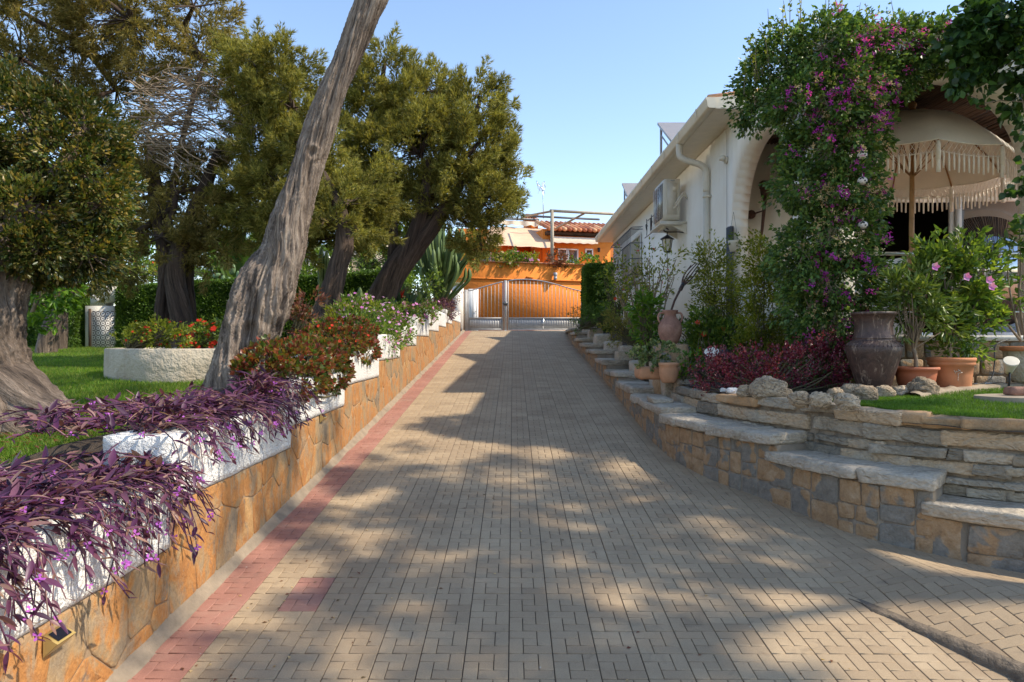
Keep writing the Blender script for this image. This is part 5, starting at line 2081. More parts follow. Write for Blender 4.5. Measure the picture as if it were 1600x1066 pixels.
t2 = juniper('juniper_tree', 'dark stemmed juniper whose crown spreads behind the leaning silver trunk', tuple(at(506, 512, 10.2)),
             [(P3([(498, 545), (507, 500), (516, 460), (526, 420), (536, 380), (530, 330), (500, 270)], 10.2), [.22, .19, .16, .15, .14, .10, .06], dict(kwt, seed=31))],
             pxblobs([(400, 105, 36), (445, 110, 42), (395, 165, 42, .3), (455, 170, 52), (420, 230, 52, .2), (480, 230, 48, -.1), (440, 295, 56), (395, 330, 46, .4), (500, 300, 50, .2), (545, 320, 46, .3), (575, 300, 30), (520, 370, 34, .4), (450, 365, 42, .3), (560, 360, 28, .2), (535, 320, 34, -.5), (505, 345, 34, -.5), (550, 350, 26, -.4)], 10.6),
             'lf_juniper', per_area=17, leaves=80, length=.38, rad=.15, size=(.085, .145), attach=at(530, 340, 10.3))

t3 = juniper('juniper_tree', 'broad green juniper leaning right over the driveway in front of the orange house', tuple(at(588, 490, 12.6)),
             [(P3([(566, 520), (588, 478), (612, 430), (638, 395), (672, 355), (704, 312), (728, 270)], 12.6), [.32, .27, .24, .22, .17, .12, .06], dict(kwt, seed=41)),
              (P3([(622, 415), (648, 360), (662, 310), (668, 250)], 12.5), [.15, .14, .11, .05], dict(kwt, seed=42)),
              (P3([(610, 425), (613, 370), (608, 310), (600, 250)], 12.7), [.10, .085, .07, .04], dict(kwt, seed=43))],
             pxblobs([(600, 95, 20), (592, 135, 34), (580, 190, 48, .3), (640, 165, 46), (680, 145, 26), (690, 190, 46, .2), (735, 180, 40), (745, 150, 20), (752, 215, 36, .3), (600, 250, 60), (655, 240, 62, -.3), (720, 250, 58, -.2), (770, 270, 34), (788, 232, 18), (796, 285, 20), (782, 310, 24, .2), (560, 290, 50, .2), (620, 310, 48, .2), (690, 305, 44, -.2), (745, 310, 44, -.3), (735, 355, 30, -.3), (750, 385, 18, -.3), (570, 350, 34, .2)], 13.0),
             'lf_juniper', per_area=14, leaves=84, length=.44, rad=.19, size=(.095, .165), attach=at(665, 300, 12.7))

# two thin trunks with a dark crown far left, and a bright citrus
for i, (u0, u1, Y, r_, lab) in enumerate([(66, 100, 13.8, .20, 'pale leaning trunk of the nearer small tree by the far left hedge'), (88, 100, 15.0, .13, 'thin upright trunk of the small tree close behind the pale leaning one')]):
    t = thing('small_tree', lab, 'tree', tuple(at(u0, 553, Y)))
    g = G()
    trunk(g, P3([(u0, 565), (u0 + 6, 530), (u0 + (u1 - u0) * .6, 490), (u1, 455), (u1 + 14, 425)], Y), [r_, r_ * .85, r_ * .75, r_ * .7, r_ * .4], **dict(kwt, seed=50 + i, nlen=40))
    g.build('trunk', M['bark_old'], t, smooth=True, attr=True)
    P, D, _ = plumes(pxblobs([(u1 + 10, 425, 34), (u1 - 25, 430, 26), (u1 + 40, 430, 26)], Y), 12, 30, .25, .14)
    g = G()
    scatter(g, LEAF, P, D, RG.uniform(.06, .09, len(P)), .5)
    g.build('crown', M['lf_holm'], t)
t = thing('citrus_tree', 'young citrus tree with bright green sunlit leaves right of the clipped tree trunk', 'tree', tuple(at(45, 575, 9.0)))
g = G()
g.tube(catmull([at(20, 575, 9.0), at(28, 530, 9), at(45, 495, 9), at(60, 455, 9)], 12), np.linspace(.05, .02, 12), 8)
g.build('trunk', M['twig'], t, smooth=True)
P, D, roots = plumes(pxblobs([(60, 440, 30), (85, 455, 22), (40, 470, 18), (45, 505, 13), (95, 430, 18), (70, 480, 16), (85, 500, 9)], 9.0), 34, 12, .22, .12, up=.1, droop=.3)
g = G()
scatter(g, LEAF6, P, D, RG.uniform(.08, .13, len(P)), .5)
g.build('crown', M['lf_bright'], t)
g = G()
for r_ in roots[::4]:
    twigs(g, [at(55, 470, 9)], [r_], .012, .004, .12, 4, 4)
g.build('branch', M['stem'], t, kind='stuff')

# a tall tree right of the camera whose crown reaches over the driveway and breaks the sunlight
t = thing('shade_tree', 'tall broadleaf tree whose crown overhangs the driveway from the right', 'tree', (8.6, 1.6, 0.5))
g = G()
trunk(g, [(8.6, 1.6, .2), (8.4, 1.7, 2.5), (8.0, 2.0, 4.4), (7.4, 2.5, 5.6), (6.6, 3.0, 6.4)], [.34, .26, .22, .18, .10], **dict(kwt, seed=61))
g.build('trunk', M['bark_old'], t, smooth=True, attr=True)
SB = [((4.6, 3.7, 6.9), .75), ((5.5, 3.0, 6.6), .9), ((5.4, 4.6, 6.9), .8), ((6.5, 3.9, 7.2), 1.0), ((4.2, 5.2, 6.6), .62), ((4.9, 2.0, 6.4), .8), ((6.4, 1.8, 7.0), 1.0), ((7.6, 2.8, 7.6), 1.1), ((7.6, 4.8, 8.0), 1.0),
      ((9.0, 3.6, 8.2), .9), ((3.7, 4.2, 6.2), .35)]
SB = [(Vector(a), b) for a, b in SB]
P, D, roots = plumes(SB, 2.6, 60, .45, .26, shell=(.3, 1.0), cull=.6)
g = G()
scatter(g, LEAF, P, D, RG.uniform(.09, .14, len(P)), .55)
g.build('crown', M['lf_shrub'], t)
g = G()
for c_, r_ in SB:
    twigs(g, [(7.2, 2.7, 5.9)], [c_], .06, .025, .1, 6, 5)
g.build('branch', M['bark_old'], t, kind='stuff')


# ------------------------------------------------------------------ hedges
def hedge(name, label, x0, x1, y0, y1, z0, za, zb, n=26000, size=(.035, .055), mat='lf_hedge', rnd=.0, tm=LEAF):
    t = thing(name, label, 'hedge', ((x0 + x1) / 2, (y0 + y1) / 2, z0))
    c = G()
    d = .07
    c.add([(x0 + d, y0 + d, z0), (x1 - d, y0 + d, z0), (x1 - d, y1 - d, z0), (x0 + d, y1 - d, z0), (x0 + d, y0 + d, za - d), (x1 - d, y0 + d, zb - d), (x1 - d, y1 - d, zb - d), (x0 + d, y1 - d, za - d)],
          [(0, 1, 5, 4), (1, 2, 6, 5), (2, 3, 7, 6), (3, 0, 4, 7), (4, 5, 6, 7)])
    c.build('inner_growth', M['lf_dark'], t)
    W, H, Dp = x1 - x0, (za + zb) / 2 - z0, y1 - y0
    areas = np.array([W * H, W * Dp, Dp * H, Dp * H])
    k = RG.choice(4, n, p=areas / areas.sum())
    a, b = RG.uniform(0, 1, n), RG.uniform(0, 1, n)
    x = np.where(k <= 1, x0 + a * W, np.where(k == 2, x0, x1))
    y = np.where(k == 0, y0, np.where(k == 1, y0 + b * Dp, y0 + a * Dp))
    zt = za + (x - x0) / W * (zb - za)
    z = np.where(k == 1, zt, z0 + b * (zt - z0))
    N = np.zeros((n, 3))
    N[k == 0] = (0, -1, 0)
    N[k == 1] = (0, 0, 1)
    N[k == 2] = (-1, 0, 0)
    N[k == 3] = (1, 0, 0)
    P = np.stack([x, y, z], 1)
    lump = fbm(P * 2.6, 3, 2)[:, None] * .05
    P = P + N * (lump + RG.uniform(-.06, .02, (n, 1)))
    g = G()
    scatter(g, tm, P, N * .7 + ru(n) + np.array((0, 0, .4)), RG.uniform(size[0], size[1], n), .5)
    g.build('foliage', M[mat], t)
    return t


hedge('clipped_hedge', 'long clipped green hedge behind the round planter and the juniper trunks', -9.25, -2.55, 15.9, 16.9, 1.35, 2.95, 3.34, 90000, (.045, .075))
hedge('clipped_hedge', 'dark clipped hedge section left of the black and white tiled pillar', -13.2, -10.15, 16.3, 17.2, 1.3, 2.9, 2.9, 34000, (.045, .075))
hedge('clipped_hedge', 'narrow sunlit hedge end just left of the tiled pillar', -10.9, -10.1, 15.6, 16.2, 1.35, 2.75, 2.78, 9000, (.04, .065))
hedge('clipped_thuja', 'tall narrow clipped thuja at the upper end of the right bed beside the gate', 1.92, 2.62, 18.0, 18.8, 1.7, 3.66, 3.74, 26000, (.05, .085), tm=LEAF)
# pillar with black and white tiles
t = thing('tiled_pillar', 'white stepped wall end faced with black and white patterned tiles between the hedges', 'wall', (-9.7, 16.0, 1.4))
c = G()
c.box(-9.98, -9.30, 15.9, 16.25, 1.3, 2.52)
c.box(-9.86, -9.52, 15.9, 16.25, 2.521, 2.78)
c.box(-9.60, -9.25, 15.89, 16.25, 2.60, 2.98)
c.build('wall_core', M['white_wall'], t)
c = G()
c.box(-9.80, -9.30, 15.885, 15.899, 1.35, 2.40)
c.build('patterned_tile', M['mosaic'], t)
c = G()
c.box(-9.88, -9.84, 15.86, 15.899, 1.35, 2.45)
c.build('edge_strip', M['dark_wood'], t)


# ------------------------------------------------------------------ shrubs
def shrub(name, label, cat, blobs, mat, per_area=40, leaves=14, length=.16, rad=.08, size=(.04, .06), width=.5, tm=LEAF, base=None, flowers=None, group=None, up=.4, stems=True, shell=(.5, 1.02), cull=.6, droop=0.0, stemm='stem', sr=.012, fork=None):
    lo = min(blobs, key=lambda b: b[0][2])
    base = Vector(base) if base is not None else Vector((lo[0][0], lo[0][1], lo[0][2] - (lo[1][2] if hasattr(lo[1], '__len__') else lo[1])))
    t = thing(name, label, cat, tuple(base), group)
    P, D, roots = plumes(blobs, per_area, leaves, length, rad, up=up, shell=shell, cull=cull, droop=droop)
    keep = P[:, 2] > base.z - .25
    P, D = P[keep], D[keep]
    g = G()
    scatter(g, tm, P, D, RG.uniform(size[0], size[1], len(P)), width)
    g.build('foliage', M[mat], t)
    if stems:
        g = G()
        b2 = base
        if fork is not None:
            b2 = base + Vector(fork)
            g.tube(catmull([base - Vector((0, 0, .03)), (base + b2) / 2 + Vector((.012, 0, 0)), b2], 6), sr * 1.5, 7)
        for r_ in roots[::max(1, len(roots) // (40 if fork is None else 26))]:
            twigs(g, [b2 + Vector((random.uniform(-.03, .03), random.uniform(-.03, .03), 0)) * (1 if fork is None else .3)], [r_], sr * (1 if fork is None else .6), sr * .3, .10, 5, 5)
        g.build('stem', M[stemm], t, kind='stuff')
    if flowers:
        for (fm, n, fs, nm) in flowers:
            k = RG.integers(0, len(P), n)
            Pf = P[k]
            # flowers sit on the outside
            cc = np.array([tuple(b[0]) for b in blobs])
            d_ = nz(Pf - cc[np.argmin(np.linalg.norm(Pf[:, None] - cc[None], axis=2), axis=1)])
            g = G()
            N = nz(d_ + np.array((.2, -.5, .6)) + .4 * ru(n))
            X = nz(np.cross(N, ru(n)))
            scatter_flat(g, FLOWER if fs[2] == 5 else BRACT, Pf + d_ * .05, X, N, RG.uniform(fs[0], fs[1], n))
            g.build(nm, M[fm], t, kind='stuff')
    return t


def scatter_flat(g, tm, P, X, N, s):
    Y_ = np.cross(N, X)
    T, Fc = tm
    s = np.asarray(s)[:, None, None]
    V = P[:, None] + s * (T[None, :, 0, None] * X[:, None] + T[None, :, 1, None] * Y_[:, None] + T[None, :, 2, None] * N[:, None])
    n, k = len(P), len(T)
    g.add(V.reshape(-1, 3), (Fc[None] + (np.arange(n) * k)[:, None, None]).reshape(-1, 3))


# --- behind the hedge
shrub('background_shrub', 'yellow green shrub with reddish tips just above the tiled pillar', 'shrub', pxblobs([(150, 440, 26), (185, 430, 22), (120, 440, 20), (230, 430, 18)], 18), 'lf_yellow', 16, 16, .25, .14, (.07, .11), flowers=[('fl_red', 60, (.07, .1, 5), 'flower')])
shrub('background_shrub', 'tall green bush with pink flowers behind the hedge left of the juniper stems', 'shrub', pxblobs([(190, 410, 26), (150, 405, 22), (220, 400, 24), (205, 380, 18), (120, 400, 24), (60, 400, 30), (10, 430, 40)], 21), 'lf_shrub', 12, 16, .3, .18, (.10, .15), flowers=[('fl_pink', 60, (.10, .14, 5), 'flower')])
shrub('background_shrub', 'dark bushy tree behind the hedge between the leaning trunk and the dark juniper stem', 'shrub', pxblobs([(490, 385, 18), (470, 425, 14)], 24), 'lf_shrub', 10, 16, .3, .2, (.10, .15))
shrub('background_shrub', 'rounded dense green bush above the hedge behind the broad juniper trunk', 'shrub', pxblobs([(590, 395, 30), (560, 400, 22), (625, 400, 24), (640, 370, 20), (600, 360, 22)], 20), 'lf_shrub', 14, 18, .25, .16, (.09, .13))
shrub('background_shrub', 'wide leafy bush behind the hedge right of the three juniper stems', 'shrub', pxblobs([(395, 400, 34), (430, 390, 30), (330, 415, 18), (310, 390, 22), (350, 385, 20)], 22), 'lf_shrub', 9, 12, .35, .22, (.18, .28), .3)
shrub('background_tree', 'row of distant green treetops closing the view behind the left hedge', 'tree', pxblobs([(-40, 380, 70), (60, 370, 60), (160, 360, 50), (420, 330, 40), (500, 330, 40), (590, 320, 40), (650, 350, 30)], 34), 'lf_juniper', 2.4, 26, .9, .5, (.30, .45), .8, SPRAY)

shrub('background_shrub', 'low dark greenery filling the gap right above the clipped hedge', 'shrub', pxblobs([(u, 436 + (u % 3) * 2, 17) for u in range(20, 660, 32)], 18.6), 'lf_shrub', 16, 14, .22, .14, (.08, .12))
shrub('background_shrub', 'second row of garden greenery far behind the clipped hedge', 'shrub', pxblobs([(u, 410 + (u % 5) * 3, 24) for u in range(-10, 660, 40)], 24.5), 'lf_shrub', 9, 16, .3, .2, (.12, .18))
# banana-like leaves and prickly pear
t = thing('broadleaf_plant', 'large paddle leaved plant standing above the hedge left of the leaning trunk', 'plant', tuple(at(370, 440, 18)))
for k in range(12):
    g = G()
    a = k * 2.4
    b0 = at(365 + 12 * math.cos(a), 445, 18 + .4 * math.sin(a))
    tip = at(365 + 48 * math.cos(a), 372 + 16 * math.sin(a * 2.1), 18 + .8 * math.sin(a))
    pts = catmull([b0, (b0 + tip) / 2 + Vector((0, 0, .25)), tip], 9)
    side = np.array((math.sin(a), -.3, .2)) * .16
    rows = np.array([[p - side * w_, p + np.array((0, 0, -.03)), p + side * w_] for p, w_ in zip(pts, [.1, .5, .9, 1, 1, .95, .8, .5, .05])])
    g.grid(rows)
    g.build('leaf', M['lf_shrub'], t)
t = thing('prickly_pear', 'pale green prickly pear pads rising above the clipped hedge', 'cactus', tuple(at(360, 440, 17.2)))
for (u, v, rot, s) in [(361, 421, .15, 9), (371, 431, -.2, 8), (336, 431, 1.1, 7), (346, 437, .2, 7), (356, 438, -.1, 6), (368, 442, .1, 7), (338, 441, -.3, 6)]:
    g = G()
    c_ = at(u, v, 17.2)
    h = s * 17.2 / F
    Mx = frame(c_, (math.cos(rot), 0, -math.sin(rot)), (0, 1, 0), (math.sin(rot), 0, math.cos(rot)))
    a = np.linspace(0, 2 * math.pi, 17)[:-1]
    V, Fc = [], []
    for (q, d_) in ((0.0, -.035), (.7, -.03), (1.0, 0), (.7, .03), (0.0, .035)):
        for x in a:
            V.append((math.cos(x) * h * .58 * q * (1 - .18 * math.sin(x)), d_, math.sin(x) * h * q))
    for r_ in range(4):
        for i in range(16):
            Fc.append((r_ * 16 + i, r_ * 16 + (i + 1) % 16, (r_ + 1) * 16 + (i + 1) % 16, (r_ + 1) * 16 + i))
    V = np.array(V) @ np.array(Mx.to_3x3()).T + np.array(Mx.translation)
    g.add(V, Fc)
    g.build('pad', M['lf_pear'], t, smooth=True)


def column_cactus(pts, r, ribs=6, n=14):
    g = G()
    P = catmull(pts, n)
    a = np.arange(ribs * 4) * 2 * math.pi / (ribs * 4)
    V = []
    for i, p in enumerate(P):
        tt = i / (n - 1)
        rr = r * min(1, (1 - tt) * 6 + .25)
        for x in a:
            q = rr * (1 + .28 * math.cos(ribs * x))
            V.append((p[0] + q * math.cos(x), p[1] + q * math.sin(x), p[2]))
    k = len(a)
    Fc = [(i * k + j, i * k + (j + 1) % k, (i + 1) * k + (j + 1) % k, (i + 1) * k + j) for i in range(n - 1) for j in range(k)]
    g.add(V, Fc)
    g.add(np.array(V[-k:]), [list(range(k))])
    return g


t = thing('column_cactus', 'pair of tall ribbed column cacti left of the dark juniper stem', 'cactus', tuple(at(504, 500, 12.4)))
for (u, v) in ((500, 388), (508, 392)):
    column_cactus([at(u, 505, 12.4), at(u, 450, 12.4), at(u, v, 12.4)], .048).build('column', M['lf_cactus'], t, smooth=True)
t = thing('column_cactus', 'single short column cactus between the two dark juniper stems', 'cactus', tuple(at(560, 500, 11.2)))
column_cactus([at(560, 505, 11.2), at(560, 480, 11.2), at(560.5, 449, 11.2)], .036).build('column', M['lf_cactus'], t, smooth=True)

t = thing('candelabra_cactus', 'big branching candelabra cactus with upright pale green arms left of the gate', 'cactus', tuple(at(686, 470, 18.2)))
rr_ = random.Random(5)
for k in range(76):
    a = rr_.uniform(0, 6.28)
    sp = rr_.uniform(.1, 1)
    u0, v0 = 686 + 6 * math.cos(a), rr_.uniform(430, 475)
    if k < 6: u0, v0 = 684 + (k - 3) * 4, 478
    u1 = 688 + (48 * math.cos(a) - (6 if math.cos(a) < 0 else 0)) * sp
    v1 = rr_.uniform(335, 400) + 25 * abs(math.cos(a)) * sp
    dY = math.sin(a) * .7 * sp
    column_cactus([at(u0, v0, 18.2 + dY * .2), at((u0 * .45 + u1 * .55), v0 * .62 + v1 * .38, 18.2 + dY * .8), at(u1, v1 + 18, 18.2 + dY), at(u1 + rr_.uniform(-2, 4), v1, 18.2 + dY)], rr_.uniform(.034, .052), 4, 12).build('arm', M['lf_cactus'], t, smooth=False)

# --- planter wall plants
def straps(name, label, cat, base, n, L, w_, mat, spread=.8, part='leaf'):
    t = thing(name, label, cat, tuple(base))
    for k in range(n):
        a = k * 2.399
        el = random.uniform(.5, 1.35)
        l = L * random.uniform(.7, 1.1)
        d = Vector((math.cos(a) * math.cos(el) * spread, math.sin(a) * math.cos(el) * spread, math.sin(el)))
        b = Vector(base)
        p = [b, b + d * l * .45, b + d * l * .8 + Vector((0, 0, -.02)), b + d * l + Vector((0, 0, -.10 * l * (1.4 - el)))]
        pts = catmull(p, 8)
        side = np.array(Vector((-d.y, d.x, 0)).normalized()) * w_
        g = G()
        rows = np.array([[q - side * s, q + np.array((0, 0, -.3 * w_)), q + side * s] for q, s in zip(pts, [.5, .8, 1, 1, .9, .7, .4, .02])])
        g.grid(rows)
        g.build(part, M[mat], t)
    return t


bp = straps('bird_of_paradise', 'bird of paradise with blue green paddle leaves and one orange flower', 'plant', at(630, 492, 13.2), 24, .62, .055, 'lf_blue')
g = G()
q = at(626, 466, 12.9)
for k in range(4):
    g.tube([q, q + Vector((-.03 + .03 * k, -.02, .13 + .02 * k))], [.014, .002], 4)
g.build('flower', M['fl_red'], bp, kind='stuff')
g = G()
g.tube([at(629, 492, 13.1), at(627, 466, 12.92)], .012, 5)
g.build('flower_stalk', M['stem'], bp)
straps('agave', 'spiky grey green agave beside the bird of paradise', 'plant', at(655, 482, 14.6), 26, .55, .03, 'lf_blue')
straps('yucca', 'dry straw coloured spiky yucca leaves left of the white gate pillar', 'plant', at(700, 452, 20.5), 40, .95, .03, 'lf_variegated', 1.0)
shrub('dry_shrub', 'brown twiggy dry shrub in front of the lattice fence', 'shrub', [(at(694, 462, 19.8), (.3, .5, .35))], 'lf_rust', 30, 14, .2, .1, (.03, .05))
shrub('purple_shrub', 'small dark purple leaved plant trailing over the wall end near the gate', 'plant', [(Vector((-1.90, 18.2, 2.62)), (.24, 1.2, .16)), (Vector((-1.68, 17.5, 2.5)), (.12, .6, .14))], 'lf_purple', 34, 16, .16, .09, (.06, .09), .3)
shrub('flowering_shrub', 'pink flowered vinca mound spilling over the middle of the planter wall', 'flowering plant', [(Vector((-1.98, 9.1, 1.84)), (.34, .7, .20)), (Vector((-1.98, 10.2, 2.0)), (.36, .8, .22)), (Vector((-1.74, 9.4, 1.70)), (.15, .8, .16)), (Vector((-1.75, 10.5, 1.85)), (.15, .7, .16)), (Vector((-2.3, 10.2, 2.1)), (.3, .8, .2))],
      'lf_shrub', 60, 14, .12, .07, (.04, .06), .5, flowers=[('fl_pink', 520, (.038, .055, 5), 'flower')])
shrub('flowering_shrub', 'farther vinca plant with scattered pink flowers on the upper planter wall', 'flowering plant', [(Vector((-2.0, 12.2, 2.12)), (.34, .9, .2)), (Vector((-1.95, 13.9, 2.25)), (.32, .9, .22)), (Vector((-2.05, 15.6, 2.4)), (.3, .8, .2))],
      'lf_shrub', 44, 14, .14, .08, (.045, .07), .5, flowers=[('fl_pink', 150, (.055, .08, 5), 'flower'), ('lf_rust', 160, (.06, .08, 5), 'young_leaf')])
shrub('begonia_bush', 'dense green and red leaved bush overhanging the wall right of the leaning trunk', 'plant', [(Vector((-1.93, 5.75, 1.50)), (.34, .5, .17)), (Vector((-1.93, 6.4, 1.52)), (.34, .5, .18)), (Vector((-1.73, 5.6, 1.38)), (.15, .42, .13)), (Vector((-1.72, 6.35, 1.40)), (.15, .5, .15))],
      'lf_coleus', 150, 12, .06, .05, (.035, .055), .85, up=.2, shell=(.7, 1.03), cull=.8)
shrub('begonia_bush', 'smaller reddish leaved bush on the wall between the dense bush and the pink vinca', 'plant', [(Vector((-1.95, 7.3, 1.68)), (.32, .45, .16)), (Vector((-1.93, 8.0, 1.76)), (.3, .5, .18)), (Vector((-1.73, 7.8, 1.60)), (.13, .5, .14))],
      'lf_coleus', 120, 12, .07, .05, (.035, .055), .85, up=.2, shell=(.7, 1.03), cull=.8, flowers=[('fl_red', 60, (.03, .045, 5), 'flower')])
shrub('croton_bush', 'dark red and bronze croton beside the base of the dark juniper stem', 'plant', pxblobs([(470, 500, 20), (480, 470, 14), (455, 515, 16)], 8.6), 'lf_rust', 55, 14, .14, .08, (.05, .09), .4)
shrub('green_bush', 'low green plants in the bed at the foot of the dark juniper stem', 'plant', pxblobs([(530, 500, 18), (560, 495, 16), (500, 520, 14), (590, 485, 12)], 9.6), 'lf_yellow', 50, 14, .14, .08, (.05, .08), .35)
shrub('green_bush', 'dark green understorey shrubs under the broad juniper trunk', 'plant', pxblobs([(600, 470, 22), (640, 455, 24), (570, 480, 14), (665, 440, 20)], 14.8), 'lf_shrub', 26, 14, .2, .12, (.06, .10), .4)
for i, (x, y, z, lab) in enumerate([(-2.62, 7.9, 1.62, 'white rendered planter edge behind the dense green and red bush'), (-2.55, 6.9, 1.50, 'low grey planter edge right of the leaning trunk')]):
    t = thing('planter_edge', lab, 'planter')
    c = G()
    rbox(c, (x - .45, y - .05, z - .6), (x + .45, y + .05, z), .012, .006, 9, (6, 2, 4), seed=i)
    c.build('planter_rim', M['white_cast'], t, smooth=True)
    t.location = (0, 0, 0)

# round planter with its flowers
t = thing('round_planter', 'round cream rendered planter wall standing on the lawn', 'planter', (-4.35, 9.6, 1.2))
c = G()
n_ = 80
a = np.arange(n_) * 2 * math.pi / n_
V = []
for (rr, z) in ((1.2, 1.0), (1.2, 1.2), (1.2, 1.4), (1.2, 1.59), (1.185, 1.605), (1.08, 1.605), (1.065, 1.59), (1.065, 1.45)):
    for x in a:
        d_ = .012 * math.sin(x * 7 + z * 5) + .008 * math.sin(x * 17)
        V.append((-4.35 + (rr + d_) * math.cos(x), 9.6 + (rr + d_) * math.sin(x), z))
c.add(V, [(i * n_ + j, i * n_ + (j + 1) % n_, (i + 1) * n_ + (j + 1) % n_, (i + 1) * n_ + j) for i in range(7) for j in range(n_)])
c.build('planter_wall', M['cream_planter'], t, smooth=True)
c = G()
c.lathe([(0, 0), (1.07, 0)], (-4.35, 9.6, 1.53), 40)
c.build('planter_soil', M['soil'], t)
shrub('flower_bush', 'yellow green bush with small red flowers on the left of the round planter', 'flowering plant', pxblobs([(215, 528, 20), (250, 522, 24), (275, 532, 16), (230, 512, 12), (200, 535, 14), (285, 525, 12)], 9.0), 'lf_yellow', 90, 14, .10, .06, (.035, .055), .6, flowers=[('fl_red', 80, (.028, .042, 5), 'flower')])
shrub('flower_bush', 'green bush with deep red flowers on the right of the round planter', 'flowering plant', pxblobs([(320, 525, 22), (345, 520, 20), (300, 532, 16)], 9.8), 'lf_shrub', 70, 14, .12, .07, (.04, .06), .6, flowers=[('fl_red', 60, (.07, .10, 5), 'flower')])


# --- trailing purple plants: stems that arch over the wall, leaves in two ranks
def long_leaf(nm, wd, bend):
    g = G()
    rows = []
    for t_, s in ((0, .25), (.18, .85), (.42, 1), (.68, .75), (.88, .34), (1, .02)):
        z = bend * t_ * t_
        rows.append([(-wd * s, t_, z + .35 * wd * s), (0, t_, z), (wd * s, t_, z + .35 * wd * s)])
    g.grid(np.array(rows))
    return g


LL = [long_leaf('a', .14, -.05), long_leaf('b', .12, -.25), long_leaf('c', .16, .1)]
LLT = []
for q in LL:
    F_ = q.Fs[0][0]
    LLT.append((q.V[0], np.concatenate([F_[:, [0, 1, 2]], F_[:, [0, 2, 3]]])))
LLM = [q.mesh('leaf', M['lf_purple']) for q in LL]


def trailing(label, group, ya, yb, xa, xb, ztop, n, near=300, over=.5, seed=1, lmin=.2, lmax=.48, fl=90):
    rs = random.Random(seed)
    t = thing('trailing_plant', label, 'plant', ((xa + xb) / 2, (ya + yb) / 2, ztop), group)
    sg = G()
    leaves = []
    tips = []
    for k in range(n):
        y = rs.uniform(ya, yb)
        x = rs.uniform(xa, xb) if rs.random() < .55 else rs.uniform(xb - .16, xb)
        z = ztop(y) if callable(ztop) else ztop
        a = rs.gauss(0.1, 1.0) if x > (xa + xb) / 2 or rs.random() < .5 else rs.uniform(0, 6.28)
        L = rs.uniform(lmin, lmax)
        d = Vector((math.cos(a), math.sin(a), 0))
        rise = rs.uniform(.01, .15)
        p0 = Vector((x, y, z - .03))
        p1 = p0 + d * L * .30 + Vector((0, 0, rise))
        p2 = p0 + d * L * .72 + Vector((0, 0, rise * .9))
        p3 = p0 + d * L + Vector((0, 0, rise * .6))
        if p3.x > XF + .02:                         # hangs over the front of the wall
            p3 = Vector((XF + rs.uniform(.05, .2), p3.y, z - rs.uniform(.0, over)))
            p2 = Vector(((p1.x + p3.x) / 2 + .05, (p1.y + p3.y) / 2, (z + p3.z) / 2 + .06))
            if p2.x < XF + .03: p2.x = XF + .05
            p1.z = z + rs.uniform(.02, .08)
        pts = catmull([p0, p1, p2, p3], 10)
        sg.tube(pts, np.linspace(.0045, .0025, 10), 4, caps=False)
        m = rs.randint(6, 10)
        for i in range(m):
            f = (i + 1.2) / (m + .2)
            j = min(8.999, f * 9)
            p = pts[int(j)] * (1 - j % 1) + pts[int(j) + 1] * (j % 1)
            tg = nz((pts[int(j) + 1] - pts[int(j)])[None])[0]
            ph = (i % 2) * math.pi + rs.uniform(-.5, .5)
            sd = np.cross(tg, (0, 0, 1.0))
            sd /= np.linalg.norm(sd) + 1e-6
            up_ = np.cross(sd, tg)
            dd = tg * .75 + sd * math.cos(ph) * .8 + up_ * (rs.uniform(-.1, .6))
            if p[0] > XF and dd[0] < 0: dd[0] *= -.5
            leaves.append((p, dd, rs.uniform(.05, .098) * (.75 + .5 * (1 - f)), rs.randrange(3)))
        tips.append(pts[-1])
    sg.build('stem', M['lf_purple'], t, kind='stuff')
    leaves.sort(key=lambda l: np.linalg.norm(l[0] - np.array((0, 0, 1.7))))
    nn_ = 0
    root = t.location
    rest_ = [[], [], []]
    # the leaves nearest the camera are separate parts, the rest one mass
    vis_ = [l for l in leaves if abs(l[0][0] / l[0][1]) < .77][::1]
    pick = set(id(l) for l in vis_[:near])
    for l in leaves:
        p, dd, s, k = l
        if id(l) in pick:
            D_ = Vector(tuple(nz(dd[None])[0]))
            U_ = Vector((rs.uniform(-.5, .5), rs.uniform(-.6, .2), 1)).normalized()
            X_ = D_.cross(U_).normalized()
            Z_ = X_.cross(D_)
            o = bpy.data.objects.new('leaf', LLM[k])
            COL.objects.link(o)
            o.parent = t
            o.matrix_local = Matrix(((X_.x * s, D_.x * s, Z_.x * s, p[0] - root.x), (X_.y * s, D_.y * s, Z_.y * s, p[1] - root.y), (X_.z * s, D_.z * s, Z_.z * s, p[2] - root.z), (0, 0, 0, 1)))
        else:
            rest_[k].append(l)
    g = G()
    for k in range(3):
        if rest_[k]:
            scatter(g, LLT[k], np.array([l[0] for l in rest_[k]]), np.array([l[1] for l in rest_[k]]), np.array([l[2] for l in rest_[k]]), 1.0, up=np.array([(0, -.2, 1.0)] * len(rest_[k])))
    if g.V: g.build('foliage', M['lf_purple'], t, kind='stuff')
    T_ = np.array(tips)
    k = RG.integers(0, len(T_), fl)
    g = G()
    N = nz(np.array((.4, -.6, .6)) + .5 * ru(fl))
    scatter_flat(g, BRACT, T_[k] + ru(fl) * .012 + np.array((0, 0, .012)), nz(np.cross(N, ru(fl))), N, RG.uniform(.028, .042, fl))
    g.build('flower', M['fl_purple'], t, kind='stuff')
    return t


def ztopA(y): return 1.04


trailing_base = thing
_t = thing


def thing(name, label, cat, loc=(0, 0, 0), group=None):
    loc = tuple((1.0 if callable(v_) else v_) for v_ in loc)
    return _t(name, label, cat, loc, group)


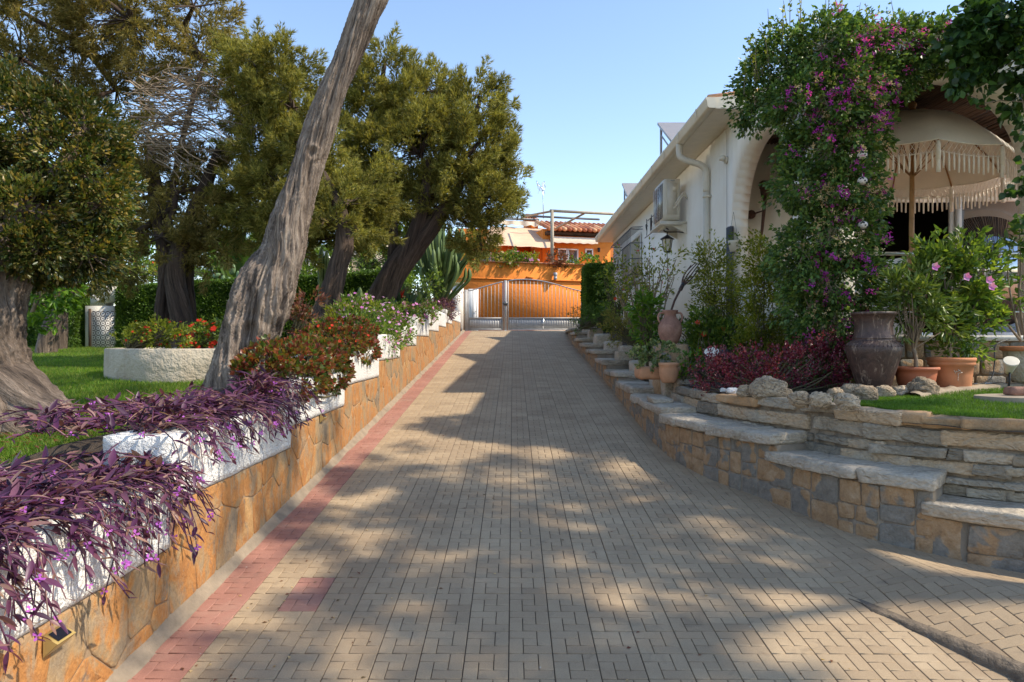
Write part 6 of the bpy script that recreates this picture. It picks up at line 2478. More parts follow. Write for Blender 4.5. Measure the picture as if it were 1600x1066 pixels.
trailing('big purple trailing plant with lance leaves covering the nearest white wall section', 'purple trailing plants on the planter wall', 1.6, 3.42, -2.6, -1.78, ztopA, 360, 300, .36, 4, fl=150)
trailing('purple trailing plant with violet flowers at the foot of the leaning trunk', 'purple trailing plants on the planter wall', 3.45, 5.1, -2.55, -1.85, lambda y: 1.24, 300, 300, .20, 5, fl=120)
trailing('small dark purple tuft between the trunk and the dense green and red bush', 'purple trailing plants on the planter wall', 4.9, 5.4, -2.1, -1.8, lambda y: 1.34, 60, 0, .26, 6, .14, .34, 10)

# ------------------------------------------------------------------ climbers on the porch
bb = pxblobs([(1292, 165, 62), (1246, 165, 40), (1292, 235, 58), (1304, 305, 54), (1298, 375, 56), (1298, 440, 56), (1300, 505, 52), (1292, 560, 40), (1255, 290, 34), (1252, 400, 36), (1262, 480, 34), (1345, 215, 34), (1345, 300, 28), (1338, 440, 34), (1335, 520, 30),
              (1205, 130, 44, .6), (1178, 165, 26, .6), (1232, 95, 42, .3), (1285, 75, 42), (1340, 72, 36), (1390, 75, 34), (1432, 72, 26), (1468, 66, 22), (1505, 62, 18), (1350, 125, 40), (1400, 120, 26), (1420, 105, 18), (1385, 165, 14), (1480, 88, 16), (1535, 55, 15), (1450, 95, 16)], 7.02)
t = thing('bougainvillea', 'huge bougainvillea covering the porch corner with magenta flowers and dry cream bracts', 'climbing plant', (3.2, 7.0, 1.2))
P, D, roots = plumes(bb, 145, 20, .18, .10, up=-.1, shell=(.55, 1.04), cull=.78, droop=.35)
g = G()
scatter(g, LEAF, P, D, RG.uniform(.036, .062, len(P)), .62)
g.build('foliage', M['lf_boug'], t)
g = G()
for k in range(7):
    x0 = 3.12 + .05 * k
    twigs(g, [(x0, 7.05 + .04 * (k % 3), 1.2)], [tuple(bb[k * 2][0])], .028, .012, .06, 10, 6)
for r_ in roots[::9]:
    c_ = min(bb, key=lambda d: (Vector(r_) - d[0]).length)[0]
    twigs(g, [c_], [r_], .009, .003, .1, 4, 4)
g.build('stem', M['grey_wood'], t, kind='stuff')
# long shoots standing above the mass
g, gl = G(), G()
for k in range(30):
    u = random.choice([1165, 1180, 1195, 1215, 1230, 1250, 1270, 1290, 1310, 1335, 1360, 1395, 1410]) + random.uniform(-6, 6)
    v0 = float(np.interp(u, [1150, 1200, 1250, 1400], [150, 95, 60, 50]))
    hgt = random.uniform(35, 85) if u < 1330 else random.uniform(25, 50)
    du = random.uniform(-28, 8) if u < 1230 else random.uniform(-8, 8)
    pts = catmull([at(u, v0 + 10, 7.1), at(u + du * .4, v0 - hgt * .5, 7.1 + random.uniform(-.1, .2)), at(u + du, v0 - hgt, 7.15)], 12)
    g.tube(pts, np.linspace(.006, .002, 12), 4, caps=False)
    m = 16
    idx = RG.uniform(1, 11, m)
    q = pts[idx.astype(int)]
    scatter(gl, LEAF, q, ru(m) + np.array((0, 0, .4)), RG.uniform(.03, .055, m), .6)
g.build('shoot', M['stem'], t, kind='stuff')
gl.build('shoot_leaf', M['lf_yellow'], t, kind='stuff')


def clusters(P, centres, per, spread, size, tm, nm, mat, par):
    g = G()
    k = RG.integers(0, len(P), centres)
    C_ = np.repeat(P[k], per, 0) + RG.normal(size=(centres * per, 3)) * spread
    n = len(C_)
    N = nz(np.array((.1, -.6, .3)) + .7 * ru(n))
    scatter_flat(g, tm, C_, nz(np.cross(N, ru(n))), N, RG.uniform(size[0], size[1], n))
    g.build(nm, M[mat], par, kind='stuff')


front = P[(P[:, 1] < 6.86)] + np.array((0, -.05, 0))
up_ = front[(front[:, 2] > 4.0)]
clusters(up_, 22, 12, .036, (.032, .050), BRACT, 'flower', 'fl_magenta', t)
clusters(front, 110, 11, .034, (.032, .050), BRACT, 'flower', 'fl_magenta', t)
clusters(front[front[:, 2] < 4.4], 130, 7, .03, (.034, .048), BRACT, 'dry_bract', 'fl_cream', t)

vb = pxblobs([(1530, 55, 30), (1575, 45, 42), (1598, 95, 34), (1552, 92, 22), (1502, 78, 18), (1500, 108, 9), (1570, 15, 34), (1612, 150, 20), (1525, 112, 10)], 6.5)
t = thing('climbing_vine', 'dark green broad leaved vine hanging over the top right of the porch arch', 'climbing plant', tuple(at(1610, 300, 6.6)))
P, D, roots = plumes(vb, 70, 14, .22, .12, up=-.2, shell=(.5, 1.05), cull=.7, droop=.5)
g = G()
scatter(g, LEAF6, P, D, RG.uniform(.06, .10, len(P)), .95)
g.build('foliage', M['lf_dark'], t)
g, gl = G(), G()
for pts in ([(1600, 160), (1560, 158), (1530, 162), (1515, 152)], [(1590, 120), (1600, 200), (1598, 260), (1590, 310)], [(1605, 300), (1585, 298), (1570, 302)], [(1600, 420), (1596, 360), (1590, 340)], [(1560, 20), (1530, 8), (1505, 14)], [(1590, 40), (1560, 5), (1545, -5)]):
    q = catmull([at(u, v, 6.5) for u, v in pts], 16)
    g.tube(q, .006, 4, caps=False)
    m = 34
    scatter(gl, LEAF6, q[RG.integers(0, 16, m)] + .03 * ru(m), ru(m) + np.array((0, 0, -.4)), RG.uniform(.05, .09, m), .95)
g.tube(catmull([(6.6, 7.1, 1.2), (6.2, 7.0, 3.0), (5.6, 6.8, 4.3), (5.2, 6.6, 4.7)], 14), .03, 6)
g.build('stem', M['grey_wood'], t, kind='stuff')
gl.build('hanging_leaf', M['lf_dark'], t, kind='stuff')

for i, (u, v, Y, lab) in enumerate([(1345, 243, 6.55, 'uppermost pale openwork ball hanging in the bougainvillea'), (1345, 283, 6.55, 'middle pale openwork ball hanging in the bougainvillea'), (1346, 352, 6.6, 'lowest pale openwork ball hanging in the bougainvillea')]):
    t = thing('hanging_ball', lab, 'ornament', tuple(at(u, v, Y)), 'pale balls hanging in the bougainvillea')
    c_ = at(u, v, Y)
    g = G()
    a = np.linspace(-math.pi / 2, math.pi / 2, 11)
    g.lathe(np.stack([np.abs(np.cos(a)) * .045, np.sin(a) * .038], 1), c_, 18)
    g.build('ball', M['shell'], t, smooth=True)
    g = G()
    for k in range(9):
        q = k * 2.4
        w_ = c_ + Vector((math.cos(q) * .035, -abs(math.sin(q)) * .035, .02 * math.cos(3 * q)))
        g.tube([w_, w_ + (w_ - c_).normalized() * .012], .008, 6)
    g.build('hole', M['iron'], t, kind='stuff')
    g = G()
    g.tube([c_ + Vector((0, 0, .037)), c_ + Vector((0, 0, .07))], .002, 4)
    g.build('string', M['macrame'], t)

# ------------------------------------------------------------------ shrubs of the right bed
shrub('loose_shrub', 'loose yellow green shrub against the white wall below the window grille', 'shrub', pxblobs([(972, 425, 20), (1005, 415, 22), (1040, 405, 16), (990, 455, 26), (1025, 450, 24), (960, 455, 16), (1000, 495, 20), (1022, 430, 18), (1048, 430, 12), (975, 480, 18)], 12.2), 'lf_yellow', 16, 14, .30, .16, (.05, .085), .42, base=(2.35, 12.2, 1.40), flowers=[('fl_red', 14, (.05, .07, 5), 'flower')], up=.7, stemm='twig', sr=.02)
shrub('upright_shrub', 'tall fine leaved upright shrub in front of the downpipe', 'shrub', pxblobs([(1108, 405, 17), (1122, 425, 18), (1104, 440, 18), (1128, 460, 19), (1108, 478, 20), (1130, 498, 18), (1115, 520, 22)], 9.4), 'lf_yellow', 100, 24, .20, .14, (.03, .052), .5, base=(2.85, 9.4, 1.22), up=.8, sr=.007)
shrub('upright_shrub', 'tall yellow green upright shrub between the side arch and the bougainvillea', 'shrub', pxblobs([(1190, 385, 12), (1186, 410, 18), (1200, 435, 19), (1180, 455, 20), (1198, 480, 21), (1182, 510, 22), (1205, 530, 22), (1170, 540, 16), (1192, 560, 20)], 8.3), 'lf_yellow', 120, 24, .18, .13, (.03, .052), .5, base=(3.0, 8.3, 1.22), up=.8, sr=.007)
shrub('leafy_shrub', 'fresh green leafy shrub with a few red flowers right of the old amphora', 'shrub', pxblobs([(1092, 505, 18), (1108, 525, 20), (1132, 530, 24), (1112, 555, 22), (1092, 548, 14), (1142, 556, 20), (1155, 575, 16)], 8.9), 'lf_shrub', 90, 14, .16, .10, (.06, .095), .42, base=(2.45, 8.5, 1.22), flowers=[('fl_red', 12, (.05, .08, 5), 'flower')], up=.6)
shrub('leafy_shrub', 'bright broad leaved shrub left of the old amphora', 'shrub', pxblobs([(1006, 500, 14), (1012, 480, 11), (1008, 525, 13), (998, 475, 10)], 10.0), 'lf_bright', 90, 12, .18, .10, (.08, .13), .35, base=(2.0, 10.0, 1.28), up=.4, droop=.3)
shrub('low_juniper', 'low spreading feathery juniper on the bed edge left of the bright shrub', 'shrub', pxblobs([(975, 520, 18), (998, 530, 14), (960, 505, 14), (985, 500, 12)], 11.2), 'lf_juniper', 60, 20, .24, .08, (.05, .085), .7, SPRAY, up=.5)
shrub('low_juniper', 'small ferny green shrub in front of the tall clipped thuja', 'shrub', pxblobs([(918, 497, 16), (940, 500, 15), (905, 505, 10), (950, 490, 12)], 15.8), 'lf_hedge', 34, 20, .26, .10, (.06, .10), .7, SPRAY, up=.5)
shrub('dark_shrub', 'dark shaded shrub filling the gap between thuja and loose shrub', 'shrub', pxblobs([(955, 470, 20), (950, 435, 14), (965, 500, 18)], 14.6), 'lf_shrub', 26, 16, .26, .14, (.06, .09), .5)
shrub('dark_shrub', 'dark shrub filling the bed at the foot of the white wall behind the amphora', 'shrub', pxblobs([(1060, 520, 14), (1035, 548, 12), (1062, 560, 12), (1160, 590, 18), (1090, 585, 14)], 9.5), 'lf_dark', 50, 12, .2, .1, (.05, .08), .5)
red = pxblobs([(1112, 595, 26), (1145, 588, 30), (1180, 590, 30), (1215, 585, 32), (1248, 582, 32), (1280, 578, 34), (1308, 575, 30), (1322, 590, 22), (1130, 570, 20), (1265, 558, 20), (1300, 550, 18), (1175, 570, 18)], 6.6)
shrub('red_leaved_shrub', 'dense dark red leaved shrub mass behind the rocks beside the glazed urn', 'shrub', red, 'lf_red', 190, 16, .16, .045, (.018, .030), .7, base=(2.5, 6.6, 1.19), up=1.2, shell=(.6, 1.03), cull=.75)
# low creepers and small fillers
shrub('ground_creeper', 'small green seedlings beside the little clay pot', 'plant', pxblobs([(1072, 565, 14), (1082, 585, 12), (1065, 590, 9), (1088, 560, 10)], 7.7), 'lf_bright', 70, 8, .10, .06, (.04, .065), .6)

# ------------------------------------------------------------------ pots and vases
ZB = 1.225
urn = thing('glazed_urn', 'tall dark brown glazed urn with flared rim at the end of the red leaved shrub', 'urn', (3.27, 6.2, ZB))
g = G()
g.lathe([(0, 0), (.115, 0), (.125, .02), (.155, .12), (.195, .25), (.228, .37), (.236, .415), (.226, .44), (.19, .475), (.172, .49), (.176, .50), (.172, .515), (.160, .54), (.155, .60), (.162, .66), (.178, .705), (.186, .71), (.192, .722), (.19, .735), (.170, .738), (.150, .70), (.140, .60), (.0, .58)], (3.27, 6.2, ZB), 56)
g.build('urn_body', M['urn'], urn, smooth=True)
g = G()
for k in range(40):
    a = k * 2 * math.pi / 40
    p0 = [.213, .462]
    pts = [(3.27 + (.236 - .058 * f + .004) * math.cos(a + .12 * f), 6.2 + (.236 - .058 * f + .004) * math.sin(a + .12 * f), ZB + .425 + .055 * f) for f in (0, .5, 1)]
    g.tube(pts, .004, 4)
g.build('incised_ridge', M['urn'], urn, kind='stuff')
g = G()
g.lathe([(.174, .492), (.181, .50), (.174, .508)], (3.27, 6.2, ZB), 48)
g.build('neck_ring', M['urn'], urn, smooth=True)


def pot(name, label, c_, prof, mat, soil_r, soil_z, n=40):
    t = thing(name, label, 'pot', c_)
    g = G()
    g.lathe(prof, c_, n)
    g.build('pot_body', M[mat], t, smooth=True)
    g = G()
    g.lathe([(0, soil_z), (soil_r, soil_z)], c_, 20)
    g.build('potting_soil', M['soil'], t)
    return t


p1_ = pot('terracotta_pot', 'round reddish terracotta bowl pot just right of the glazed urn', (3.70, 6.28, ZB), [(0, 0), (.105, 0), (.13, .04), (.155, .10), (.168, .17), (.172, .205), (.190, .212), (.194, .225), (.190, .238), (.172, .238), (.160, .20)], 'terracotta_red', .165, .205)
p2_ = pot('terracotta_pot', 'straight sided orange terracotta pot right of the round bowl pot', (4.10, 6.40, ZB), [(0, 0), (.150, 0), (.158, .02), (.172, .16), (.180, .245), (.192, .25), (.196, .27), (.192, .285), (.200, .29), (.202, .315), (.195, .322), (.176, .322), (.168, .27)], 'terracotta', .17, .28)
g = G()
for (du, dv, a, l) in [(0, .20, .6, .03), (.01, .205, 2.4, .03), (-.02, .19, 1.2, .028), (.02, .185, .2, .03), (0, .17, 1.57, .03), (0, .14, 1.5, .02), (0, .12, 1.6, .015), (-.03, .20, 2.0, .02)]:
    ang = -math.pi / 2 - .25 + du / .18
    rr = .1745 + (dv - .16) * .09 + .001
    c_ = Vector((4.10 + rr * math.cos(ang), 6.40 + rr * math.sin(ang), ZB + dv))
    tx = Vector((-math.sin(ang), math.cos(ang), 0))
    d_ = tx * math.cos(a) * l + Vector((0, 0, math.sin(a) * l))
    g.tube([c_ - d_ * .5, c_ + d_ * .5], .0025, 4)
g.build('scratched_flower_mark', M['plastic_white'], p2_, kind='stuff')
p3_ = pot('glazed_pot', 'cream and brown glazed pot with green sprig pattern at the right edge', (4.98, 6.6, 1.30), [(0, 0), (.13, 0), (.15, .03), (.185, .12), (.205, .24), (.21, .305), (.232, .312), (.236, .335), (.225, .345), (.205, .345), (.195, .30)], 'cream_planter', .20, .31)
g = G()
g.lathe([(.213, .300), (.234, .311), (.238, .335), (.227, .347), (.21, .347)], (4.98, 6.6, 1.302), 40)
g.build('rim_band', M['terracotta'], p3_, smooth=True)
g = G()
for k in range(9):
    ang = -math.pi / 2 - .45 + .07 * (k % 5)
    z = 1.30 + .17 + .012 * k
    g.tube([(4.98 + .204 * math.cos(ang), 6.6 + .204 * math.sin(ang), z), (4.98 + .211 * math.cos(ang + .06), 6.6 + .211 * math.sin(ang + .06), z + .02)], .005, 4)
g.build('sprig_pattern', M['lf_shrub'], p3_, kind='stuff')
# what grows in them
shrub('potted_bush', 'bright green lance leaved bush growing in the round bowl pot', 'potted plant', pxblobs([(1425, 470, 30), (1400, 452, 18), (1450, 455, 22), (1436, 492, 26), (1462, 486, 20), (1408, 488, 18), (1440, 435, 14), (1478, 512, 12), (1418, 440, 11)], 6.28), 'lf_pot', 80, 14, .16, .10, (.065, .10), .30, LEAF6, base=(3.70, 6.28, ZB + .2), up=.3, droop=.1, stemm='twig', sr=.012, fork=(-.02, 0, .20))
shrub('potted_bush', 'large darker green hibiscus bush with pink blooms in the orange pot', 'potted plant', pxblobs([(1500, 400, 28), (1470, 420, 28), (1525, 425, 26), (1500, 450, 34), (1485, 485, 28), (1525, 470, 22), (1500, 520, 26), (1480, 545, 16), (1515, 500, 22), (1540, 500, 14), (1460, 395, 14), (1510, 545, 14), (1450, 420, 16)], 6.55), 'lf_shrub', 95, 14, .14, .09, (.05, .085), .45, LEAF6, base=(4.10, 6.45, ZB + .28), up=.4, stemm='twig', sr=.014, fork=(.02, 0, .14))
hb_ = [o for o in COL.objects if o.name.startswith('potted_bush')][-1]
g = G()
for (u, v) in ((1457, 417), (1506, 433), (1541, 438), (1545, 448)):
    c_ = at(u, v, 6.1)
    for k in range(5):
        a = k * 1.2566
        d_ = Vector((math.cos(a) * .7, -.5, math.sin(a) * .7)).normalized()
        sd = d_.cross(Vector((0, -1, 0))).normalized()
        L = .05
        g.add([c_, c_ + d_ * L * .6 + sd * L * .35, c_ + d_ * L, c_ + d_ * L * .6 - sd * L * .35], [(0, 1, 2, 3)])
g.build('flower', M['fl_pink'], hb_, kind='stuff')
t = thing('potted_shrub', 'open stemmed glossy leaved shrub in the cream glazed pot at the right edge', 'potted plant', (4.98, 6.6, 1.6))
g, gl = G(), G()
for k, pts in enumerate([[(1592, 535), (1580, 480), (1572, 430), (1575, 380)], [(1600, 535), (1590, 470), (1592, 420), (1590, 360)], [(1598, 530), (1602, 470), (1612, 400), (1610, 340)], [(1590, 530), (1565, 500), (1550, 485)], [(1600, 530), (1625, 470), (1640, 420)]]):
    q = catmull([at(u, v, 6.6) for u, v in pts], 18)
    g.tube(q, np.linspace(.013, .005, 18), 5)
    m = 34
    idx = RG.integers(5, 18, m)
    scatter(gl, LEAF6, q[idx] + .02 * ru(m), ru(m) + np.array((0, 0, .3)), RG.uniform(.07, .11, m), .42)
    m = 24
    scatter(gl, LEAF6, q[-1] + .05 * ru(m), ru(m) + np.array((0, 0, .5)), RG.uniform(.07, .11, m), .42)
g.build('stem', M['twig'], t, kind='stuff')
gl.build('foliage', M['lf_shrub'], t)

# amphora with an old hay fork
ax, ay, az = float(at(1045, 0, 8.5).x), 8.5, 1.665
t = thing('clay_amphora', 'old pinkish clay amphora with two handles standing among the shrubs', 'amphora', (ax, ay, az))
g = G()
g.lathe([(0, 0), (.085, 0), (.12, .06), (.145, .14), (.145, .21), (.12, .28), (.078, .33), (.070, .36), (.095, .40), (.10, .415), (.09, .42), (.065, .39), (.06, .34), (0, .33)], (ax, ay, az), 40)
g.build('amphora_body', M['amphora'], t, smooth=True)
for s in (-1, 1):
    g = G()
    g.tube(catmull([(ax + s * .075, ay, az + .385), (ax + s * .13, ay - .01, az + .38), (ax + s * .15, ay - .01, az + .32), (ax + s * .125, ay, az + .265)], 14), .014, 8)
    g.build('handle', M['amphora'], t, smooth=True)
rk = thing('support_rock', 'rough dark rock hidden in leaves that carries the old amphora', 'rock', (ax, ay, 1.2))
g = G()
rbox(g, (ax - .2, ay - .18, 1.0), (ax + .2, ay + .18, az - .002), .06, .02, 8, (6, 6, 6), seed=77)
g.build('rock_body', M['clad'], rk)
t = thing('hay_fork', 'old wooden hay fork with curved tines leaning on the wall out of the amphora', 'tool', tuple(at(1043, 486, 9.05)))
g = G()
g.tube([at(1042, 500, 8.5), at(1052, 470, 8.8), at(1064, 446, 9.12)], [.014, .015, .018], 8)
g.build('handle', M['rust'], t)
for k, (m_, e_) in enumerate([((1068, 428), (1084, 411)), ((1072, 430), (1087, 412)), ((1076, 432), (1090, 413)), ((1078, 436), (1091, 419)), ((1066, 432), (1078, 414))]):
    g = G()
    g.tube(catmull([at(1063, 449, 9.12), at(*m_, 9.2), at(*e_, 9.4 - .03 * k)], 12), np.linspace(.012, .006, 12), 6)
    g.build('tine', M['rust'], t)
g = G()
g.tube([at(1061, 453, 9.10), at(1066, 443, 9.13)], .026, 8)
g.build('binding', M['iron'], t)

# small clay pot and a trough of succulents
cx_, cy_ = float(at(1043, 0, 7.55).x), 7.55
pot('clay_pot', 'small round clay pot on the bed edge in front of the succulents', (cx_, cy_, 1.24), [(0, 0), (.07, 0), (.085, .02), (.102, .08), (.108, .14), (.103, .185), (.110, .19), (.113, .215), (.106, .222), (.095, .22), (.09, .18)], 'terracotta_pale', .095, .19)
t = thing('stone_trough', 'low rough clay trough planted with succulents left of the small clay pot', 'planter', (1.66, 7.95, 1.34))
g = G()
rbox(g, (1.42, 7.72, 1.26), (1.92, 8.05, 1.405), .05, .014, 10, (8, 5, 4), seed=41)
g.build('trough_body', M['terracotta_pale'], t)
shrub('succulent_plant', 'mass of rounded pale green succulents spilling from the clay trough', 'succulent', pxblobs([(1000, 556, 14), (1020, 552, 16), (990, 562, 12), (1038, 552, 14), (1010, 565, 12), (1050, 556, 10), (1030, 562, 10)], 7.75), 'lf_variegated', 150, 10, .05, .04, (.025, .042), .95, LEAF6, up=.3, stems=False, shell=(.8, 1.0), cull=.8)
# small hanging pot in the side arch
t = thing('hanging_pot', 'small white pot with a trailing plant hanging in the side arch beside the grey profile', 'hanging pot', tuple(at(1144, 385, 9.95)))
c_ = at(1144, 385, 9.95)
g = G()
g.lathe([(0, -.08), (.05, -.08), (.075, .06), (.08, .08), (.07, .08), (.06, .04), (0, .04)], c_, 18)
g.build('pot_body', M['plastic_white'], t, smooth=True)
P, D, _ = plumes([(c_ + Vector((0, 0, .10)), .07), (c_ + Vector((.07, 0, 0)), .05), (c_ + Vector((.09, 0, -.1)), .05)], 400, 8, .06, .03, up=.1, droop=.6)
g = G()
scatter(g, LEAF, P, D, RG.uniform(.02, .035, len(P)), .6)
g.build('foliage', M['lf_shrub'], t)
g = G()
for s in (-1, 1):
    g.tube([c_ + Vector((s * .07, 0, .07)), c_ + Vector((0, .0, .5))], .002, 4)
g.build('hanger', M['iron'], t, kind='stuff')

# ------------------------------------------------------------------ rocks that edge the bed
RK = [((1142, 611), 7, 'pair sized white pebble left of the pale pitted boulder', 'white'), ((1128, 610), 5, 'tiny white pebble on the wall top at the left end of the rocks', 'white'),
      ((1163, 612), 13, 'brown rounded rock left of the big pale pitted boulder', 0), ((1200, 608), 23, 'big pale pitted boulder on top of the ledge wall', 0), ((1226, 616), 11, 'small mossy rock touching the right side of the big boulder', 0),
      ((1248, 623), 16, 'flat brown rock half hidden under the red leaved shrub', 0), ((1280, 625), 15, 'rounded grey rock at the left tip of the turf', 0), ((1303, 618), 14, 'rough rock under the right half of the red leaved shrub', 0),
      ((1322, 628), 18, 'broad tan rock where the turf begins', 0), ((1328, 610), 14, 'dark pitted rock against the foot of the glazed urn', 0), ((1349, 617), 19, 'pale wedge shaped rock in front of the glazed urn', 0),
      ((1379, 615), 15, 'rough tan rock below the round bowl pot', 0), ((1409, 612), 13, 'round pitted rock below the round bowl pot', 0), ((1440, 608), 21, 'long flat topped pale rock between the two terracotta pots', 0),
      ((1470, 603), 17, 'pale pointed rock against the foot of the orange pot', 0)]
for i, ((u, v), s, lab, kd) in enumerate(RK):
    vb_ = v + s * .62
    Y = (1.7 - 1.215) * F / (vb_ - 533)
    c_ = at(u, v, Y)
    m = s * Y / F
    t_ = G()
    nph, nth = 30, 20
    V, Fc = [], []
    asp = 1.0 if i % 3 else 1.25
    for a in range(nth + 1):
        th_ = math.pi * a / nth
        for b in range(nph):
            ph = 2 * math.pi * b / nph
            V.append((math.sin(th_) * math.cos(ph), math.sin(th_) * math.sin(ph), math.cos(th_)))
    V = np.array(V)
    q = 1 + .26 * fbm(V * 1.5 + i * 7.1, i, 2) + .22 * fbm(V * 4 + i, i + 3, 3)
    V = V * q[:, None]
    V = np.round(V * 3.2 + .25 * ru(1)) / 3.2 * .35 + V * .65
    V = np.sign(V) * np.abs(V) ** .86 * np.array((m * asp, m * .9, m * .78)) + np.array(tuple(c_))
    Fc = [(a * nph + b, (a + 1) * nph + b, (a + 1) * nph + (b + 1) % nph, a * nph + (b + 1) % nph) for a in range(nth) for b in range(nph)]
    t_.add(V, Fc)
    o = t_.build('pebble' if kd else 'edging_rock', M['white_cast' if kd else 'rock'], None)
    tag(o, lab, 'pebble' if kd else 'rock', 'white pebbles beside the boulder' if kd else 'rocks edging the planted bed')
# curved concrete kerb behind the turf
g = G()
rows = []
KP = catmull([(3.35, 5.66), (3.97, 6.14), (4.7, 6.50), (5.8, 6.75), (8, 6.85)], 40)
for j, p in enumerate(KP):
    z = zbed(p[1])
    w_ = .01 * math.sin(j * 2.1)
    rows.append([(p[0] + .02, p[1] - .03, z - .02), (p[0] + .01, p[1] - .02, z + .05 + w_ * .5), (p[0] - .01, p[1] + .02, z + .062 + w_), (p[0] - .05, p[1] + .09, z + .06 - w_), (p[0] - .06, p[1] + .12, z - .02)])
g.grid(np.array(rows))
tag(g.build('lawn_kerb', M['concrete'], None), 'thin curved pale kerb between the turf and the potted plants', 'kerb')

# stepping stone and a brick bit on the turf
t = thing('stepping_stone', 'flat dark brown wooden stepping slab lying on the turf at the right edge', 'slab', (4.4, 5.3, 1.2))
g = G()
a = np.linspace(0, 2 * math.pi, 25)[:-1]
cx2, cy2, cz2 = float(at(1598, 0, 5.45).x), 5.45, zbed(5.45) + .012
V = [(cx2 + .36 * (1 + .05 * math.sin(5 * x)) * math.cos(x), cy2 + .24 * math.sin(x), cz2 + z) for z in (0, .05, .056) for x in a]
g.add(V[:48], [(i, (i + 1) % 24, 24 + (i + 1) % 24, 24 + i) for i in range(24)])
g.add([(x, y, z) for x, y, z in V[24:48]], [list(range(24))])
g.build('slab_body', M['grey_wood'], t)
t = thing('broken_brick', 'broken red brown brick lying on the dark stepping slab', 'brick', (cx2 - .02, cy2 + .1, cz2 + .05))
g = G()
rbox(g, (cx2 - .09, cy2 - .0, cz2 + .052), (cx2 + .12, cy2 + .12, cz2 + .12), .015, .012, 14, (5, 4, 3), seed=8)
g.build('brick_body', M['amphora'], t)

# garden spotlights, hose and cable
for i, (u, v, Y, r_, dx, lab) in enumerate([(1110, 551, 7.0, .075, -.3, 'round pale faced garden spotlight in the shrubs above the red leaved plants'), (1577, 565, 6.1, .062, .35, 'round cream faced garden spotlight in front of the glazed pot')]):
    t = thing('garden_spotlight', lab, 'spotlight', tuple(at(u, v + 30, Y)), 'garden spotlights in the right bed')
    c_ = at(u, v, Y)
    d_ = Vector((-.25, -.6, .75)).normalized()
    q = d_.to_track_quat('Z', 'Y').to_matrix().to_4x4()
    q.translation = c_
    g = G()
    g.lathe([(0, -.14), (.03, -.13), (.04, -.08), (r_ * .95, -.01), (r_, .008), (r_ * .93, .01)], (0, 0, 0), 24, M=q)
    g.build('lamp_housing', M['plastic_white'], t, smooth=True)
    g = G()
    g.lathe([(0, .012), (r_ * .93, .010)], (0, 0, 0), 24, M=q)
    g.build('lamp_face', M['plastic_white'], t)
    g = G()
    g.tube([c_ - d_ * .07, c_ - d_ * .07 + Vector((0, 0, -.12)), (c_.x, c_.y + .05, zbed(Y) - .02)], .009, 6)
    g.build('spike', M['iron'], t)
t = thing('garden_hose', 'short arch of black garden hose behind the red leaved shrub', 'hose', tuple(at(1130, 565, 7.1)))
g = G()
g.tube(catmull([at(1117, 590, 7.1), at(1121, 560, 7.1), at(1131, 548, 7.12), at(1141, 560, 7.15), at(1144, 590, 7.15)], 20), .022, 8)
g.build('hose', M['black_hose'], t, smooth=True)
t = thing('power_cable', 'thin black cable looping from the terrace down to the garden spotlight', 'cable', tuple(at(1550, 600, 6.5)))
g = G()
g.tube(catmull([at(1575, 530, 6.55), at(1553, 540, 6.5), at(1551, 570, 6.45), at(1545, 592, 6.4), at(1520, 603, 6.38), at(1495, 604, 6.3)], 30), .006, 6)
g.build('cable', M['black_hose'], t, smooth=True)
t = thing('metal_rod', 'thin pale metal rod lying behind the orange pot', 'rod', tuple(at(1530, 600, 6.5)))
g = G()
g.tube([at(1512, 600, 6.62), at(1562, 598, 6.6)], .007, 6)
g.build('rod', M['steel_bar'], t)

# solar lights on the left wall
for i, (yc, zc, s, lab) in enumerate([(2.50, .60, .70, 'wedge shaped solar wall light on the nearest part of the left wall'), (6.0, 1.02, .60, 'small solar wall light under the dense green and red bush'), ]):
    t = thing('solar_wall_light', lab, 'wall light', (XF, yc, zc), 'solar lights on the left wall')
    h, w2, d_ = .11 * s, .075 * s, .075 * s
    x0 = XF + .012
    A = [(x0, yc - w2, zc - h * .5), (x0, yc + w2, zc - h * .5), (x0, yc + w2, zc + h * .55), (x0, yc - w2, zc + h * .55), (x0 + d_, yc - w2, zc + h * .12), (x0 + d_, yc + w2, zc + h * .12)]
    g = G()
    g.add(A, [(3, 4, 5, 2), (0, 3, 2, 1)])
    g.add(A, [(0, 4, 3), (1, 2, 5)])
    g.build('light_case', M['lamp_amber'], t)
    g = G()
    A2 = np.array(A) + np.array((.0012, 0, -.0005))
    g.add(A2, [(0, 1, 5, 4)])
    g.build('diffuser', M['lamp_amber'], t)
    g = G()
    e = .14
    q = np.array([A[3], A[4], A[5], A[2]])
    cc = q.mean(0)
    q = cc + (q - cc) * (1 - 2 * e) + np.array((.002, 0, .003))
    g.add(q, [(0, 1, 2, 3)])
    g.build('solar_cell', M['solar_dark'], t)

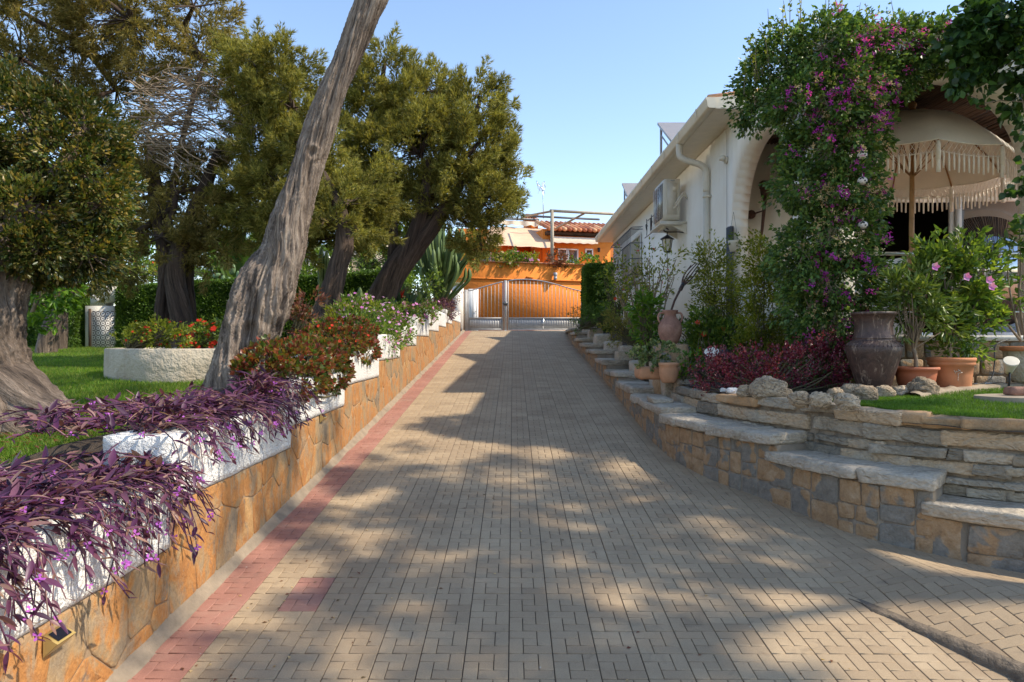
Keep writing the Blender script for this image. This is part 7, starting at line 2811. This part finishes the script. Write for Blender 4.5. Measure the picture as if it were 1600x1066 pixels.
# plants on the parapet of the orange house
pl_ = [(715, 402, 10, 'lf_yellow', 'leafy shrub at the left end of the orange parapet', None), (752, 402, 9, 'lf_variegated', 'pale green plant left of the middle of the orange parapet', None), (785, 403, 10, 'lf_yellow', 'bright green plant on the orange parapet below the wide window', 'fl_cream'),
       (806, 402, 11, 'lf_shrub', 'bushy plant on the orange parapet with yellow flowers', 'fl_cream'), (830, 403, 10, 'lf_yellow', 'green plant hanging over the orange parapet with white flowers', 'fl_pink'), (878, 401, 12, 'lf_rust', 'reddish brown plant hanging over the orange parapet by the terrace door', None),
       (932, 403, 11, 'lf_bright', 'fresh green plant at the right end of the orange parapet', None), (905, 404, 6, 'lf_shrub', 'small green plant right of the reddish brown one on the parapet', None)]
for (u, v, r_, m_, lab, fm) in pl_:
    shrub('parapet_plant', lab, 'plant', pxblobs([(u, v, r_), (u - r_ * .9, v + 2, r_ * .7), (u + r_ * .9, v + 2, r_ * .7), (u, v + 7, r_ * .5)], OY + .15), m_, 26, 14, .22, .14, (.07, .12), .6, base=(float(at(u, v, OY + .15).x), OY + .25, 4.84), stems=False, flowers=([(fm, 26, (.10, .14, 5), 'flower')] if fm else None), group='plants along the orange parapet')

# the orange house stands a little turned towards the sun
PV = Vector((-2.38, OY, 0))
QR = Matrix.Rotation(R(15), 3, 'Z')
for o in list(COL.objects):
    if o.parent is None and o.name.split('.')[0] in ('orange_house', 'pergola_frame', 'television_antenna', 'service_door', 'parapet_plant'):
        o.location = PV + QR @ (o.location - PV)
        o.rotation_euler.z = R(15)
        if o.name.startswith('orange_house'):           # the set back upper storey
            for ch_ in o.children:
                if ch_.name.split('.')[0] in ('wall', 'awning', 'eave_board', 'roof', 'chimney', 'window', 'terrace_beam') or (ch_.name.startswith('wall_lamp') and not ch_.get('label')):
                    ch_.location.x += .95
        if o.name.startswith('television_antenna'):
            o.location.x += 1.05

# shade sail that mirrors in the sliding door
def mirrored(u, v, t_=9.0):
    k = 10.98 + t_
    return Vector(((u - 800) / F * k, 10.98 - t_, 1.7 + (533 - v) / F * k))


t = thing('shade_sail', 'beige triangular shade sail seen as a reflection in the sliding door', 'shade sail', tuple(mirrored(1545, 345)))
A, B, C_ = mirrored(1486, 378, 8.6), mirrored(1568, 296, 9.6), mirrored(1616, 356, 8.8)
rows = []
for i in range(13):
    f = i / 12
    l = A.lerp(B, f)
    r_ = A.lerp(C_, f)
    rows.append([tuple(l.lerp(r_, s) + Vector((0, 0, .10 * math.sin(math.pi * f) * (s - .5) - .12 * math.sin(math.pi * s) * f))) for s in np.linspace(0, 1, 13)])
g = G()
g.grid(np.array(rows))
g.build('sail_cloth', M['awning_pale'], t, smooth=True)
for p, nm in ((A, 0), (B, 1), (C_, 2)):
    g = G()
    g.tube([(p.x, p.y, .2), (p.x, p.y, p.z + .05)], .045, 8)
    g.build('mast', M['steel'], t)

# fallen leaves and petals on the driveway
n = 240
y = 2.7 + 9 * RG.uniform(0, 1, n) ** 1.6
x = np.where(RG.uniform(0, 1, n) < .55, RG.uniform(-1.6, -.9, n), RG.uniform(-1.2, 1.6, n))
keep = np.abs(x) < 1.6
x, y = x[keep], y[keep]
P = np.stack([x, y, ground_z(x, y) + .002], 1)
g = G()
k = len(P)
scatter(g, LEAF, P[:k // 2], ru(k // 2) * np.array((1, 1, .1)), RG.uniform(.012, .03, k // 2), .5, up=np.array([(0, 0, 1.0)] * (k // 2)))
tag(g.build('fallen_leaf_litter', M['lf_rust'], None), 'scattered small dry leaves on the paved driveway', 'leaf litter', kind='stuff')
g = G()
scatter(g, LEAF, P[k // 2:], ru(k - k // 2) * np.array((1, 1, .1)), RG.uniform(.010, .022, k - k // 2), .7, up=np.array([(0, 0, 1.0)] * (k - k // 2)))
tag(g.build('fallen_petals', M['fl_cream'], None), 'pale fallen petals and droppings along the left side of the driveway', 'petals', kind='stuff')

# dry leaves under the old tree
n = 900
x = -3.6 + RG.normal(size=n) * .55
y = 4.7 + RG.normal(size=n) * .5
P = np.stack([x, y, lawn_z(x, y) + .03], 1)
g = G()
scatter(g, LEAF, P, ru(n) * np.array((1, 1, .3)), RG.uniform(.02, .045, n), .5, up=np.array([(0, 0, 1.0)] * n))
tag(g.build('dry_leaves', M['lf_rust'], None), 'dry fallen leaves on the lawn around the roots of the old left tree', 'fallen leaves', kind='stuff')
